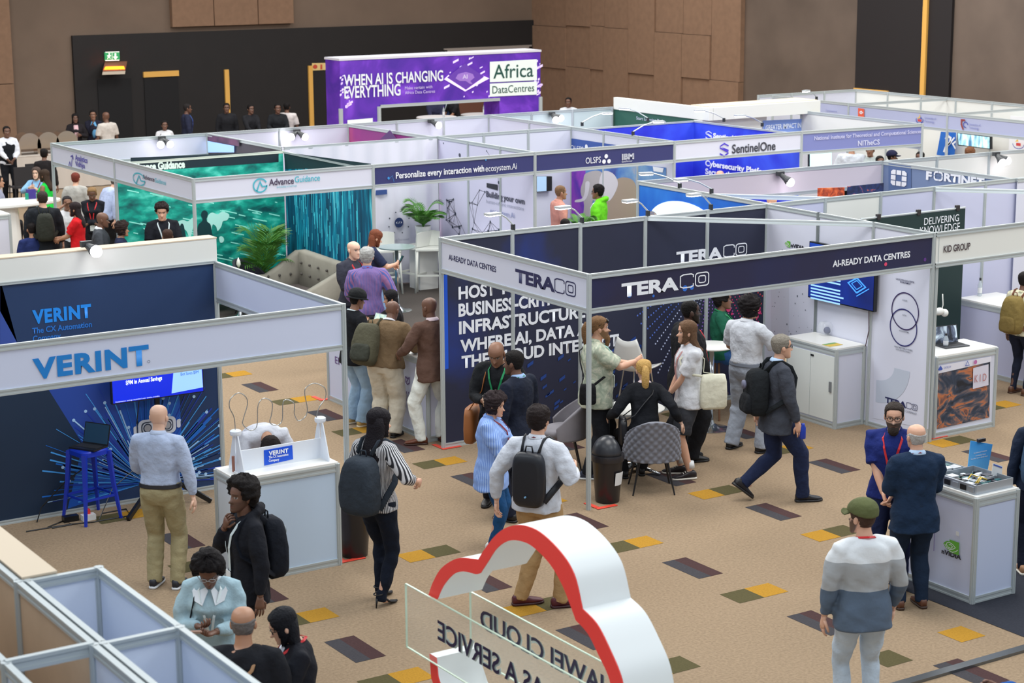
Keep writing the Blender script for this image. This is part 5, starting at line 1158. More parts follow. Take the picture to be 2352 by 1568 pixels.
def round_table(label,u,v,r,z,base,topm,name='round_table'):
    t=thing(name,label,'table',(u,v,0)); b=MB(); b.lathe((u,v,0),[(r-.01,z-.022),(r,z-.015),(r,z-.004),(r-.006,z)],36); wbuild(b,'tabletop',topm,t,30)
    ch=mat('chrome',(200,204,208),.14,.95); b=MB(); b.lathe((u,v,0),[(.035,.04),(.03,z-.03)],16); wbuild(b,'column',ch,t,True)
    if base=='disc': b=MB(); b.lathe((u,v,0),[(.235,0),(.235,.012),(.12,.03),(.05,.075),(.034,.12)],32); wbuild(b,'base',ch,t,30)
    else:
        for k in range(4): b=MB(); h=R(20+90*k); b.tube([(u,v,.07),(u+.2*math.cos(h),v+.2*math.sin(h),.045),(u+.36*math.cos(h),v+.36*math.sin(h),.02)],[.035,.03,.018],8,ry=[.025,.02,.012]); wbuild(b,'foot',ch,t,True)
    return t
def bar_chair(label,u,v,rz,m_,group=None):
    """white moulded high chair with a low back and foot rail"""
    t=thing('bar_chair',label,'chair',(u,v,0),0,group); L=T3(u,v,rz)
    b=MB(); b.box(L(0,0,.74),(.43,.42,.03),[L(1,0,0)-L(0,0,0),L(0,1,0)-L(0,0,0),(0,0,1)]); wbuild(b,'seat',m_,t)
    b=MB(); P=[(x_,-.2-.03*(z_>.9)+.03*abs(x_)/.2,z_) for x_,z_ in ((-.2,.76),(-.1,.76),(.1,.76),(.2,.76),(.205,1.0),(.1,1.02),(-.1,1.02),(-.205,1.0))]
    b.add([L(*p) for p in P]+[L(p[0],p[1]-.025,p[2]) for p in P],[(0,1,6,7),(1,2,5,6),(2,3,4,5),(15,14,9,8),(14,13,10,9),(13,12,11,10),(7,6,14,15),(6,5,13,14),(5,4,12,13),(0,8,9,1),(1,9,10,2),(2,10,11,3),(3,11,12,4),(0,7,15,8)]); wbuild(b,'backrest',m_,t)
    for x,y in ((-1,-1),(1,-1),(1,1),(-1,1)): b=MB(); b.tube([L(x*.185,y*.18,.735),L(x*.225,y*.225,0)],[.024,.018],8); wbuild(b,'leg',m_,t,True)
    for a,c in (((-.2,-.2),(.2,-.2)),((.2,-.2),(.2,.2)),((.2,.2),(-.2,.2)),((-.2,.2),(-.2,-.2))): b=MB(); b.bar(L(a[0],a[1],.3),L(c[0],c[1],.3),.022,.03); wbuild(b,'foot_rail',m_,t)
    return t
def palm(label,u,v,z0,h,n,spread,pot,potm,seed,name='potted_palm'):
    t=thing(name,label,'plant',(u,v,z0)); rr=random.Random(seed); lf=mat('palm_leaf',(84,140,56),.5,noise=.3,nscale=8)
    b=MB(); b.lathe((u,v,z0),[(pot*.72,0),(pot*.98,.3*h),(pot,.32*h),(pot*.9,.32*h),(pot*.86,.28*h)],22); wbuild(b,'pot',potm,t,30)
    b=MB(); b.lathe((u,v,z0),[(pot*.85,.27*h),(pot*.85,.285*h)],18); wbuild(b,'soil',mat('soil',(70,52,36),.9),t)
    for k in range(n):
        h_=2*PI*k/n+rr.uniform(-.3,.3); up=rr.uniform(.45,1.0); L=h*rr.uniform(.5,.85); P=[]
        for i in range(12):
            s_=i/11; P.append(np.array([u+math.cos(h_)*spread*(s_**1.3)*(1.25-.5*up),v+math.sin(h_)*spread*(s_**1.3)*(1.25-.5*up),z0+.28*h+L*up*(1.5*s_-.85*s_*s_)]))
        b=MB(); b.tube(P,[.008*(1-.7*i/11) for i in range(12)],5)
        for i in range(2,12):
            d=P[i]-P[i-1]; d/=np.linalg.norm(d); sd=np.cross(d,(0,0,1)); sd/=np.linalg.norm(sd)+1e-9; ll=.20*h*math.sin(PI*(.12+.8*i/12))+.03
            for q in (-1,1):
                for w_ in (0,.5):
                    a=P[i]-d*w_*.05*h; e=a+sd*q*ll*.8+d*ll*.7+np.array([0,0,-.12*ll]); m_=(a+e)/2+d*.012+np.array([0,0,.02]); m2=(a+e)/2-d*.014+np.array([0,0,.015]); b.add([a,m2,e,m_],[(0,1,2,3)])
        wbuild(b,'frond',lf,t)
    return t
def props():
    wt_=lambda: mat('ink_white',(232,236,244),.5)
    blk=mat('gloss_black',(20,21,24),.3); wm=mat('acrylic_white',(228,234,244),.3); tv=mat('tv_black',(22,24,28),.4); lam=mat('laminate_white',(236,236,232),.35)
    # ---- left counter with the wire loop game
    ctr('display_counter','white counter with grey edges carrying the wire loop game',-4.1,-.14,-3.05,.32,1.02,mat('panel_sky3',(192,212,234),.55),mat('panel_mist',(206,214,224),.55))
    t=thing('wire_loop_game','white wire loop game between two towers with blue VERINT plate','game',(-3.6,.05,1.03)); v=.08; zt=1.033
    a=on('v',v,545,1098); c=on('v',v,738,1058)
    b=MB(); b.box(((a[0]+c[0])/2,v,zt+.10),(c[0]-a[0],.012,.20)); wbuild(b,'backboard',wm,t)
    for u in (a[0],c[0]):
        for s_ in (-1,1): b=MB(); b.poly([(u-.006,v+s_*.015,zt),(u-.006,v+s_*.17,zt),(u-.006,v+s_*.17,zt+.03),(u-.006,v+s_*.05,zt+.36),(u-.006,v+s_*.015,zt+.36)],.012,(1,0,0)); wbuild(b,'tower_side',wm,t)
        b=MB(); b.lathe((u,v,zt),[(.05,.36),(.055,.375),(.055,.40),(.04,.41)],18); wbuild(b,'tower_cap',wm,t)
    pts=[(541,1000),(538,960),(527,935),(530,915),(548,902),(565,912),(568,930),(560,958),(558,975),(575,988),(590,978),(592,935),(600,918),(612,915),(625,925),(624,950),(620,970),(635,977),(648,965),(650,925),(660,918),(676,927),(676,950),(685,966),(700,958),(706,940),(700,905),(703,890),(722,880),(745,890),(748,912),(735,932),(728,950),(727,968)]
    P=[on('v',v,x,y) for x,y in pts]; Q=[]
    for i in range(len(P)-1):
        p0=P[max(0,i-1)];p1=P[i];p2=P[i+1];p3=P[min(len(P)-1,i+2)]
        for k in range(5): s_=k/5; Q.append(.5*((2*p1)+(-p0+p2)*s_+(2*p0-5*p1+4*p2-p3)*s_**2+(-p0+3*p1-3*p2+p3)*s_**3))
    b=MB(); b.tube(Q+[P[-1]],.005,6,ref=(0,1,0)); wbuild(b,'bent_wire',mat('wire_steel',(190,192,190),.25,.9),t,True)
    o=decal('v',v-.008,[(607,1069),(673,1054),(671,1022),(606,1034)],mat('plate_blue',(16,86,220),.4),t,'name_plate',.003,.004); wt('v',v-.018,'VERINT',(617,1046),(662,1037),1036,wt_(),o,.05,spacing=1.1); wt('v',v-.018,'The CX Automation',(617,1053),(662,1045),1047,wt_(),o,.03); wt('v',v-.018,'Company',(617,1061),(641,1056),1055,wt_(),o,.03)
    b=MB(); p=on('v',v-.02,536,1065); b.tube([p-np.array([0,0,.075]),p+np.array([0,0,.075])],.014,10); wbuild(b,'wand_handle',mat('wand_brown',(150,100,86),.5),t); b=MB(); b.tube([p-np.array([0,0,.07]),(-4.02,-.1,1.04),(-4.08,-.17,1.02),(-4.08,-.18,.8),(-4.05,-.19,.5)],.006,6); wbuild(b,'cord',mat('cord_white',(226,228,230),.5),t)
    # ---- blue stool and laptop
    u,v=un(212,1190)[:2]; t=thing('metal_stool','cobalt blue metal bar stool with open laptop on its seat','stool',(u,v,0)); L=T3(u,v,12); bm=mat('enamel_cobalt',(20,52,180),.3)
    b=MB(); RG=[np.array([L(s_*math.copysign(abs(math.cos(h))**.45,math.cos(h)),s_*math.copysign(abs(math.sin(h))**.45,math.sin(h)),z) for h in np.linspace(0,2*PI,28,endpoint=False)]) for s_,z in ((.17,.71),(.168,.755),(.155,.768))]; b.rings(RG); wbuild(b,'seat',bm,t,30)
    for x,y in ((-1,-1),(1,-1),(1,1),(-1,1)):
        b=MB(); b.tube([L(x*.145,y*.145,.74),L(x*.17,y*.17,.4),L(x*.215,y*.215,0)],[.034,.027,.018],4,ref=(1,1,0),rot=PI/4); wbuild(b,'leg',bm,t)
    for a,c in (((-1,-1),(1,-1)),((1,-1),(1,1)),((1,1),(-1,1)),((-1,1),(-1,-1))): b=MB(); b.bar(L(a[0]*.185,a[1]*.185,.26),L(c[0]*.185,c[1]*.185,.26),.008,.025); wbuild(b,'brace',bm,t)
    laptop('black laptop open on the cobalt stool',u,v,.768,-60,mat('screen_dim',(24,50,72),.2,emit=.4),105,(28,30,34))
    # ---- screen on a stand
    vS=2.72; t=thing('television','flat screen on a black floor stand showing $9M savings slide','television',(-3.65,vS,0))
    u0=on('v',vS,258,936)[0]; u1=on('v',vS,468,893)[0]; z0=on('v',vS,258,936)[2]+.0; z0=(on('v',vS,258,936)[2]+on('v',vS,468,893)[2])/2; z1=z0+(u1-u0)*.57
    b=MB(); b.box(((u0+u1)/2,vS+.02,(z0+z1)/2),(u1-u0,.05,z1-z0)); wbuild(b,'screen_case',tv,t); ds=mat('display_blue',(10,40,210),.3,emit=.55); b=MB(); b.box(((u0+u1)/2,vS-.006,(z0+z1)/2),(u1-u0-.02,.004,z1-z0-.025)); o=wbuild(b,'display',ds,t)
    dp=mat('display_pale',(150,196,246),.3,emit=.7); decal('v',vS-.009,[(394,903),(466,889),(463,848),(398,855)],dp,o,'slide_panel'); dw=mat('display_white',(224,234,255),.3,emit=.8)
    wt('v',vS-.012,'$9M in Annual Savings',(289,886),(372,869),876,dw,o,.03); wt('v',vS-.014,'Bot Saves $9M',(415,863),(456,856),856,mat('display_ink',(60,110,190),.3,emit=.4),o,.0); wt('v',vS-.012,'Automation savings modelled over twelve months',(265,929),(366,906),926,dw,o,0)
    um=(u0+u1)/2
    b=MB(); b.box((um,vS+.05,.95),(.05,.03,1.5)); wbuild(b,'stand_pole',blk,t)
    for du,dv in ((-.55,-.42),(.45,-.3),(.1,.15)): b=MB(); b.bar((um,vS+.05,.34),(um+du,vS+.05+dv,.02),.035,.05); wbuild(b,'stand_leg',blk,t)
    b=MB(); b.tube([(um-.2,vS+.05,z0),(um-.22,vS+.1,.9),(um-.3,vS-.1,.5),(um-.6,vS-.1,.3),(um-.8,vS-.2,.02)],.006,5); wbuild(b,'cable',blk,t)
    # ---- power strip and cables
    p=un(203,1193); t=thing('power_strip','white multi-plug block with a red plug behind the blue stool','plug',(p[0],p[1],0)); b=MB(); b.box((p[0],p[1],.03),(.14,.09,.06)); wbuild(b,'socket_block',mat('plug_white',(226,226,224),.5),t); b=MB(); b.box((p[0],p[1]+.02,.08),(.05,.05,.06)); wbuild(b,'red_plug',mat('plug_red',(220,50,50),.5),t)
    p=un(162,1196); t=thing('power_adapter','black power adapter on the carpet left of the white plug block','adapter',(p[0],p[1],0)); b=MB(); b.box((p[0],p[1],.03),(.16,.08,.06)); wbuild(b,'adapter_case',blk,t)
    for i,pts in enumerate(([(85,1200),(95,1165),(150,1105),(200,1070)],[(60,1222),(120,1212),(165,1205),(215,1200),(300,1185),(290,1170),(235,1180)],[(110,1212),(150,1196),(165,1206),(120,1214)])):
        P=[un(x,y)+np.array([0,0,.008]) for x,y in pts]
        if i==0: P=[un(85,1200)+np.array([0,0,.008])]+[on('v',2.9,x,y) for x,y in pts[1:]]
        b=MB(); b.tube(P,.007,6); o=b.build('cable',blk); tag(o,['black cable running up the navy wall behind the stool','black cable snaking over carpet under the blue stool','looped black cable by the foot of navy wall'][i],'cable')
    # ---- bins
    u,v=un(1395,1150)[:2]; bin_('black swing bin with paper sheet beside the centre booth pole',u,v,-20,-75)
    u,v=un(815,1274)[:2]; bin_('black swing bin between white counter and left booth pole',u,v,200)
    # ---- counter of the stand behind left
    t=ctr('display_counter','long white counter lettered HYNI where visitors crowd around laptops',0,3.35,.5,5.93,1.0,None,mat('panel_bluewhite',(206,212,236),.55)); vi=mat('ink_violet',(92,56,130),.5)
    wt('u',-.012,'HYNI',(928,918),(962,930),896,vi,t,.0,spacing=1.35); wt('u',-.012,'MING',(929,934),(960,946),928,vi,t,0,spacing=2.2); wt('u',-.012,'EN',(770,834),(787,840),818,vi,t,.0)
    g=P2('u',-.012,(931,879),(942,883),862); g.stroke([(.1,.9),(.1,.2),(.5,-.1),(.9,.2),(.9,.9),(.5,.7),(.1,.9)],.16,vi); g.stroke([(.3,.2),(.7,.7)],.14,vi); g.done('emblem',t)
    laptop('silver laptop with pale picture on the long white counter',.22,5.1,1.012,-80,art('display_meadow',[(.3,(110,150,170)),(.6,(190,210,190))],6,emit=.5),112,(176,180,182),.36); laptop('black laptop with yellow and blue display on the white counter',.30,4.15,1.012,-88,art('display_kite',[(.45,(16,40,110)),(.55,(30,70,140)),(.62,(230,210,60))],9,emit=.5),108,(30,32,38),.34)
    b=MB(); b.box((.2,3.75,1.018),(.2,.26,.012)); o=b.build('papers',mat('paper',(226,228,230),.7)); tag(o,'white papers at the near end of the lettered counter','paper')
    t=thing('wooden_desk','tan wooden desk behind the counter with laptops','desk',(.95,4.55,0)); b=MB(); b.box((1.0,4.6,.74),(.7,1.5,.03)); wbuild(b,'desktop',mat('desk_tan',(196,158,116),.5,noise=.08,nscale=3),t)
    for x,y in ((.7,3.9),(1.3,3.9),(1.3,5.3),(.7,5.3)): b=MB(); b.bar((x,y,0),(x,y,.73),.04,.04,(0,1,0)); wbuild(b,'leg',ALU(),t)
    # ---- centre stand: cabinet, screen, seating
    t=ctr('storage_cabinet','white lockable cabinet with two doors against the right wall of centre booth',4.46,1.08,4.9,1.98,1.0); t['category']='cabinet'
    for v0,v1 in ((1.10,1.53),(1.54,1.96)): panel(t,(4.447,v0),(4.447,v1),.09,.9,mat('door_white',(222,228,226),.5),.012,'door')
    b=MB(); b.box((4.435,1.155,.52),(.02,.035,.13)); wbuild(b,'handle',mat('handle_grey',(120,124,128),.4),t); b=MB(); b.box((4.437,1.5,.86),(.012,.05,.02)); wbuild(b,'lock',blk,t)
    p=un(1895,770,1.012); t=thing('glass_globe','clear glass globe bowl with dark blue ball on the cabinet','bowl',(p[0],p[1],1.01)); b=MB(); 
    b.lathe((p[0],p[1],1.012),[(.03,0),(.075,.02),(.10,.07),(.10,.12),(.075,.165),(.05,.18)],24,False); o=wbuild(b,'bowl',mat('glass_clear',(235,240,244),.05,alpha=.25),t,True); b=MB(); b.ball((p[0]+.03,p[1],1.075),.045); wbuild(b,'blue_ball',mat('ball_blue',(28,40,100),.35),t,True)
    p=un(1912,792,1.012); t=thing('brochure','yellow and green leaflet on the cabinet top','leaflet',(p[0],p[1],1.01)); b=MB(); b.box((p[0],p[1],1.017),(.21,.15,.003)); wbuild(b,'sheet',mat('leaf_yellow',(222,190,74),.5),t); b=MB(); b.box((p[0]-.0,p[1]+.05,1.0195),(.2,.05,.001)); wbuild(b,'print',mat('leaf_green',(120,170,110),.5),t)
    uT=4.82; t=thing('television','large flat screen with blue chip slide on right wall of centre booth','television',(uT,1.5,0)); P=[on('u',uT,x,y) for x,y in ((1855,683),(2006,716))]; v1,v0=P[0][1],P[1][1]; z0=(P[0][2]+P[1][2])/2; z1=z0+(v1-v0)*.6
    b=MB(); b.box((uT+.03,(v0+v1)/2,(z0+z1)/2),(.05,v1-v0,z1-z0)); wbuild(b,'screen_case',tv,t); b=MB(); b.box((uT+.003,(v0+v1)/2,(z0+z1)/2),(.006,v1-v0-.025,z1-z0-.03)); o=wbuild(b,'display',art('display_navy',[(.35,(10,26,90)),(.6,(16,46,140)),(.75,(30,80,190))],1.2,emit=.35,distort=.4),t)
    g=P2('u',uT-.002,(1863,652),(1940,668),640)
    for i in range(9): y=2.2-i*.62; g.poly([(0,y),(1-(.12 if i%3 else .02),y),(1-(.12 if i%3 else .02),y+.3),(0,y+.3)],mat('display_lines',(150,200,246),.3,emit=.7)) if i not in(3,) else None
    g.done('slide_text',o); g=P2('u',uT-.002,(1948,668),(1988,676),630); ck=mat('display_chip',(70,150,246),.3,emit=.8); g.stroke([(.5,0),(1,.45),(.5,.9),(0,.5),(.5,0)],.1,ck); g.stroke([(.5,.2),(.8,.47),(.5,.75),(.2,.5),(.5,.2)],.06,ck); g.stroke([(.5,-.2),(1.2,.4)],.06,ck); g.done('slide_chip',o)
    b=MB(); b.tube([(uT+.05,.98,z0),(uT+.07,.99,1.2),(uT+.06,1.03,1.0)],.006,5); wbuild(b,'cable',mat('cable_plum',(80,56,70),.5),t)
    gv=mat('velvet_grey',(136,132,138),.85,noise=.08,nscale=7); qv=mat('velvet_bluegrey',(122,124,134),.8)
    u,v=un(1287,1075)[:2]; shell_chair('plain grey velvet tub chair behind the man with the slim backpack',u,v,60,gv); u,v=un(1496,1124)[:2]; shell_chair('quilted grey velvet chair right of the black bin, back turned to us',u,v,-30,qv,True)
    u,v=un(1455,1080)[:2]; round_table('small round white cafe table with chrome star foot beside the quilted chair',u,v,.35,.74,'star',lam)
    t=thing('glass_bottle','small clear glass bottle on the round cafe table','bottle',tuple(un(1408,950,.74))); p=un(1408,953,.74); b=MB(); b.lathe(p,[(.03,0),(.032,.06),(.028,.09),(.012,.12),(.012,.17),(.015,.175)],14); wbuild(b,'bottle_body',mat('glass_tint',(200,206,200),.1,alpha=.45),t,True)
    u,v=un(1632,985)[:2]; round_table('tall white bar table on a chrome column behind the white shirted man',u,v,.28,1.06,'disc',lam,'bar_table')
    t=thing('bar_stool','white shell bar stool beyond the bearded man','stool',(*un(1462,975)[:2],0)); u,v=un(1462,975)[:2]; L=T3(u,v,-70)
    V=[];F=[];n,m=14,10
    for i in range(m+1):
        for j in range(n+1):
            x=-.22+.44*j/n; s_=i/m; 
            y,z=((.2-.4*min(1,s_*2)),.72-.02*math.sin(PI*min(1,s_*2))) if s_<.5 else (-.2-.06*(s_-.5)*2,.72+.38*((s_-.5)*2)**1.0); k=1-.25*max(0,s_-.6)/.4*(abs(x)>.1); V.append(L(x*(1-.35*max(0,(s_-.7)/.3)),y+.5*x*x,z+.9*x*x))
    for i in range(m):
        for j in range(n): a=i*(n+1)+j; F.append((a,a+1,a+n+2,a+n+1))
    b=MB(); b.add(V,F); o=wbuild(b,'shell_seat',lam,t,True); so=o.modifiers.new('s','SOLIDIFY'); so.thickness=.018
    ch=mat('chrome',(200,204,208),.14,.95)
    for x,y in ((-1,-1),(1,-1),(1,1),(-1,1)): b=MB(); b.tube([L(x*.12,y*.12,.71),L(x*.2,y*.2,0)],.012,8); wbuild(b,'leg',ch,t)
    t=thing('bar_stool','dark seated bar stool with wooden legs at the bar table','stool',(*un(1645,955)[:2],0)); u,v=un(1645,955)[:2]; L=T3(u,v,15); b=MB(); b.lathe((u,v,0),[(.16,.74),(.18,.76),(.18,.78),(.15,.79)],20); wbuild(b,'seat',blk,t,True)
    for i,(x,y) in enumerate(((-1,-1),(1,-1),(1,1),(-1,1))): b=MB(); b.tube([L(x*.1,y*.1,.75),L(x*.18,y*.18,0)],.014,8); wbuild(b,'leg',ch if i%2 else mat('leg_walnut',(120,84,60),.5),t)
    b=MB(); b.tube([L(.15*math.cos(h),.15*math.sin(h),.3) for h in np.linspace(0,2*PI,16,endpoint=False)],.008,6,closed=True); wbuild(b,'foot_ring',ch,t)
    # ---- KID stand
    t=ctr('display_counter','white counter with coppery feather artwork and KID panel below KID GROUP',5.14,.08,6.15,.62,1.0)
    fa=art('print_feathers',[(.32,(18,26,40)),(.45,(48,62,84)),(.52,(110,96,98)),(.58,(196,116,72)),(.66,(60,60,74)),(.75,(214,196,186))],2.6,(1,1,1.6),kind='noise',distort=2.2,detail=9)
    decal('v',.07,[(2152,985),(2272,958),(2274,830),(2153,858)],fa,t,'print'); decal('v',.07,[(2153,858),(2276,830),(2276,818),(2153,840)],mat('print_strip_white',(226,226,238),.5),t,'print',.005)
    kc=mat('kid_plate',(214,212,228),.5); decal('v',.06,[(2234,893),(2270,884),(2270,836),(2235,845)],kc,t,'print',.004); wt('v',.05,'KID',(2238,879),(2265,873),862,mat('ink_rose',(186,120,120),.5),t,.0,spacing=1.6)
    g=P2('v',.05,(2154,851),(2165,848),841); ib=mat('ink_royal',(60,90,180),.5); g.poly([(0,.2),(.5,1.1),(1,.2),(.8,0),(.2,0)],ib); g.done('emblem',t); wt('v',.05,'DATAFLOW',(2168,847),(2184,844),842,ib,t,0); g=P2('v',.05,(2236,837),(2244,835),827); g.dot(.5,.5,.5,mat('ink_orchid',(190,110,170),.5)); g.done('emblem',t); g=P2('v',.05,(2217,840),(2226,838),830); g.stroke([(0,0),(.5,1),(1,0),(0,0)],.16,ib); g.done('emblem',t)
    laptop('grey laptop open on the feather print counter',5.72,.40,1.012,-8,art('display_mixed',[(.42,(30,34,44)),(.5,(80,90,110)),(.6,(200,216,228))],5,(1,.2,.6),emit=.5),102,(70,72,76),.36)
    def bottle(label,p,h=.2,cap=(40,40,44)):
        t=thing('water_bottle',label,'bottle',tuple(p)); b=MB(); b.lathe(p,[(.028,0),(.031,.01),(.031,h*.62),(.013,h*.82),(.013,h*.86)],14); wbuild(b,'bottle_body',mat('pet_clear',(214,224,232),.12,alpha=.5),t,True); b=MB(); b.lathe(p,[(.015,h*.86),(.015,h)],12); wbuild(b,'cap',mat('cap_%d'%cap[0],cap,.4),t); b=MB(); b.lathe(p,[(.0318,h*.2),(.0318,h*.48)],14,False); wbuild(b,'wrapper',mat('paper',(226,228,230),.7),t)
    bottle('small water bottle with dark cap left of the grey laptop',un(2172,797,1.012),.17)
    t=thing('office_chair','cream moulded chair behind the feather print counter','chair',(5.35,1.0,0)); b=MB(); b.box((5.35,1.0,.47),(.44,.42,.05)); wbuild(b,'seat',CREAM(),t); b=MB(); b.poly([(5.15,1.2,.5),(5.56,1.2,.5),(5.52,1.26,1.12),(5.2,1.26,1.16)],.04,(0,1,0)); wbuild(b,'backrest',CREAM(),t); 
    for x,y in ((5.16,.82),(5.54,.82),(5.54,1.18),(5.16,1.18)): b=MB(); b.tube([(x,y,.46),(x,y,0)],.015,8); wbuild(b,'leg',ALU(),t)
    p=on('v',1.23,2157,715); t=thing('headset','cream headset with curly cord hung over the chair back','headset',tuple(p)); b=MB(); b.ball(p+np.array([0,0,.0]),(.08,.05,.05)); b.ball(p+np.array([.1,0,-.03]),(.05,.05,.05)); wbuild(b,'ear_pads',CREAM(),t,True); b=MB(); b.tube([on('v',1.5,x,y) for x,y in ((2165,675),(2166,700),(2160,722),(2148,716),(2143,730))],.008,6); wbuild(b,'cord',CREAM(),t,True)
    ctr('display_counter','plain lavender counter with a bottle inside the KID GROUP booth',8.12,.7,8.85,2.62,1.0,mat('panel_lavender',(196,200,228),.55),mat('panel_lavender',(196,200,228),.55)); bottle('tall water bottle with black cap on the lavender counter',un(2250,680,1.012),.26)
    # ---- right counter with the opened server
    t=ctr('display_counter','white counter with green NVIDIA mark and open server, right foreground',1.22,-4.33,1.74,-3.42,1.0,mat('panel_bluewhite2',(196,206,232),.55),mat('panel_bluewhite',(206,212,236),.55))
    nvidia('u',1.205,(2167,1262),(2203,1265),1233,t); wt('u',1.205,'nVIDIA',(2163,1270),(2208,1285),1259,mat('ink_black',(34,36,48),.5),t,.04); wt('u',1.205,'R',(2117,1240),(2121,1241),1232,vi,t,.04); g=P2('u',1.205,(2122,1241),(2127,1242),1233); g.dot(.5,.5,.5,mat('ink_red',(214,50,60),.5)); g.done('emblem',t); decal('u',1.205,[(2146,1216),(2147.5,1216),(2146,1265),(2144.5,1265)],mat('ink_violet_pale',(150,140,190),.5),t,'print'); decal('u',1.205,[(2196,1219),(2203,1221),(2203,1231),(2196,1229)],mat('paper',(226,228,230),.7),t,'print')
    sv=mat('server_steel',(172,180,190),.35,.5)
    def server(label,u0,v0,u1,v1,z0,h,seed):
        t=thing('server',label,'server',((u0+u1)/2,(v0+v1)/2,z0)); rr=random.Random(seed)
        b=MB(); th=.006; uc,vc=(u0+u1)/2,(v0+v1)/2
        for c,d in (((uc,vc,z0+.005),(u1-u0,v1-v0,.01)),((u0,vc,z0+h/2),(th*3,v1-v0,h)),((u1,vc,z0+h/2),(th,v1-v0,h)),((uc,v0,z0+h/2),(u1-u0,th,h)),((uc,v1,z0+h/2),(u1-u0,th,h))): b.box(c,d)
        wbuild(b,'chassis',sv,t); b=MB(); b.box((uc,vc,z0+.02),(u1-u0-.03,v1-v0-.02,.006)); wbuild(b,'motherboard',mat('pcb_green',(24,70,64),.5),t)
        cs=[mat('part_black',(24,26,30),.4),mat('part_steel',(190,196,204),.3,.6),mat('part_teal',(26,90,96),.4),mat('part_graphite',(46,48,60),.4),mat('part_white',(206,210,216),.5)]
        for i in range(44):
            x=rnd.uniform(u0+.06,u1-.06); y=rnd.uniform(v0+.06,v1-.06); b=MB(); b.box((x,y,z0+.03+rr.uniform(.0,.02)),(rr.uniform(.03,.10),rr.uniform(.02,.10),rr.uniform(.03,h*.7))); wbuild(b,['heat_sink','drive','memory_module','connector','fan_block'][i%5],cs[i%5],t)
        for i in range(5):
            y=v0+(v1-v0)*(.1+.2*i); b=MB(); b.box((u0-.012,y,z0+h*.5),(.012,(v1-v0)*.14,h*.55)); wbuild(b,'drive_bay',cs[0] if i%2 else sv,t)
        for i in range(3):
            y=rnd.uniform(v0+.1,v1-.1); b=MB(); b.tube([(uc-.1,y,z0+.05),(uc-.02,y+.02,z0+h+.01),(uc+.08,y+.01,z0+.05)],.006,6); wbuild(b,'cable',mat('part_yellow',(214,180,50),.5),t,True)
    server('opened rack server with exposed boards on top of NVIDIA counter',1.25,-4.29,1.72,-3.80,1.014,.088,1); server('smaller opened server behind the main one on the NVIDIA counter',1.25,-3.74,1.70,-3.45,1.014,.06,2)
    p=un(2248,1085,1.1); t=thing('sign_holder','bright blue acrylic sign clipped upright behind the open server','sign',tuple(p)); P=[on('v',-3.72,x,y) for x,y in ((2222,1083),(2268,1083),(2280,1020),(2230,1012))]; c=sum(P)/4
    b=MB(); b.poly(P,.006,(0,1,0)); o=wbuild(b,'sign_sheet',art('sign_blue',[(.3,(40,150,236)),(.7,(110,190,246))],1.2),t)
    for s_,bl,br,yt in (('Accelerated Solutions',(2236,1036),(2266,1041),1033),('Available Now',(2240,1044),(2264,1047),1041),('Scan for more details here',(2230,1049),(2268,1054),1046)): wt('v',-3.725,s_,bl,br,yt,wt_(),o,.02)
    b=MB(); b.box((c[0],-3.73,max(p_[2] for p_ in P)-.01),(.09,.03,.03)); wbuild(b,'clip',mat('clip_dark',(44,40,44),.5),t)
    for x,y,lab in ((2129,1075,'white price card with blue band left of the server'),(2290,1092,'white price card with blue band right of the blue sign')):
        vv=-3.5 if x<2200 else -4.1; t=thing('price_card',lab,'card',(0,0,0)); q=[(x-12,y-2),(x+11,y+4),(x+13,y-22),(x-9,y-29)]; P=[on('v',vv,a,c) for a,c in q]; b=MB(); b.poly(P,.004,(0,1,0)); wbuild(b,'card',mat('paper',(226,228,230),.7),t); decal('v',vv-.002,[(x-8,y-24),(x+11,y-17),(x+11,y-20),(x-8,y-27)],ib,t,'print'); t.location=(0,0,0)
    # ---- cloud sign
    uc=-5.0; t=thing('cloud_sign','large red and white cloud outline sign with clear lettered panes, near foreground','sign',(uc,-7,0)); dep=.36
    def cub(P,k=8):
        Q=[]
        for i in range(len(P)-1):
            p0=P[max(0,i-1)];p1=P[i];p2=P[i+1];p3=P[min(len(P)-1,i+2)]
            for j in range(k): s_=j/k; Q.append(tuple(.5*((2*b_)+(-a_+c_)*s_+(2*a_-5*b_+4*c_-d_)*s_**2+(-a_+3*b_-3*c_+d_)*s_**3) for a_,b_,c_,d_ in zip(p0,p1,p2,p3)))
        return Q+[P[-1]]
    A=cub([(984,1366),(995,1335),(1015,1303),(1050,1282),(1085,1283),(1098,1285)],5)+cub([(1098,1285),(1112,1262),(1138,1229),(1166,1210),(1200,1206),(1240,1222),(1285,1265),(1318,1318),(1336,1392)],5)+cub([(1337,1398),(1370,1432),(1400,1490),(1428,1560),(1440,1640)],5)
    Bp=cub([(1004,1376),(1018,1345),(1042,1318),(1066,1312),(1092,1318),(1103,1316)],5)+cub([(1103,1316),(1120,1290),(1140,1260),(1164,1243),(1190,1241),(1222,1254),(1262,1294),(1292,1345),(1318,1412)],5)+cub([(1322,1424),(1350,1455),(1375,1505),(1400,1562),(1412,1640)],5)
    Ao=[on('u',uc,x,y) for x,y in A]; Bo=[on('u',uc,x,y) for x,y in Bp]
    # finish the outline below the frame: rounded right lobe and flat foot
    vL=Ao[0][1]; vR=Ao[-1][1]; zb=.80
    wl=on('u',uc,984,1366); low=[(wl[1]+.0,1.0),(wl[1]-.06,.88),(wl[1]-.2,zb),(vR+.3,zb),(vR+.06,.86)]
    ex=[(vR-.03,Ao[-1][2]-.25),(vR+.02,zb+.14),(vR+.14,zb+.03),(vR+.4,zb),(wl[1]-.35,zb),(wl[1]-.12,zb+.05),(wl[1]-.02,zb+.18),(wl[1]+.0,1.15)]
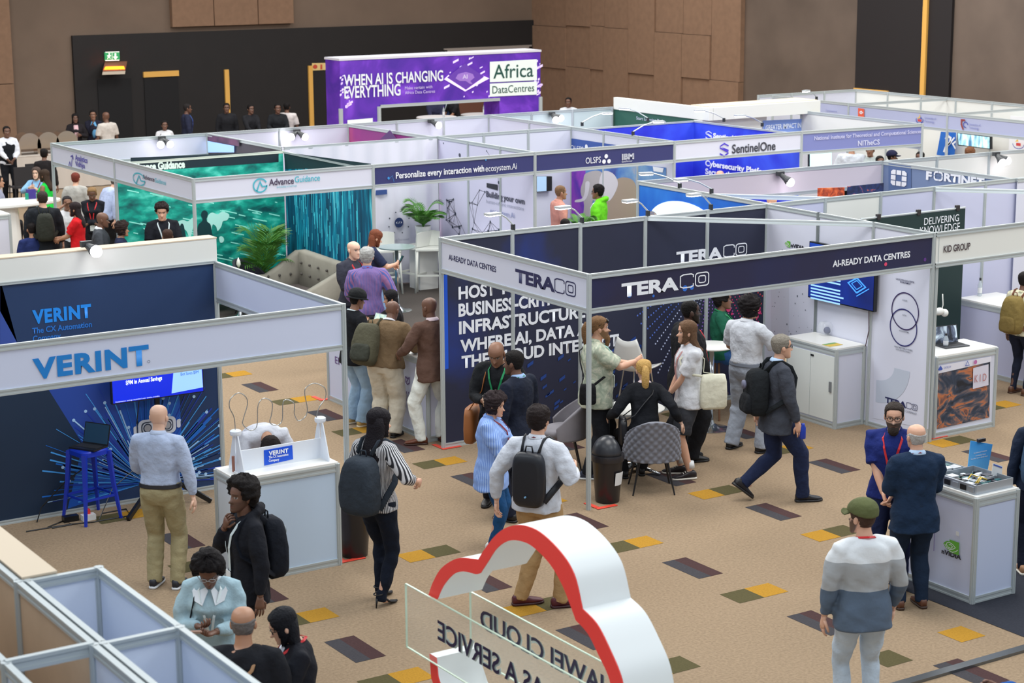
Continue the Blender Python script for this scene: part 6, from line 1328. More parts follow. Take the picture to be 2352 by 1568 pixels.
    ei=[(vR+.06,Ao[-1][2]-.2),(vR+.10,zb+.18),(vR+.2,zb+.11),(vR+.42,zb+.09),(wl[1]-.37,zb+.09),(wl[1]-.18,zb+.12),(wl[1]-.11,zb+.22),(wl[1]-.09,1.15)]
    Ao+= [np.array([uc,v,z]) for v,z in ex]; Bo+=[np.array([uc,v,z]) for v,z in ei]
    n=len(Ao); D=np.array([dep,0,0]); V=Ao+Bo+[p+D for p in Ao]+[p+D for p in Bo]
    red=mat('cloud_red',(246,66,60),.45); cw=mat('cloud_white',(238,242,242),.45)
    b=MB().use(cw); b.add([p+np.array([.006,0,0]) for p in Ao]+[p+np.array([.006,0,0]) for p in Bo]+V[2*n:],[f for i in range(n-1) for f in ((i,2*n+i,2*n+i+1,i+1),(n+i,n+i+1,3*n+i+1,3*n+i),(2*n+i,3*n+i,3*n+i+1,2*n+i+1))]+[(0,n,3*n,2*n),(n-1,2*n-1+0,4*n-1,3*n-1)])
    wbuild(b,'cloud_body',cw,t,35); b=MB(); b.add(Ao+Bo+[p+np.array([.008,0,0]) for p in Ao+Bo],[f for i in range(n-1) for f in ((i,i+1,n+i+1,n+i),(2*n+i,3*n+i,3*n+i+1,2*n+i+1),(i,2*n+i,2*n+i+1,i+1),(n+i,n+i+1,3*n+i+1,3*n+i))]); wbuild(b,'red_face',red,t,35)
    gm=mat('acrylic_clear',(226,236,228),.04,alpha=.10); ge=mat('acrylic_edge',(206,226,204),.2)
    for k,(uu,L0,L1) in enumerate(((uc-.03,(932,1340,1483),-9.0),(uc+dep+.03,(1080,1358,1490),-8.6))):
        p=on('u',uu,L0[0],L0[1]); q=on('u',uu,L0[0],L0[2]); zt,z0_=p[2],q[2]
        if k: z0_=zt-.47
        b=MB(); b.box((uu,(p[1]+L1)/2,(zt+z0_)/2),(.012,abs(p[1]-L1),zt-z0_)); g_=wbuild(b,'clear_pane',gm,t)
        b=MB()
        for zz in (zt,z0_): b.box((uu,(p[1]+L1)/2,zz),(.014,abs(p[1]-L1),.006))
        for vv in (p[1],L1): b.box((uu,vv,(zt+z0_)/2),(.014,.006,zt-z0_))
        wbuild(b,'pane_edge',ge,g_)
        ink=mat('ink_cloud',(34,26,64),.5); rim=mat('ink_cloud_rim',(206,222,216),.4)
        if k==0: bl,br,ch_=on('u',uu,1012,1462),None,.115; sx='EVERYTHING AS A SERVICE'; v0=on('u',uu,1010,1440)[1]; z_=on('u',uu,1010,1465)[2]; Lw=2.62; ch_=.14
        else: sx='HUAWEI CLOUD'; v0=on('u',uu,1108,1410)[1]; z_=on('u',uu,1112,1440)[2]; Lw=1.74; ch_=.14
        for m_,of,bo in ((rim,.010,.05),(ink,.018,.012)): letters(sx,(uu,v0,z_),(uu,v0-Lw,z_),ch_,m_,g_,bo,(-1,0,0),of,mirror=True)
    b=MB(); b.box((uc+.18,-7.0,.4),(.6,3.2,.8)); o=b.build('display_plinth',lam); tag(o,'white plinth carrying the big red cloud sign','plinth')
    # ---- lounge, plants and high seating in the second row
    sf=mat('sofa_grey',(150,146,134),.85,noise=.08,nscale=6); sd=mat('sofa_seat',(96,88,86),.85); t=thing('sofa','beige-grey high-backed tufted sofa between palm and talking men','sofa',(2.3,10.9,0))
    b=MB(); RG=[]
    for s_ in np.linspace(0,1,15):
        # path of the wrap-around back: left wing, then back, then right arm
        if s_<.3: k=s_/.3; p=(1.75+.8*k,11.95); h=.62+.36*max(0,(k-.35)/.65)**.8
        elif s_<.8: k=(s_-.3)/.5; p=(2.62,11.9-1.75*k); h=1.0-.04*k-.0
        else: k=(s_-.8)/.2; p=(2.55-.75*k,10.1); h=.93-.33*k
        RG.append((p,h))
    V=[];F=[]
    for i,(p,h) in enumerate(RG):
        nx=(0,-1) if i<5 else ((-1,0) if i<12 else (0,1))
        for (o_,z) in ((0,.12),(0,h-.03),(.03,h),(.12,h),(.15,h-.05),(.16,.12)): V.append((p[0]+nx[0]*o_,p[1]+nx[1]*o_,z))
    for i in range(14):
        for j in range(6): F.append((i*6+j,i*6+(j+1)%6,(i+1)*6+(j+1)%6,(i+1)*6+j))
    F.append(tuple(range(6))); F.append(tuple(range(84,90))); b.add(V,F); wbuild(b,'wrap_back',sf,t,True)
    b=MB(); b.box((2.12,11.0,.30),(.78,1.62,.24)); wbuild(b,'seat_cushion',sd,t)
    for i in range(5):
        for j in range(2): b=MB(); b.ball((2.45,11.6-i*.3,.62+.18*j),.022,8,6); wbuild(b,'button',mat('button_dark',(84,80,76),.7),t)
    for i in range(3): b=MB(); b.ball((1.95+i*.2,11.78,.6),.022,8,6); wbuild(b,'button',mat('button_dark',(84,80,76),.7),t)
    for x,y in ((1.8,10.2),(1.8,11.8),(2.5,10.2),(2.5,11.8)): b=MB(); b.tube([(x,y,0),(x,y,.2)],.025,8); wbuild(b,'leg',blk,t)
    palm('leafy palm in a tall steel pot left of the sofa',2.05,12.15,0,1.7,15,.40,.2,mat('pot_steel',(176,178,180),.25,.8),5)
    palm('bushy palm on a white stand in front of the white cloth',5.15,12.3,.75,1.05,16,.34,.14,lam,9); b=MB(); b.box((5.15,12.3,.375),(.36,.36,.75)); o=b.build('plant_stand',lam); tag(o,'white block under the bushy palm','stand')
    for u,v,lab in ((1.25,12.3,'dark grey armchair behind the left header board'),(1.75,11.9,'small charcoal tub seat left of the steel plant pot')): shell_chair(lab,u,v,200,mat('fabric_taupe' if u<1.5 else 'fabric_charcoal',(92,84,80) if u<1.5 else (48,50,60),.85))
    p=(1.35,11.6); round_table('low dark side table holding the white lily',p[0],p[1],.25,.5,'disc',mat('table_dark',(60,52,50),.4),'side_table')
    t=thing('peace_lily','white lily flower with green leaves on the side table','plant',(*p,.5)); b=MB(); b.lathe((*p,.5),[(.04,0),(.05,.09),(.045,.1)],14); wbuild(b,'pot',mat('pot_dark',(60,56,60),.4),t); b=MB(); b.tube([(*p,.58),(p[0],p[1],.85)],.006,5); wbuild(b,'stem',mat('stem_green',(80,130,60),.6),t); b=MB(); b.tube([(p[0],p[1],.83),(p[0],p[1],.88),(p[0],p[1],.93),(p[0],p[1],.99)],[.012,.036,.03,.004],10); wbuild(b,'flower',mat('petal_white',(236,240,226),.5),t,True)
    for k in range(7): h=k*.9; b=MB(); d=np.array([math.cos(h),math.sin(h),0]); e=np.array([-d[1],d[0],0]); c=np.array([*p,.6]); b.add([c,c+d*.1+e*.035+np.array([0,0,.1]),c+d*.22+np.array([0,0,.09]),c+d*.1-e*.035+np.array([0,0,.1])],[(0,1,2,3)]); wbuild(b,'leaf',mat('palm_leaf',(84,140,56),.5),t)
    gp_='white high chairs in the cloth lined booth'
    for (x,y,rz,lab) in ((985,668,150,'white high chair in front of the bushy palm'),(888,672,165,'white high chair beside the red haired woman'),(878,640,20,'white high chair beyond the glass bar table')): u,v=un(x,y)[:2]; bar_chair(lab,u,min(v,12.3),rz,mat('chair_white',(222,224,216),.45),gp_)
    u,v=3.75,10.75; round_table('round glass topped bar table beside the red haired woman',u,v,.30,1.06,'disc',mat('glass_top',(150,170,168),.1),'bar_table')
    b=MB(); b.lathe((5.45,12.3,0),[(.17,0),(.21,.3),(.2,.46),(.1,.5)],24); o=b.build('tub_stool',mat('tub_white',(216,214,226),.5),None,True); tag(o,'white drum stool behind the high chair by the palm','stool')
    t=thing('display_table','white table with white flower and leaflets along the dotted wall','table',(5.5,11,0)); b=MB(); b.box((5.5,10.9,.86),(.5,1.7,.04)); wbuild(b,'tabletop',lam,t); b=MB(); b.box((5.55,10.9,.42),(.4,1.6,.84)); wbuild(b,'table_base',lam,t)
    p=un(1080,522,.92); b=MB(); 
    for k in range(8): b.ball((5.5+.05*math.cos(k*.8),10.75+.05*math.sin(k*.8),.95+.012*(k%3)),(.035,.03,.03),8,6)
    o=b.build('white_flower',mat('petal_white',(236,240,226),.5),None,True); tag(o,'white flower ornament on the table by the dotted wall','flower')
    for k,lab in enumerate(('blue leaflet on the table by the dotted wall','pale leaflet next to the blue leaflet, dotted wall table')): b=MB(); b.box((5.45,11.1+.25*k,.888),(.2,.16,.01)); o=b.build('leaflet',mat('leaf_blue',(120,140,200),.5) if k==0 else mat('paper',(226,228,230),.7)); tag(o,lab,'leaflet')
    p=np.array([7.6,10.6,0]); palm('small yellow-green plant between the two men under OLSPS fascia',7.35,10.7,.7,.75,9,.28,.1,lam,12,'potted_plant'); b=MB(); b.box((7.35,10.7,.35),(.4,.4,.7)); o=b.build('plant_stand',lam); tag(o,'white block under the yellow-green plant','stand')
    # ---- far left: bar counter, high table, buffet
    t=ctr('display_counter','white counter behind the far left visitors',-2.2,18.4,-.1,19.0,1.0); u,v=.1,19.6
    t=thing('high_table','white oval high table with drink cans at far left','table',(u,v,0)); b=MB(); b.rings([np.array([(u+1.2*s_*math.cos(h),v+.5*s_*math.sin(h),z) for h in np.linspace(0,2*PI,30,endpoint=False)]) for s_,z in ((.96,1.0),(1,1.02),(1,1.06),(.98,1.07))]); wbuild(b,'tabletop',lam,t,30); b=MB(); b.lathe((u,v,0),[(.4,0),(.35,1.0)],20); wbuild(b,'pedestal',lam,t)
    for i,(x,y,c,lab) in enumerate(((62,458,(30,150,120),'teal drink can at left on the oval high table'),(88,458,(40,150,70),'green drink can right of the purple box'))): p=un(x,y,1.07); b=MB(); b.lathe(p,[(.03,0),(.034,.01),(.034,.11),(.027,.125)],14); o=b.build('drink_can',mat('can_%d'%c[0],c,.3,.3),None,30); tag(o,lab,'can')
    p=un(72,456,1.07); b=MB(); b.box(p+np.array([0,0,.09]),(.16,.1,.18)); o=b.build('gift_box',mat('box_purple',(60,44,130),.5)); tag(o,'small dark purple box on the oval high table','box')
    p=un(80,455,1.07); b=MB(); b.box(p+np.array([0,0,.05]),(.09,.06,.1)); o=b.build('napkin_holder',mat('paper',(226,228,230),.7)); tag(o,'white napkin block on the oval high table','napkins')
    t=thing('buffet_table','long buffet table under a white cloth at far left','table',(4,29,0)); b=MB(); b.box((3.9,29.3,.82),(4.2,.9,.03)); wbuild(b,'tabletop',lam,t); b=MB()
    n=50; V=[]; 
    for z,a in ((.84,0),(.02,1)): V+=[(1.78+4.24*i/n,28.83-(.04+.03*math.sin(i*1.7))*a,z) for i in range(n+1)]
    b.add(V,[(i,n+1+i,n+2+i,i+1) for i in range(n)]); b.box((3.9,29.3,.845),(4.26,.95,.012)); wbuild(b,'tablecloth',mat('cloth_cream',(196,186,176),.85),t,30)
    sm=mat('polished_steel',(196,190,184),.15,.95)
    for i,x in enumerate((62,105,148)):
        p=onv(x,331,29.2); t=thing('chafing_dish',['leftmost','middle','rightmost'][i]+' steel domed chafing dish on the far buffet','dish',(p[0],29.2,.85),0,'chafing dishes on the buffet'); b=MB(); b.rings([np.array([(p[0]+.27*math.cos(th),29.2+y_,1.12+.26*math.sin(th)) for th in np.linspace(0,PI,16)]) for y_ in (-.2,.2)]); wbuild(b,'roll_top',sm,t,30); b=MB(); b.box((p[0],29.2,1.06),(.56,.42,.12)); wbuild(b,'water_pan',sm,t)
        for sx in (-.22,.22): b=MB(); b.bar((p[0]+sx,29.2,.85),(p[0]+sx,29.2,1.0),.03,.3,(0,1,0)); wbuild(b,'stand',sm,t)
    bc=mat('chair_black',(34,32,36),.6)
    for i,(x,y,lab) in enumerate(((47,462,'black plastic chair in front of the far buffet cloth'),(72,440,'black plastic chair nearer the booth pole, far left'))):
        u,v=onv(x,y-60,26.3+i*.5)[:2]; t=thing('side_chair',lab,'chair',(u,v,0),0,'black chairs by the buffet'); b=MB(); b.box((u,v,.46),(.44,.42,.03)); wbuild(b,'seat',bc,t); b=MB(); b.box((u,v-.22,.72),(.44,.03,.42)); wbuild(b,'backrest',bc,t)
        for dx,dy in ((-.2,-.22),(.2,-.22),(.2,.18),(-.2,.18)): b=MB(); b.tube([(u+dx,v+dy,.5),(u+dx*1.1,v+dy*1.1,0)],.013,6); wbuild(b,'leg',bc,t)
    for (x,y,v,lab) in ((1003,268,28.5,'white clothed table left inside the purple gateway'),(1103,262,29.5,'white clothed table right inside the purple gateway')):
        p=onv(x,y,v); r_=.55; z=p[2]; b=MB(); b.lathe((p[0],v,0),[(r_*1.04,0),(r_*.98,z-.05),(r_,z-.01),(r_*.97,z)],26); o=b.build('clothed_table',mat('cloth_white2',(212,206,206),.85),None,30); tag(o,lab,'table')
        bottle('water bottle on the table %s inside the gateway'%('left' if x<1050 else 'right'),np.array([p[0]+(.1 if x<1050 else .0),v-.2,z]),.3,(90,60,140))
    t=thing('serving_table','dark bar top with small green trays in front of dark wall','table',(10,28.2,0)); b=MB(); b.box((9.9,28.1,1.0),(3.0,.6,.06)); wbuild(b,'bar_top',mat('bar_wood',(120,70,50),.5),t); b=MB(); b.box((9.9,28.1,.49),(2.9,.5,.97)); wbuild(b,'bar_front',mat('bar_dark',(40,36,36),.6),t)
    for x,lab,c in ((612,'green serving tray on the dark bar',(70,150,90)),(555,'white plate stack on the dark bar',(214,210,206))): p=onv(x,289,28.0); b=MB(); b.box((p[0],28.0,1.05),(.34,.2,.04)); o=b.build('serving_tray',mat('tray_%d'%c[0],c,.5)); tag(o,lab,'tray')
    # ---- NITheCS screen, orange fabric under the blush fascia
    for pl,val,q,m_,lab,nm in (('v',11.3,[(1860,385),(1910,379),(1910,350),(1860,354)],mat('screen_mint',(190,240,238),.3,emit=.8),'bright screen inside the periwinkle booth','wall_screen'),):
        P=[on(pl,val,x,y) for x,y in q]; t=thing(nm,lab,'screen',tuple(P[0])); b=MB(); b.poly([p+np.array([0,.01,0]) for p in P],.05,(0,1,0)); wbuild(b,'screen_case',tv,t); decal(pl,val,q,m_,t,'display')
    for q,m_,lab in (([(1880,470),(1940,462),(1940,430),(1880,432)],art('print_flame',[(.35,(120,40,20)),(.55,(214,90,40)),(.7,(240,150,90))],7),'orange red printed banner under the blush fascia'),([(1948,458),(2030,450),(2030,420),(1948,428)],art('print_flame_navy',[(.4,(20,28,60)),(.6,(30,50,100)),(.72,(220,110,60))],6),'navy banner with orange strokes under the blush fascia')):
        P=[on('v',3.9,x,y) for x,y in q]; zz=min(p[2] for p in P); P[0][2]=P[1][2]=.02; t=thing('pop_up_banner',lab,'banner',(P[0][0],3.9,0)); b=MB(); b.poly(P,.02,(0,1,0)); wbuild(b,'banner_cloth',m_,t)
    # ---- floor tape
    for x,y,lab in ((1020,1031,'left rear corner of centre booth'),(1375,1168,'front pole of the centre booth'),(2142,1007,'right wall end of centre booth'),(790,1290,'bin by left booth pole'),(738,919,'long lettered counter')):
        p=un(x,y); b=MB(); b.box((p[0]+.1,p[1],.006),(.26,.06,.004)); b.box((p[0],p[1]+.14,.006),(.06,.2,.004)); o=b.build('floor_tape',mat('tape_red',(226,70,50),.6)); tag(o,'red corner tape on carpet by '+lab,'tape',group='red tape corners on the carpet')
    # ---- lights on the rails
    z=2.54
    for i,(u,lab) in enumerate(((1,'arm light on first post of the navy wall, left'),(2,'arm light on the second post of the navy wall'),(3,'arm light on the third post of the navy wall'),(4,'arm light on fourth post of navy wall, right'))): arm_light(u,3.0,z,-1,-.12,lab,.22)
    for u,v,du,dv,lab in ((4.97,4.9,-.6,.2,'arm light on the globe wall, upper'),(4.97,4.2,-1,.1,'arm light over the glowing globe'),(8.9,12.9,1,-.3,'arm light left on the vivid blue wall'),(8.66,11.0,1,-.2,'arm light on the white OLSPS side wall'),(11.5,12.0,-1,.3,'arm light by the vivid blue corner'),(11.5,10.9,-1,.1,'arm light right on the vivid blue wall'),(10.4,12.9,-.5,1,'arm light before the dark green wall'),(16.1,14.6,-1,-.4,'arm light above lilac fascia corner')): arm_light(u,v,z,du,dv,lab,.4)
    for vv,x,y,lab,dirs in ((15.72,372,318,'spotlight pair over the AdvanceGuidance booth',((-.3,-.5,-.3),(.3,-.6,-.35))),(15.72,682,302,'spotlight pair over the white booth left of purple wall',((-.7,-.4,-.35),(.3,-.6,-.35))),(15.72,990,279,'spotlight below the purple gateway',((.2,-.6,-.2),)),(15.72,1268,262,'spotlight pair right of the purple gateway',((-.1,-.6,-.35),(.4,-.6,-.3))),(5.68,1792,400,'spotlight on the blush fascia',((.3,-.7,-.5),)),(5.44,2288,355,'spotlight pair on the cream panels at right',((-.1,-.6,-.4),(.4,-.5,-.35))),(2.92,198,562,'spotlight on the left header board',((.1,-.6,-.15),))): p=onv(x,y,vv); spot(p[0],p[1],p[2],lab,dirs)
# ================================================================ the visitors
def strap_bag(I,label,side,mt,size=(.28,.24,.10),z=.02,y=-.05,cross=True,name='shoulder_bag',cat='bag',strap=None,drop=0,out=.05):
    """bag on a strap: cross=True runs over the other shoulder, else hangs from the same one"""
    s=I['s']; root=thing(name,label,cat,tuple(I['pos']),I['yaw']); Ru=I['Ru']; w=I['w']; sx=side; o=-sx if cross else sx
    hx=.175*w+I['inf']
    c=I['spine'](z)+Ru@np.array([sx*(hx+out),y,0])*s
    b=MB(); RG=[]
    for k,(f,zz) in enumerate(((.8,-.5),(.97,-.42),(1,-.1),(.95,.3),(.82,.5))):
        RG.append(np.array([c+np.array([size[2]/2*f*math.copysign(abs(math.cos(h))**.5,math.cos(h)),size[0]/2*f*math.copysign(abs(math.sin(h))**.5,math.sin(h)),zz*size[1]-drop])*s for h in np.linspace(0,2*PI,18,endpoint=False)]))
    b.rings(RG); b.build('bag_body',mt,root,True)
    sm=strap or mt; tops=[(sx*(hx+out*.6),y+size[0]*.4,),(sx*(hx+out*.6),y-size[0]*.4)]
    fro=[I['chest'](sx*.14,.25,.0),I['chest'](sx*.02,.36,.004),I['chest'](o*.07,.45,.004)] if cross else [I['chest'](sx*.155,.28,0),I['chest'](sx*.12,.42,.004)]
    bk=.115*(.35+.65*w)+I['inf']
    def back(x,t): return I['spine'](t)+Ru@np.array([x,-bk*math.sqrt(max(.1,1-(x/(hx*1.05))**2))-.006,0])*s
    mid=[I['spine'](.50)+Ru@np.array([o*.11,-.0,.055])*s]
    rear=[back(o*.07,.44),back(sx*.03,.33),back(sx*.13,.2)] if cross else [back(sx*.12,.42),back(sx*.15,.28)]
    e0=c+np.array([0,size[0]*.38,size[1]*.45-drop])*s; e1=c+np.array([0,-size[0]*.38,size[1]*.45-drop])*s
    b=MB(); b.tube([e0]+fro+mid+rear+[e1],.014*s,8,ry=.006*s,ref=(1,0,0)); b.build('strap',sm,root,True); return root
def cup(I,i,label,c=(206,170,140)):
    def f(root,p,d):
        b=MB(); b.lathe(p+np.array([0,.02,-.03]),[(.03,0),(.04,.10)],14); b.build('paper_cup',mat('cup_%d'%c[0],c,.6),root,True); b=MB(); b.lathe(p+np.array([0,.02,-.03]),[(.042,.10),(.042,.11),(.036,.12)],14); b.build('lid',mat('lid_dark',(40,36,34),.5),root,True)
    return held(I,i,'coffee_cup',label,'cup',f)
def crowd():
    red=mat('lanyard_red',(206,40,48),.6); grn=mat('lanyard_green',(24,140,84),.6); wh=mat('lanyard_white',(214,228,232),.6); drk=mat('lanyard_maroon',(120,30,50),.6)
    C=cloth; black=(24,24,28); chino=C((170,138,96)); wcol=C((206,208,216)); gl=mat('frame_black',(24,22,24),.3); dkh=(22,18,18)
    S_=lambda m,**k: dict(kind='shirt',mat=m,**k)
    # ---------- left stand
    I=person('bald man in pale blue shirt and khaki trousers seen from behind by the screen',('f',380,1350,930),20,None,1.08,'pale',None,S_(C((172,186,214)),collar=C((182,196,222)),loose=1.3,hem=.085),dict(mat=C((160,150,116)),belt=mat('belt_black',(30,28,34),.5)),((34,36,46),(220,224,230)),hands=((-.16,.27,1.0),(.30,.02,.88)))
    I=person('man in white shirt bending down behind the white loop game counter',('p',-3.22,1.3),168,1.74,1.05,'tan',('crop',(34,26,24)),S_(wcol,loose=1.2),dict(mat=C(black)),((20,20,22),(20,20,22)),lean=80,head=(0,18,0),hands=((-.2,.55,.62),(.2,.55,.62)))
    I=person('man in black hoodie, hand on chin, gazing left with black backpack',('h',560,1104,1.78),250,1.78,1.0,'dark',('afro',(22,18,18)),dict(kind='jacket',mat=C((26,28,36)),loose=1.5,hem=-.14,hood=True),dict(mat=C((24,26,34)),kind='slim'),((24,24,28),(40,40,44)),hands=((-.27,.0,.86),(.035,.155,1.395)),poles=(None,(.5,.2,-1)),head=(-12,-4,0),stubble=True,lanyard=(wh,True,.12),curl=(.3,.9),palm=(None,(0,-1,0.2)))
    backpack(I,'black backpack with round badge on the man in the black hoodie',C((22,26,36)),.30,.50,.17,.26,patch=((.05,.1,.035,mat('badge_grey',(120,130,136),.5)),))
    I=person('woman in light blue sweater with white collar reading her phone',('h',482,1252,1.66),188,1.66,1.08,'dark',('afro',(20,16,18)),dict(kind='sweater',mat=C((160,188,200)),loose=1.6,collar=mat('collar_white',(222,230,238),.8),flaps=mat('collar_white',(222,230,238),.8)),dict(mat=C((40,44,60))),((230,230,230),(230,230,230)),head=(0,38,0),hands=((-.05,.30,1.16),(.07,.27,1.20)),lanyard=(wh,False,.14),glasses=mat('frame_silver',(200,204,210),.3,.6),female=True,curl=(.8,.8),palm=((0,0,1),(0,0,1)))
    phone(I,0,'phone in a pale case held by the light blue sweater woman',(214,176,160),(.06,.02,.03),(0,.8,.4)); strap_bag(I,'black shoulder bag on the light blue sweater woman',1,C(black),cross=False)
    I=person('greying balding man in black jacket with tan strap, back turned, bottom left',('h',556,1395,1.72),8,1.72,1.1,'tan',('fringe',(110,106,104)),dict(kind='jacket',mat=C((28,30,36)),loose=1.5,hem=-.12),dict(mat=C(black)))
    strap_bag(I,'tan strapped bag across the balding man in black jacket',-1,C((60,48,40)),strap=mat('strap_tan',(160,122,86),.6))
    I=person('woman with straight black bob, glasses and red lanyard, bottom left',('h',676,1390,1.64),262,1.64,1.05,'pale',('long',(22,24,30)),dict(kind='jacket',mat=C((28,30,38)),loose=1.5,hem=-.12,panel=(mat('blouse_pale',(214,222,236),.8),.05)),dict(mat=C(black)),head=(0,22,0),hands=((-.05,.34,1.12),(.12,.3,1.06)),lanyard=(red,True,.15),glasses=gl,female=True,longhair=.24,curl=(.5,.5))
    I=person('woman with long black hair, striped blouse and grey backpack in high heels',('f',870,1385,940),38,None,.98,'fair',('long',(24,20,26)),dict(kind='blouse',mat=stripes('cloth_bw_stripe',(214,214,218),(40,40,48),80,'X'),sleeve=.8,loose=1.3),dict(mat=C((16,24,40)),kind='slim',heels=True),((20,20,24),),head=(25,4,0),hands=((-.1,.2,1.05),(.29,.2,1.10)),poles=(None,(1,-.8,-.6)),female=True,longhair=.40,feet=((-.06,.1,5),(.07,-.06,10)),curl=(.8,1.1))
    backpack(I,'slouchy charcoal backpack on the woman in the striped blouse',C((48,56,66)),.36,.52,.20,.22,drop=.03)
    # ---------- aisle group
    I=person('woman in blue striped shirt and jeans with curly dark hair',('f',1130,1258,903),100,None,1.2,'fair',('curly',(44,34,36)),S_(stripes('cloth_blue_stripe',(112,146,216),(156,186,236),66,'X'),loose=1.8,hem=-.22,sleeve=.8,collar=C((130,164,228))),dict(mat=C((26,74,122)),kind='slim'),((226,226,226),(230,230,230)),hands=((-.06,.36,1.15),(.08,.33,1.13)),lanyard=(drk,False,.2),female=True,head=(12,8,0),curl=(.7,.7))
    phone(I,0,'phone held by the woman in the blue striped shirt',(220,190,110),(.05,.04,.03),(0,.6,.6))
    I=person('man in white shirt and chinos with slim black backpack, back turned',('f',1235,1392,934),22,None,1.05,'fair',('crop',(36,28,28)),S_(C((204,209,220)),loose=1.5,collar=C((216,220,230))),dict(mat=chino),((84,30,40),(60,26,32)),hands=((-.34,-.08,.92),(.27,.17,1.2)),poles=((-1,-.6,0),(.6,-.5,-1)),feet=((-.15,-.02,-50),(.18,.05,50)),lanyard=(drk,False,.2),curl=(.5,1.2))
    backpack(I,'slim black office backpack on the white shirted man',mat('bag_black_slick',(20,24,34),.45),.29,.48,.10,.24,taper=.95,patch=((0,-.13,.008,mat('reflector',(120,170,210),.3)),))
    I=person('bald man in black sweater with green lanyard holding a coffee cup',('h',1146,775,1.82),196,1.82,1.1,'brown',None,dict(kind='sweater',mat=C((22,24,28)),loose=1.2),dict(mat=C((28,28,34))),head=(0,28,0),hands=((-.2,.2,1.0),(.08,.30,1.15)),lanyard=(grn,False,.1),curl=(.6,.8))
    cup(I,1,'brown paper coffee cup in the hand of the bald man'); strap_bag(I,'tan leather tote hanging from the bald man in black sweater',1,mat('leather_tan',(160,98,50),.55),(.34,.36,.12),-.1,0,False,'tote_bag',out=.07)
    I=person('man in dark navy suit turned towards the bald man in black sweater',('h',1188,806,1.80),305,1.80,1.1,'dark',('short',(24,20,20)),dict(kind='jacket',mat=C((24,30,46)),loose=1.3,hem=-.14,collar=mat('collar_blue',(150,180,220),.7)),dict(mat=C((24,28,44))),head=(-12,4,0),lanyard=(grn,False,.2),stubble=True)
    # ---------- crowd at the long counter
    I=person('young man in black bucket hat, black top and pale jeans',('f',818,976,665),55,None,.98,'brown',('short',dkh),S_(C((22,24,30)),loose=1.6,sleeve=.8,hem=-.12),dict(mat=C((150,178,204)),kind='wide'),((196,166,110),(226,214,190)),head=(5,12,0),hands=((-.1,.28,1.05),(.2,.2,1.0)),cap=('hat',C((30,32,34))),lanyard=(wh,True,.15))
    I=person('heavy man in brown jacket leaning over the long counter with olive backpack',('f',887,1002,690),28,None,1.32,'dark',None,dict(kind='jacket',mat=C((112,92,68)),loose=1.6,hem=-.03,collar=wcol),dict(mat=C((206,198,180)),kind='wide'),((24,24,26),(24,24,26)),lean=18,hands=((-.25,.36,1.12),(.25,.36,1.1)),head=(0,12,0))
    backpack(I,'olive grey backpack slung on the heavy man in the brown jacket',C((84,82,66)),.34,.54,.2,.22,x0=-.16,pocket=C((58,60,52)),one=-1)
    I=person('bald man in brown blazer and white trousers beside the navy wall',('f',996,1016,683),325,None,1.08,'dark',None,dict(kind='jacket',mat=C((96,72,62)),loose=1.3,hem=-.16,collar=mat('collar_pinkwhite',(236,214,218),.7)),dict(mat=C((226,230,224))),((98,52,32),(60,34,24)),hands=((-.28,.28,1.06),(.28,.1,.95)),head=(-12,4,0),feet=((-.16,.02,60),(.12,.0,10)))
    I=person('woman with long wavy black hair sitting behind the long counter',('h',905,655,1.34),262,1.62,1.0,'tan',('long',(20,18,22)),dict(kind='jacket',mat=C((30,30,34))),dict(mat=C(black)),head=(0,8,0),female=True,longhair=.40,seat=.56,feet=((-.1,.4,0),(.1,.4,0)),hands=((-.1,.4,.95),(.1,.4,.95)))
    I=person('bald man in charcoal shirt with red lanyard talking by the sofa',('h',808,553,1.78),140,1.78,1.1,'pale',None,S_(C((52,54,66)),loose=1.5,collar=C((58,60,72))),dict(mat=C((30,40,60))),hands=((-.1,.26,1.02),(.08,.26,1.04)),lanyard=(red,True,.15),head=(-4,2,0),belly=.05)
    I=person('grey haired man in blue and red striped shirt, back turned',('h',842,570,1.80),352,1.80,1.1,'fair',('crop',(168,168,166)),S_(stripes('cloth_shirt_multi',(78,94,164),(150,104,150),60,'X'),loose=1.5,collar=C((96,106,178))),dict(mat=C((30,42,70))),head=(18,0,0),hands=((-.15,.25,1.0),(.3,.05,.95)),lanyard=(red,False,.2))
    I=person('woman with long auburn hair in navy top looking at her phone',('h',852,527,1.70),72,1.70,.95,'fair',('long',(118,66,46)),S_(C((36,44,72)),sleeve=.4),dict(mat=C((120,150,190)),kind='slim'),head=(0,18,0),hands=((-.02,.34,1.16),(.08,.36,1.2)),female=True,longhair=.42,curl=(.8,.8)); phone(I,1,'black phone held by the auburn haired woman',(20,20,24),(0,.03,.04))
    # ---------- centre stand
    pat=art('cloth_palm_print',[(.35,(150,162,144)),(.5,(176,184,164)),(.62,(206,206,186)),(.7,(160,170,158))],9,rough=.9,distort=2)
    I=person('bearded man with ponytail and sunglasses on his head in leaf print shirt',('f',1368,1092,727),80,None,1.22,'fair',('pony',(120,90,62)),S_(pat,sleeve=.45,loose=1.6,hem=-.14,collar=pat),dict(mat=C((26,28,34))),((50,60,82),(226,230,230)),hands=((-.02,.40,1.22),(.06,.42,1.27)),beard=.10,lanyard=(mat('lanyard_teal',(150,190,180),.6),True,.18),feet=((-.12,.1,0),(.12,-.12,10)),curl=(.25,.5),belly=.03)
    Gb=MB(); hc,Rh,X=I['hc'],I['Rhd'],I['X']
    for sx in (-1,1): Gb.ball(hc+X(Rh@np.array([sx*.036,.085,.075])),X((.034,.012,.022)),10,6); Gb.tube([hc+X(Rh@np.array([sx*.065,.075,.075])),hc+X(Rh@np.array([sx*.088,-.02,.04]))],.004,5)
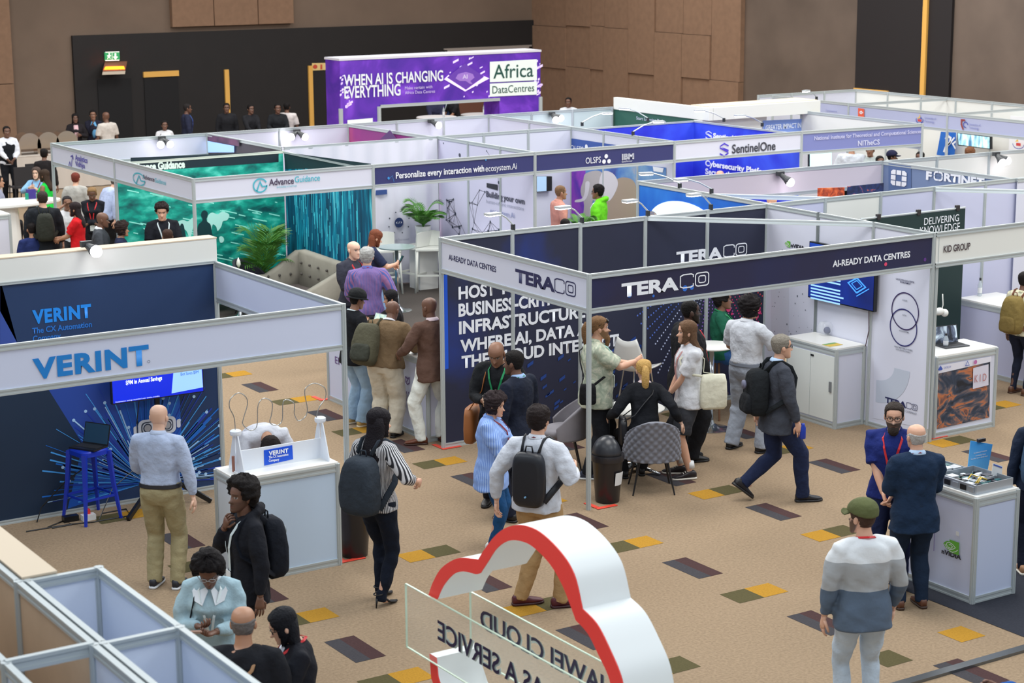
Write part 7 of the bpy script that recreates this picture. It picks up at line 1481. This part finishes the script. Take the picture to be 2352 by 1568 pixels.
    o=Gb.build('sunglasses',mat('lens_black',(16,18,22),.1),I['root'],True)
    strap_bag(I,'black sling pouch worn by the bearded man',1,C(black),(.18,.22,.07),.05,-.14)
    u,v=un(1480,1112)[:2]
    I=person('woman with blonde ponytail in black blazer seated with her back turned',('p',u,v),352,1.70,.97,'pale',('pony',(204,164,98)),dict(kind='jacket',mat=C((28,30,36)),loose=1.3,hem=-.16,collar=mat('collar_pinkwhite',(236,214,218),.7)),dict(mat=C(black)),((22,22,24),(22,22,24)),lean=10,seat=.62,feet=((-.2,.3,20),(.02,.4,0)),hands=((-.40,.2,.74),(.40,-.06,.74)),poles=((-.4,-.6,-.5),(.4,-.6,-.5)),female=True)
    strap_bag(I,'black leather crossbody bag at the left hip of the blonde woman',-1,mat('leather_black',(28,28,32),.4),(.26,.30,.09),.02,.0)
    I=person('long haired man in white short sleeved shirt, dark shorts and skate shoes',('f',1580,1094,737),258,None,1.04,'fair',('long',(104,78,58)),S_(C((212,214,220)),sleeve=.45,loose=1.6,hem=-.12,collar=C((222,224,230))),dict(mat=C((56,58,64)),kind='shorts'),((34,28,32),(222,216,204),(226,222,210),(232,234,236)),hands=((-.02,.25,.90),(.03,.24,.86)),stubble=True,longhair=.23,lanyard=(mat('lanyard_pale_red',(200,150,150),.6),False,.15),feet=((-.1,.0,5),(.12,.06,15)),curl=(.4,.4))
    b=MB(); d=I['wr'][0]-I['el'][0]; d/=np.linalg.norm(d); b.tube([I['wr'][0]-d*.03,I['wr'][0]-d*.01],[.031,.031],12); b.build('watch',mat('watch_black',(24,26,34),.3),I['root'],True)
    strap_bag(I,'cream cotton tote bag on the shoulder of the long haired man',-1,C((222,220,200),.5),(.30,.38,.09),.08,-.22,False,'tote_bag',out=.01)
    I=person('large bearded man in black with red lanyard near the bar table',('h',1580,690,1.88),72,1.88,1.35,'deep',('buzz',(18,16,16)),S_(C((20,21,25)),sleeve=.45,loose=1.6,hem=-.14),dict(mat=C((22,23,28)),kind='wide'),((18,18,20),(18,18,20)),beard=True,lanyard=(red,False,.15),belly=.08,glasses=gl)
    u,v=un(1650,962)[:2]
    I=person('person in green top and blue jeans seated on the bar stool',('p',u+.05,v+.05),88,1.70,1.0,'brown',('afro',(26,22,22)),S_(C((28,92,70)),loose=1.3),dict(mat=C((46,86,140))),((30,30,34),(200,200,200)),seat=.86,feet=((-.1,.28,0,.3),(.1,.3,0,.3)),hands=((-.1,.35,1.1),(.1,.35,1.1)),lanyard=(grn,True,.15),female=True)
    I=person('man in white short sleeved shirt and pale grey trousers, back turned',('f',1710,1034,683),38,None,1.12,'tan',('curly',(30,26,28)),S_(C((200,204,212)),sleeve=.45,loose=1.3,hem=.085,collar=C((214,218,226))),dict(mat=C((156,164,178)),kind='wide',belt=mat('belt_grey',(110,116,128),.5)),((24,24,28),(24,24,28)),hands=((-.2,.28,1.06),(.2,.34,1.12)),poles=(None,(1,-.5,-.4)),glasses=gl,feet=((-.16,-.04,5),(.2,.05,20)),head=(20,0,0))
    def f(root,p,d):
        b=MB(); b.tube([p+np.array([0,.03,.06]),p+np.array([.02,.05,0]),p+np.array([.03,.03,-.2]),p+np.array([.02,.02,-.46])],[.05,.06,.08,.03],12,ry=[.03,.03,.03,.015]); b.build('folded_bag',C((222,206,172)),root,True)
    held(I,1,'paper_bag','folded cream tote bag held by the white shirted man with grey trousers','bag',f)
    I=person('grey haired man in grey blazer and jeans striding right with black rucksack',('f',1780,1150,762),68,None,1.08,'fair',('short',(130,124,114)),dict(kind='jacket',mat=C((62,66,76)),loose=1.3,hem=-.16,collar=mat('collar_blue2',(180,206,236),.7)),dict(mat=C((30,40,70))),((30,30,36),(34,34,38)),hands=((-.26,-.1,.88),(.25,.12,.86)),feet=((-.09,-.32,5,.12,38),(.09,.26,5)),hz=.90,glasses=gl,head=(0,0,0))
    backpack(I,'black sports rucksack with grey emblem on the striding man',C((26,30,34)),.31,.48,.18,.25,pocket=C((24,27,32)),patch=((-.03,.08,.045,mat('emblem_grey',(110,112,136),.5)),))
    def f(root,p,d): b=MB(); b.lathe(p+np.array([0,.03,-.08]),[(.03,0),(.034,.01),(.034,.12),(.02,.15),(.02,.165)],14); b.build('flask_body',mat('flask_blue',(30,60,170),.35,.2),root,True)
    held(I,1,'flask','blue flask in the hand of the striding man','bottle',f)
    # ---------- right foreground
    I=person('bearded man with glasses in navy polo with red lanyard facing us',('f',2040,1348,922),186,None,1.12,'fair',('short',(50,42,38)),S_(C((28,42,110)),sleeve=.45,loose=1.4,collar=C((24,38,100))),dict(mat=C((28,36,70))),((30,32,48),(226,220,200),(220,216,200)),hands=((-.02,.22,.92),(.04,.22,.9)),beard=.02,lanyard=(red,True,.14),glasses=gl,head=(-4,6,0),curl=(.6,.6))
    I=person('white haired balding man in dark navy suit, back turned, right foreground',('f',2092,1396,975),338,None,1.12,'fair',('fringe',(176,174,172)),dict(kind='jacket',mat=C((24,44,70)),loose=1.4,hem=-.17,collar=mat('collar_blue2',(180,206,236),.7)),dict(mat=C((22,38,60))),((96,58,40),(60,40,30)),hands=((-.1,.26,1.08),(.1,.28,1.06)),poles=((-.6,-.5,-.8),(.6,-.5,-.8)),lanyard=(drk,False,.2),head=(-6,0,0))
    blk3=zones('cloth_colour_bands',[(0,(84,100,120)),(1.145,(168,172,176)),(1.37,(226,230,234))])
    I=person('man in olive cap and white grey blue banded sweater, bottom right',('h',1990,1153,1.81),340,1.81,1.06,'fair',('short',(70,50,40)),dict(kind='sweater',mat=blk3,loose=1.5,hem=-.12),dict(mat=C((186,200,214)),kind='slim'),((200,200,204),(230,230,230)),hands=((-.28,.04,.88),(.27,.1,.9)),cap=('cap',C((92,98,62))),head=(-30,2,0),beard=True,lanyard=(red,False,.2))
    I=person('man in cream patterned shirt with khaki rucksack at the right edge',('f',2338,905,625),35,None,1.0,'dark',('short',(24,20,20)),S_(art('cloth_tropical',[(.4,(216,212,180)),(.55,(226,222,196)),(.62,(120,130,110)),(.7,(214,206,170))],8,rough=.9),loose=1.5),dict(mat=C((30,36,54)),kind='slim'),((96,60,40),(70,46,34)),hands=(None,(.1,.3,1.1)))
    backpack(I,'khaki canvas rucksack on the man in the cream patterned shirt',C((128,110,62)),.32,.54,.19,.24,pocket=C((118,100,56)),strapm=mat('strap_brown',(130,84,66),.6))
    I=person('person in navy with tan shoes half out of frame at right edge',('f',2376,1318),345,1.72,1.0,'dark',('short',dkh),dict(kind='jacket',mat=C((30,40,60)),loose=1.3),dict(mat=C((22,28,44)),kind='slim'),((176,130,94),(226,220,206)))
    backpack(I,'blue grey backpack at the right edge of frame',C((52,78,104)),.34,.5,.2,.26,x0=-.06)
    I=person('person in bright blue sleeve with raised hand in the bottom right corner',('h',2412,1462,1.7),285,1.70,1.05,'brown',('short',dkh),dict(kind='jacket',mat=C((20,84,160)),loose=1.4),dict(mat=C((30,36,50))),hands=((-.2,.36,1.28),(.1,.36,1.3)))
    # ---------- second row visitors
    I=person('tall young man in black t-shirt against the green city wall',('v',371,464,12.35),170,None,1.0,'fair',('wavy',(40,30,30)),S_(C((24,26,34)),sleeve=.45),dict(mat=C(black)),head=(12,14,0),hands=((-.18,.3,.98),(.22,.25,.95)),lanyard=(wh,False,.15),q=.8)
    I=person('man whose brown hair just shows over the left header board',('h',385,527,1.62),350,1.62,1.0,'tan',('short',(66,46,38)),S_(C((60,60,70))),dict(mat=C(black)),q=.7)
    def bg(label,x,y,H,face,skin,hair,topc,botc=black,q=.7,**k):
        t=k.pop('topk',{}); return person(label,('h',x,y,H),face,k.pop('HH',H),k.pop('w',1.0),skin,hair,dict(kind=k.pop('kind','jacket'),mat=C(topc),**t),dict(mat=C(botc)),q=q,**k)
    sh=('short',dkh)
    I=bg('man in black suit with dark rucksack at the far left counter',97,440,1.80,355,'fair',('short',(56,46,44)),(30,34,40),w=1.15,topk=dict(loose=1.4,hem=-.16)); backpack(I,'dark olive rucksack on the man in the black suit far left',C((48,50,44)),.30,.46,.16,.26)
    bg('man in navy suit seated low at the far left, back to us',73,505,1.34,335,'tan',('short',(30,26,26)),(34,46,96),seat=.5,feet=((-.1,.4,0),(.1,.4,0)),HH=1.72,w=1.1)
    bg('woman in red polo with long dark hair in profile',175,465,1.64,285,'tan',('long',(44,34,36)),(216,28,36),(40,44,60),kind='shirt',topk=dict(sleeve=.45,hem=-.12),female=True,longhair=.32,w=1.05,hands=((-.05,.34,1.08),(.1,.34,1.1)))
    bg('bald man in charcoal suit in profile right of the red polo woman',228,487,1.74,95,'dark',None,(66,70,76),w=1.1,topk=dict(collar=mat('ink_white',(232,236,244),.5)),head=(0,6,0))
    bg('curly haired young man in navy beside the green city wall',276,511,1.58,95,'tan',('curly',(48,36,34)),(36,42,70),kind='shirt')
    bg('woman with tied blond braids and red lanyard, arms folded',211,427,1.66,190,'dark',('short',(140,110,74)),(26,28,36),lanyard=(red,True,.12),hands=((.1,.2,1.05),(-.08,.22,1.06)),head=(-8,20,0),female=True)
    bg('man in white shirt and dark waistcoat shading his face with one hand',153,447,1.5,175,'brown',('short',(44,40,42)),(222,222,226),kind='shirt',HH=1.72,seat=.68,feet=((-.1,.3,0),(.1,.3,0)),hands=((-.1,.3,1.0),(.06,.16,1.36)),poles=(None,(1,.2,-.6)),topk=dict(sleeve=.45))
    bg('woman in grey patterned blouse with auburn hair behind the side fascia',172,397,1.62,15,'fair',('short',(110,50,40)),(176,174,168),kind='blouse',female=True,w=1.15)
    bg('man in pale blue shirt bent away behind the side fascia',236,398,1.70,60,'fair',('short',(90,80,70)),(178,190,222),kind='shirt',lean=25,w=1.1)
    I=bg('woman in bright green sleeveless top with long dark hair at the oval table',104,392,1.42,300,'brown',('long',(58,44,34)),(30,200,70),(60,60,70),kind='blouse',topk=dict(sleeve=0),HH=1.7,seat=.66,feet=((-.1,.35,0),(.1,.35,0)),female=True,longhair=.30)
    bg('person in light blue shirt with burgundy lanyard at the oval table',84,386,1.42,200,'pale',('long',(80,66,60)),(140,186,222),kind='shirt',HH=1.7,seat=.66,feet=((-.1,.35,0),(.1,.35,0)),lanyard=(drk,False,.1),hands=((-.1,.3,1.05),(.05,.35,1.1)),female=True,longhair=.2)
    bg('person in grey cut by the left edge of frame by the oval table',-8,404,1.45,90,'tan',sh,(150,154,176),kind='shirt',HH=1.7,seat=.68,feet=((-.1,.35,0),(.1,.35,0)))
    bg('woman in black carrying dishes past the buffet behind the booth pole',100,342,1.62,10,'dark',('short',dkh),(34,30,32),female=True)
    I=bg('waiter in waistcoat and dark tie standing by the buffet, far left',14,290,1.74,170,'dark',sh,(226,228,236),(18,20,26),kind='shirt',hands=((-.1,.25,1.02),(.05,.27,1.0)))
    wb=MB(); 
    def waist(I,label=None):
        # waistcoat over the white shirt
        s=I['s']; G=MB(); RG=[]
        for t in (-.04,.06,.13,.19,.27,.36,.43,.47):
            T=np.array(TS); rx,ry,yo=[np.interp(t,T[:,0],T[:,i]) for i in (1,2,3)]; c=I['spine'](t); k=1.13 if t<.4 else .98
            RG.append(np.array([c+I['fr'](t)@np.array([(rx*k+.014)*math.cos(h),yo+(ry*k+.016)*math.sin(h)-.0,0])*s for h in np.linspace(0,2*PI,24,endpoint=False)]))
        G.rings(RG); G.build('waistcoat',C((24,26,32)),I['root'],True)
    waist(I)
    blue=mat('shirt_sky',(110,180,230),.8)
    bg('woman in dark blazer and pink blouse chatting left of the doors',172,261,1.66,175,'dark',('long',(24,20,20)),(34,30,34),topk=dict(panel=(mat('blouse_pink',(220,180,186),.8),.06)),female=True,longhair=.18,hands=((-.1,.2,1.2),(.1,.22,1.1)))
    bg('woman in dark jacket over sky blue top with a hand to her face',213,253,1.70,180,'brown',('bun',(24,20,20)),(34,34,50),topk=dict(panel=(blue,.08)),female=True,hands=((-.05,.2,1.0),(.02,.17,1.42)))
    bg('bald man in cream short sleeved shirt left of the open door',244,257,1.76,330,'dark',None,(206,198,190),kind='shirt',topk=dict(sleeve=.45),w=1.1)
    I=bg('waitress in white shirt and waistcoat showing above the white panels',377,277,1.58,170,'dark',sh,(220,220,224),kind='shirt',female=True); waist(I)
    bg('man in navy suit and blue tie before the dark wall',427,238,1.78,80,'dark',('buzz',(40,36,36)),(40,44,66),topk=dict(panel=(mat('shirt_blue',(96,140,230),.8),.07)),w=1.15,tie=mat('tie_blue',(60,90,200),.6))
    bg('man in black shirt behind the bar at the second gold strip',520,237,1.74,178,'dark',sh,(34,34,38),kind='shirt',w=1.05)
    bg('man in black shirt behind the bar, second of three',574,240,1.72,150,'dark',sh,(34,34,38),kind='shirt',hands=((-.1,.35,1.0),(.15,.35,1.0)))
    bg('man in black shirt holding a green tray, third behind the bar',637,238,1.74,170,'dark',sh,(32,34,38),kind='shirt',hands=((-.1,.32,1.1),(.15,.3,1.08)))
    bg('man in white polo with back turned at the dark bar',658,236,1.74,5,'dark',('buzz',dkh),(216,208,206),kind='shirt',topk=dict(sleeve=.45),w=1.1)
    I=bg('waiter in waistcoat far away by the brown fabric wall',1306,224,1.74,190,'dark',sh,(222,224,230),kind='shirt'); waist(I)
    for x,y,v,lab,col,face in ((1000,205,29.5,'man in dark suit at the left table in the gateway',(40,42,66),175),(1020,203,29.75,'man in navy suit with badge at left table in the gateway',(36,50,80),185),(1048,208,29.4,'man in black t-shirt leaning right in the gateway',(30,30,34),240)):
        p=onv(x,265,v); person(lab,('p',p[0],p[1]),face,1.75,1.1,'fair' if col[0]>35 else 'tan',sh,dict(kind='shirt' if face==240 else 'jacket',mat=C(col),sleeve=.45 if face==240 else 1),dict(mat=C(black)),q=.6,hands=((-.08,.4,1.0),(.1,.42,1.02)),lanyard=(wh,True,.15) if face==185 else None,lean=14 if face==240 else 0)
    # ---------- inside the rows
    bg('man in dusty pink shirt with cropped fair hair under the OLSPS fascia',1284,426,1.76,70,'tan',('buzz',(120,92,66)),(206,146,130),kind='shirt',q=.8,w=1.05,topk=dict(collar=C((214,156,140))))
    bg('young man in bright green hoodie and glasses under the OLSPS fascia',1377,425,1.74,285,'brown',('crop',dkh),(110,214,40),kind='jacket',q=.8,topk=dict(hood=True,loose=1.6),glasses=gl,lanyard=(wh,False,.15))
    bg('person whose dark hair shows above the navy wall by the small plant',1298,496,1.40,0,'brown',sh,(40,40,46),HH=1.66,seat=.6,feet=((-.1,.35,0),(.1,.35,0)))
    bg('bald man below the vivid blue wall lettering',1654,391,1.72,180,'fair',None,(70,74,90),kind='shirt')
    bg('bald man in pale shirt seen above the white cross bars',1776,450,1.62,300,'fair',None,(214,206,200),kind='shirt',w=1.05)
    bg('man in white shirt with back turned beyond the periwinkle fascia',1957,322,1.84,5,'tan',sh,(206,212,220),kind='shirt',w=1.25,topk=dict(loose=1.5))
    bg('person in pale shirt beside the broad backed man beyond the periwinkle fascia',2000,330,1.78,190,'brown',sh,(186,196,194),kind='shirt')
    bg('person in navy flat cap beyond the periwinkle fascia',2046,347,1.70,90,'dark',sh,(40,44,60),cap=('cap',C((36,38,66))))
    bg('person with short dark hair left of the navy flat cap',2020,358,1.64,160,'dark',sh,(50,50,60)); bg('person with short dark hair near the end post of the periwinkle fascia',2115,348,1.70,200,'dark',sh,(60,60,70))
    bg('person with brown hair below the street scene screen',2228,341,1.62,0,'fair',('curly',(120,80,56)),(90,90,100))
# ================================================================ build
setting(); stands()
try: props
except NameError: pass
else: props()
try: crowd
except NameError: pass
else: crowd(); flush_people()
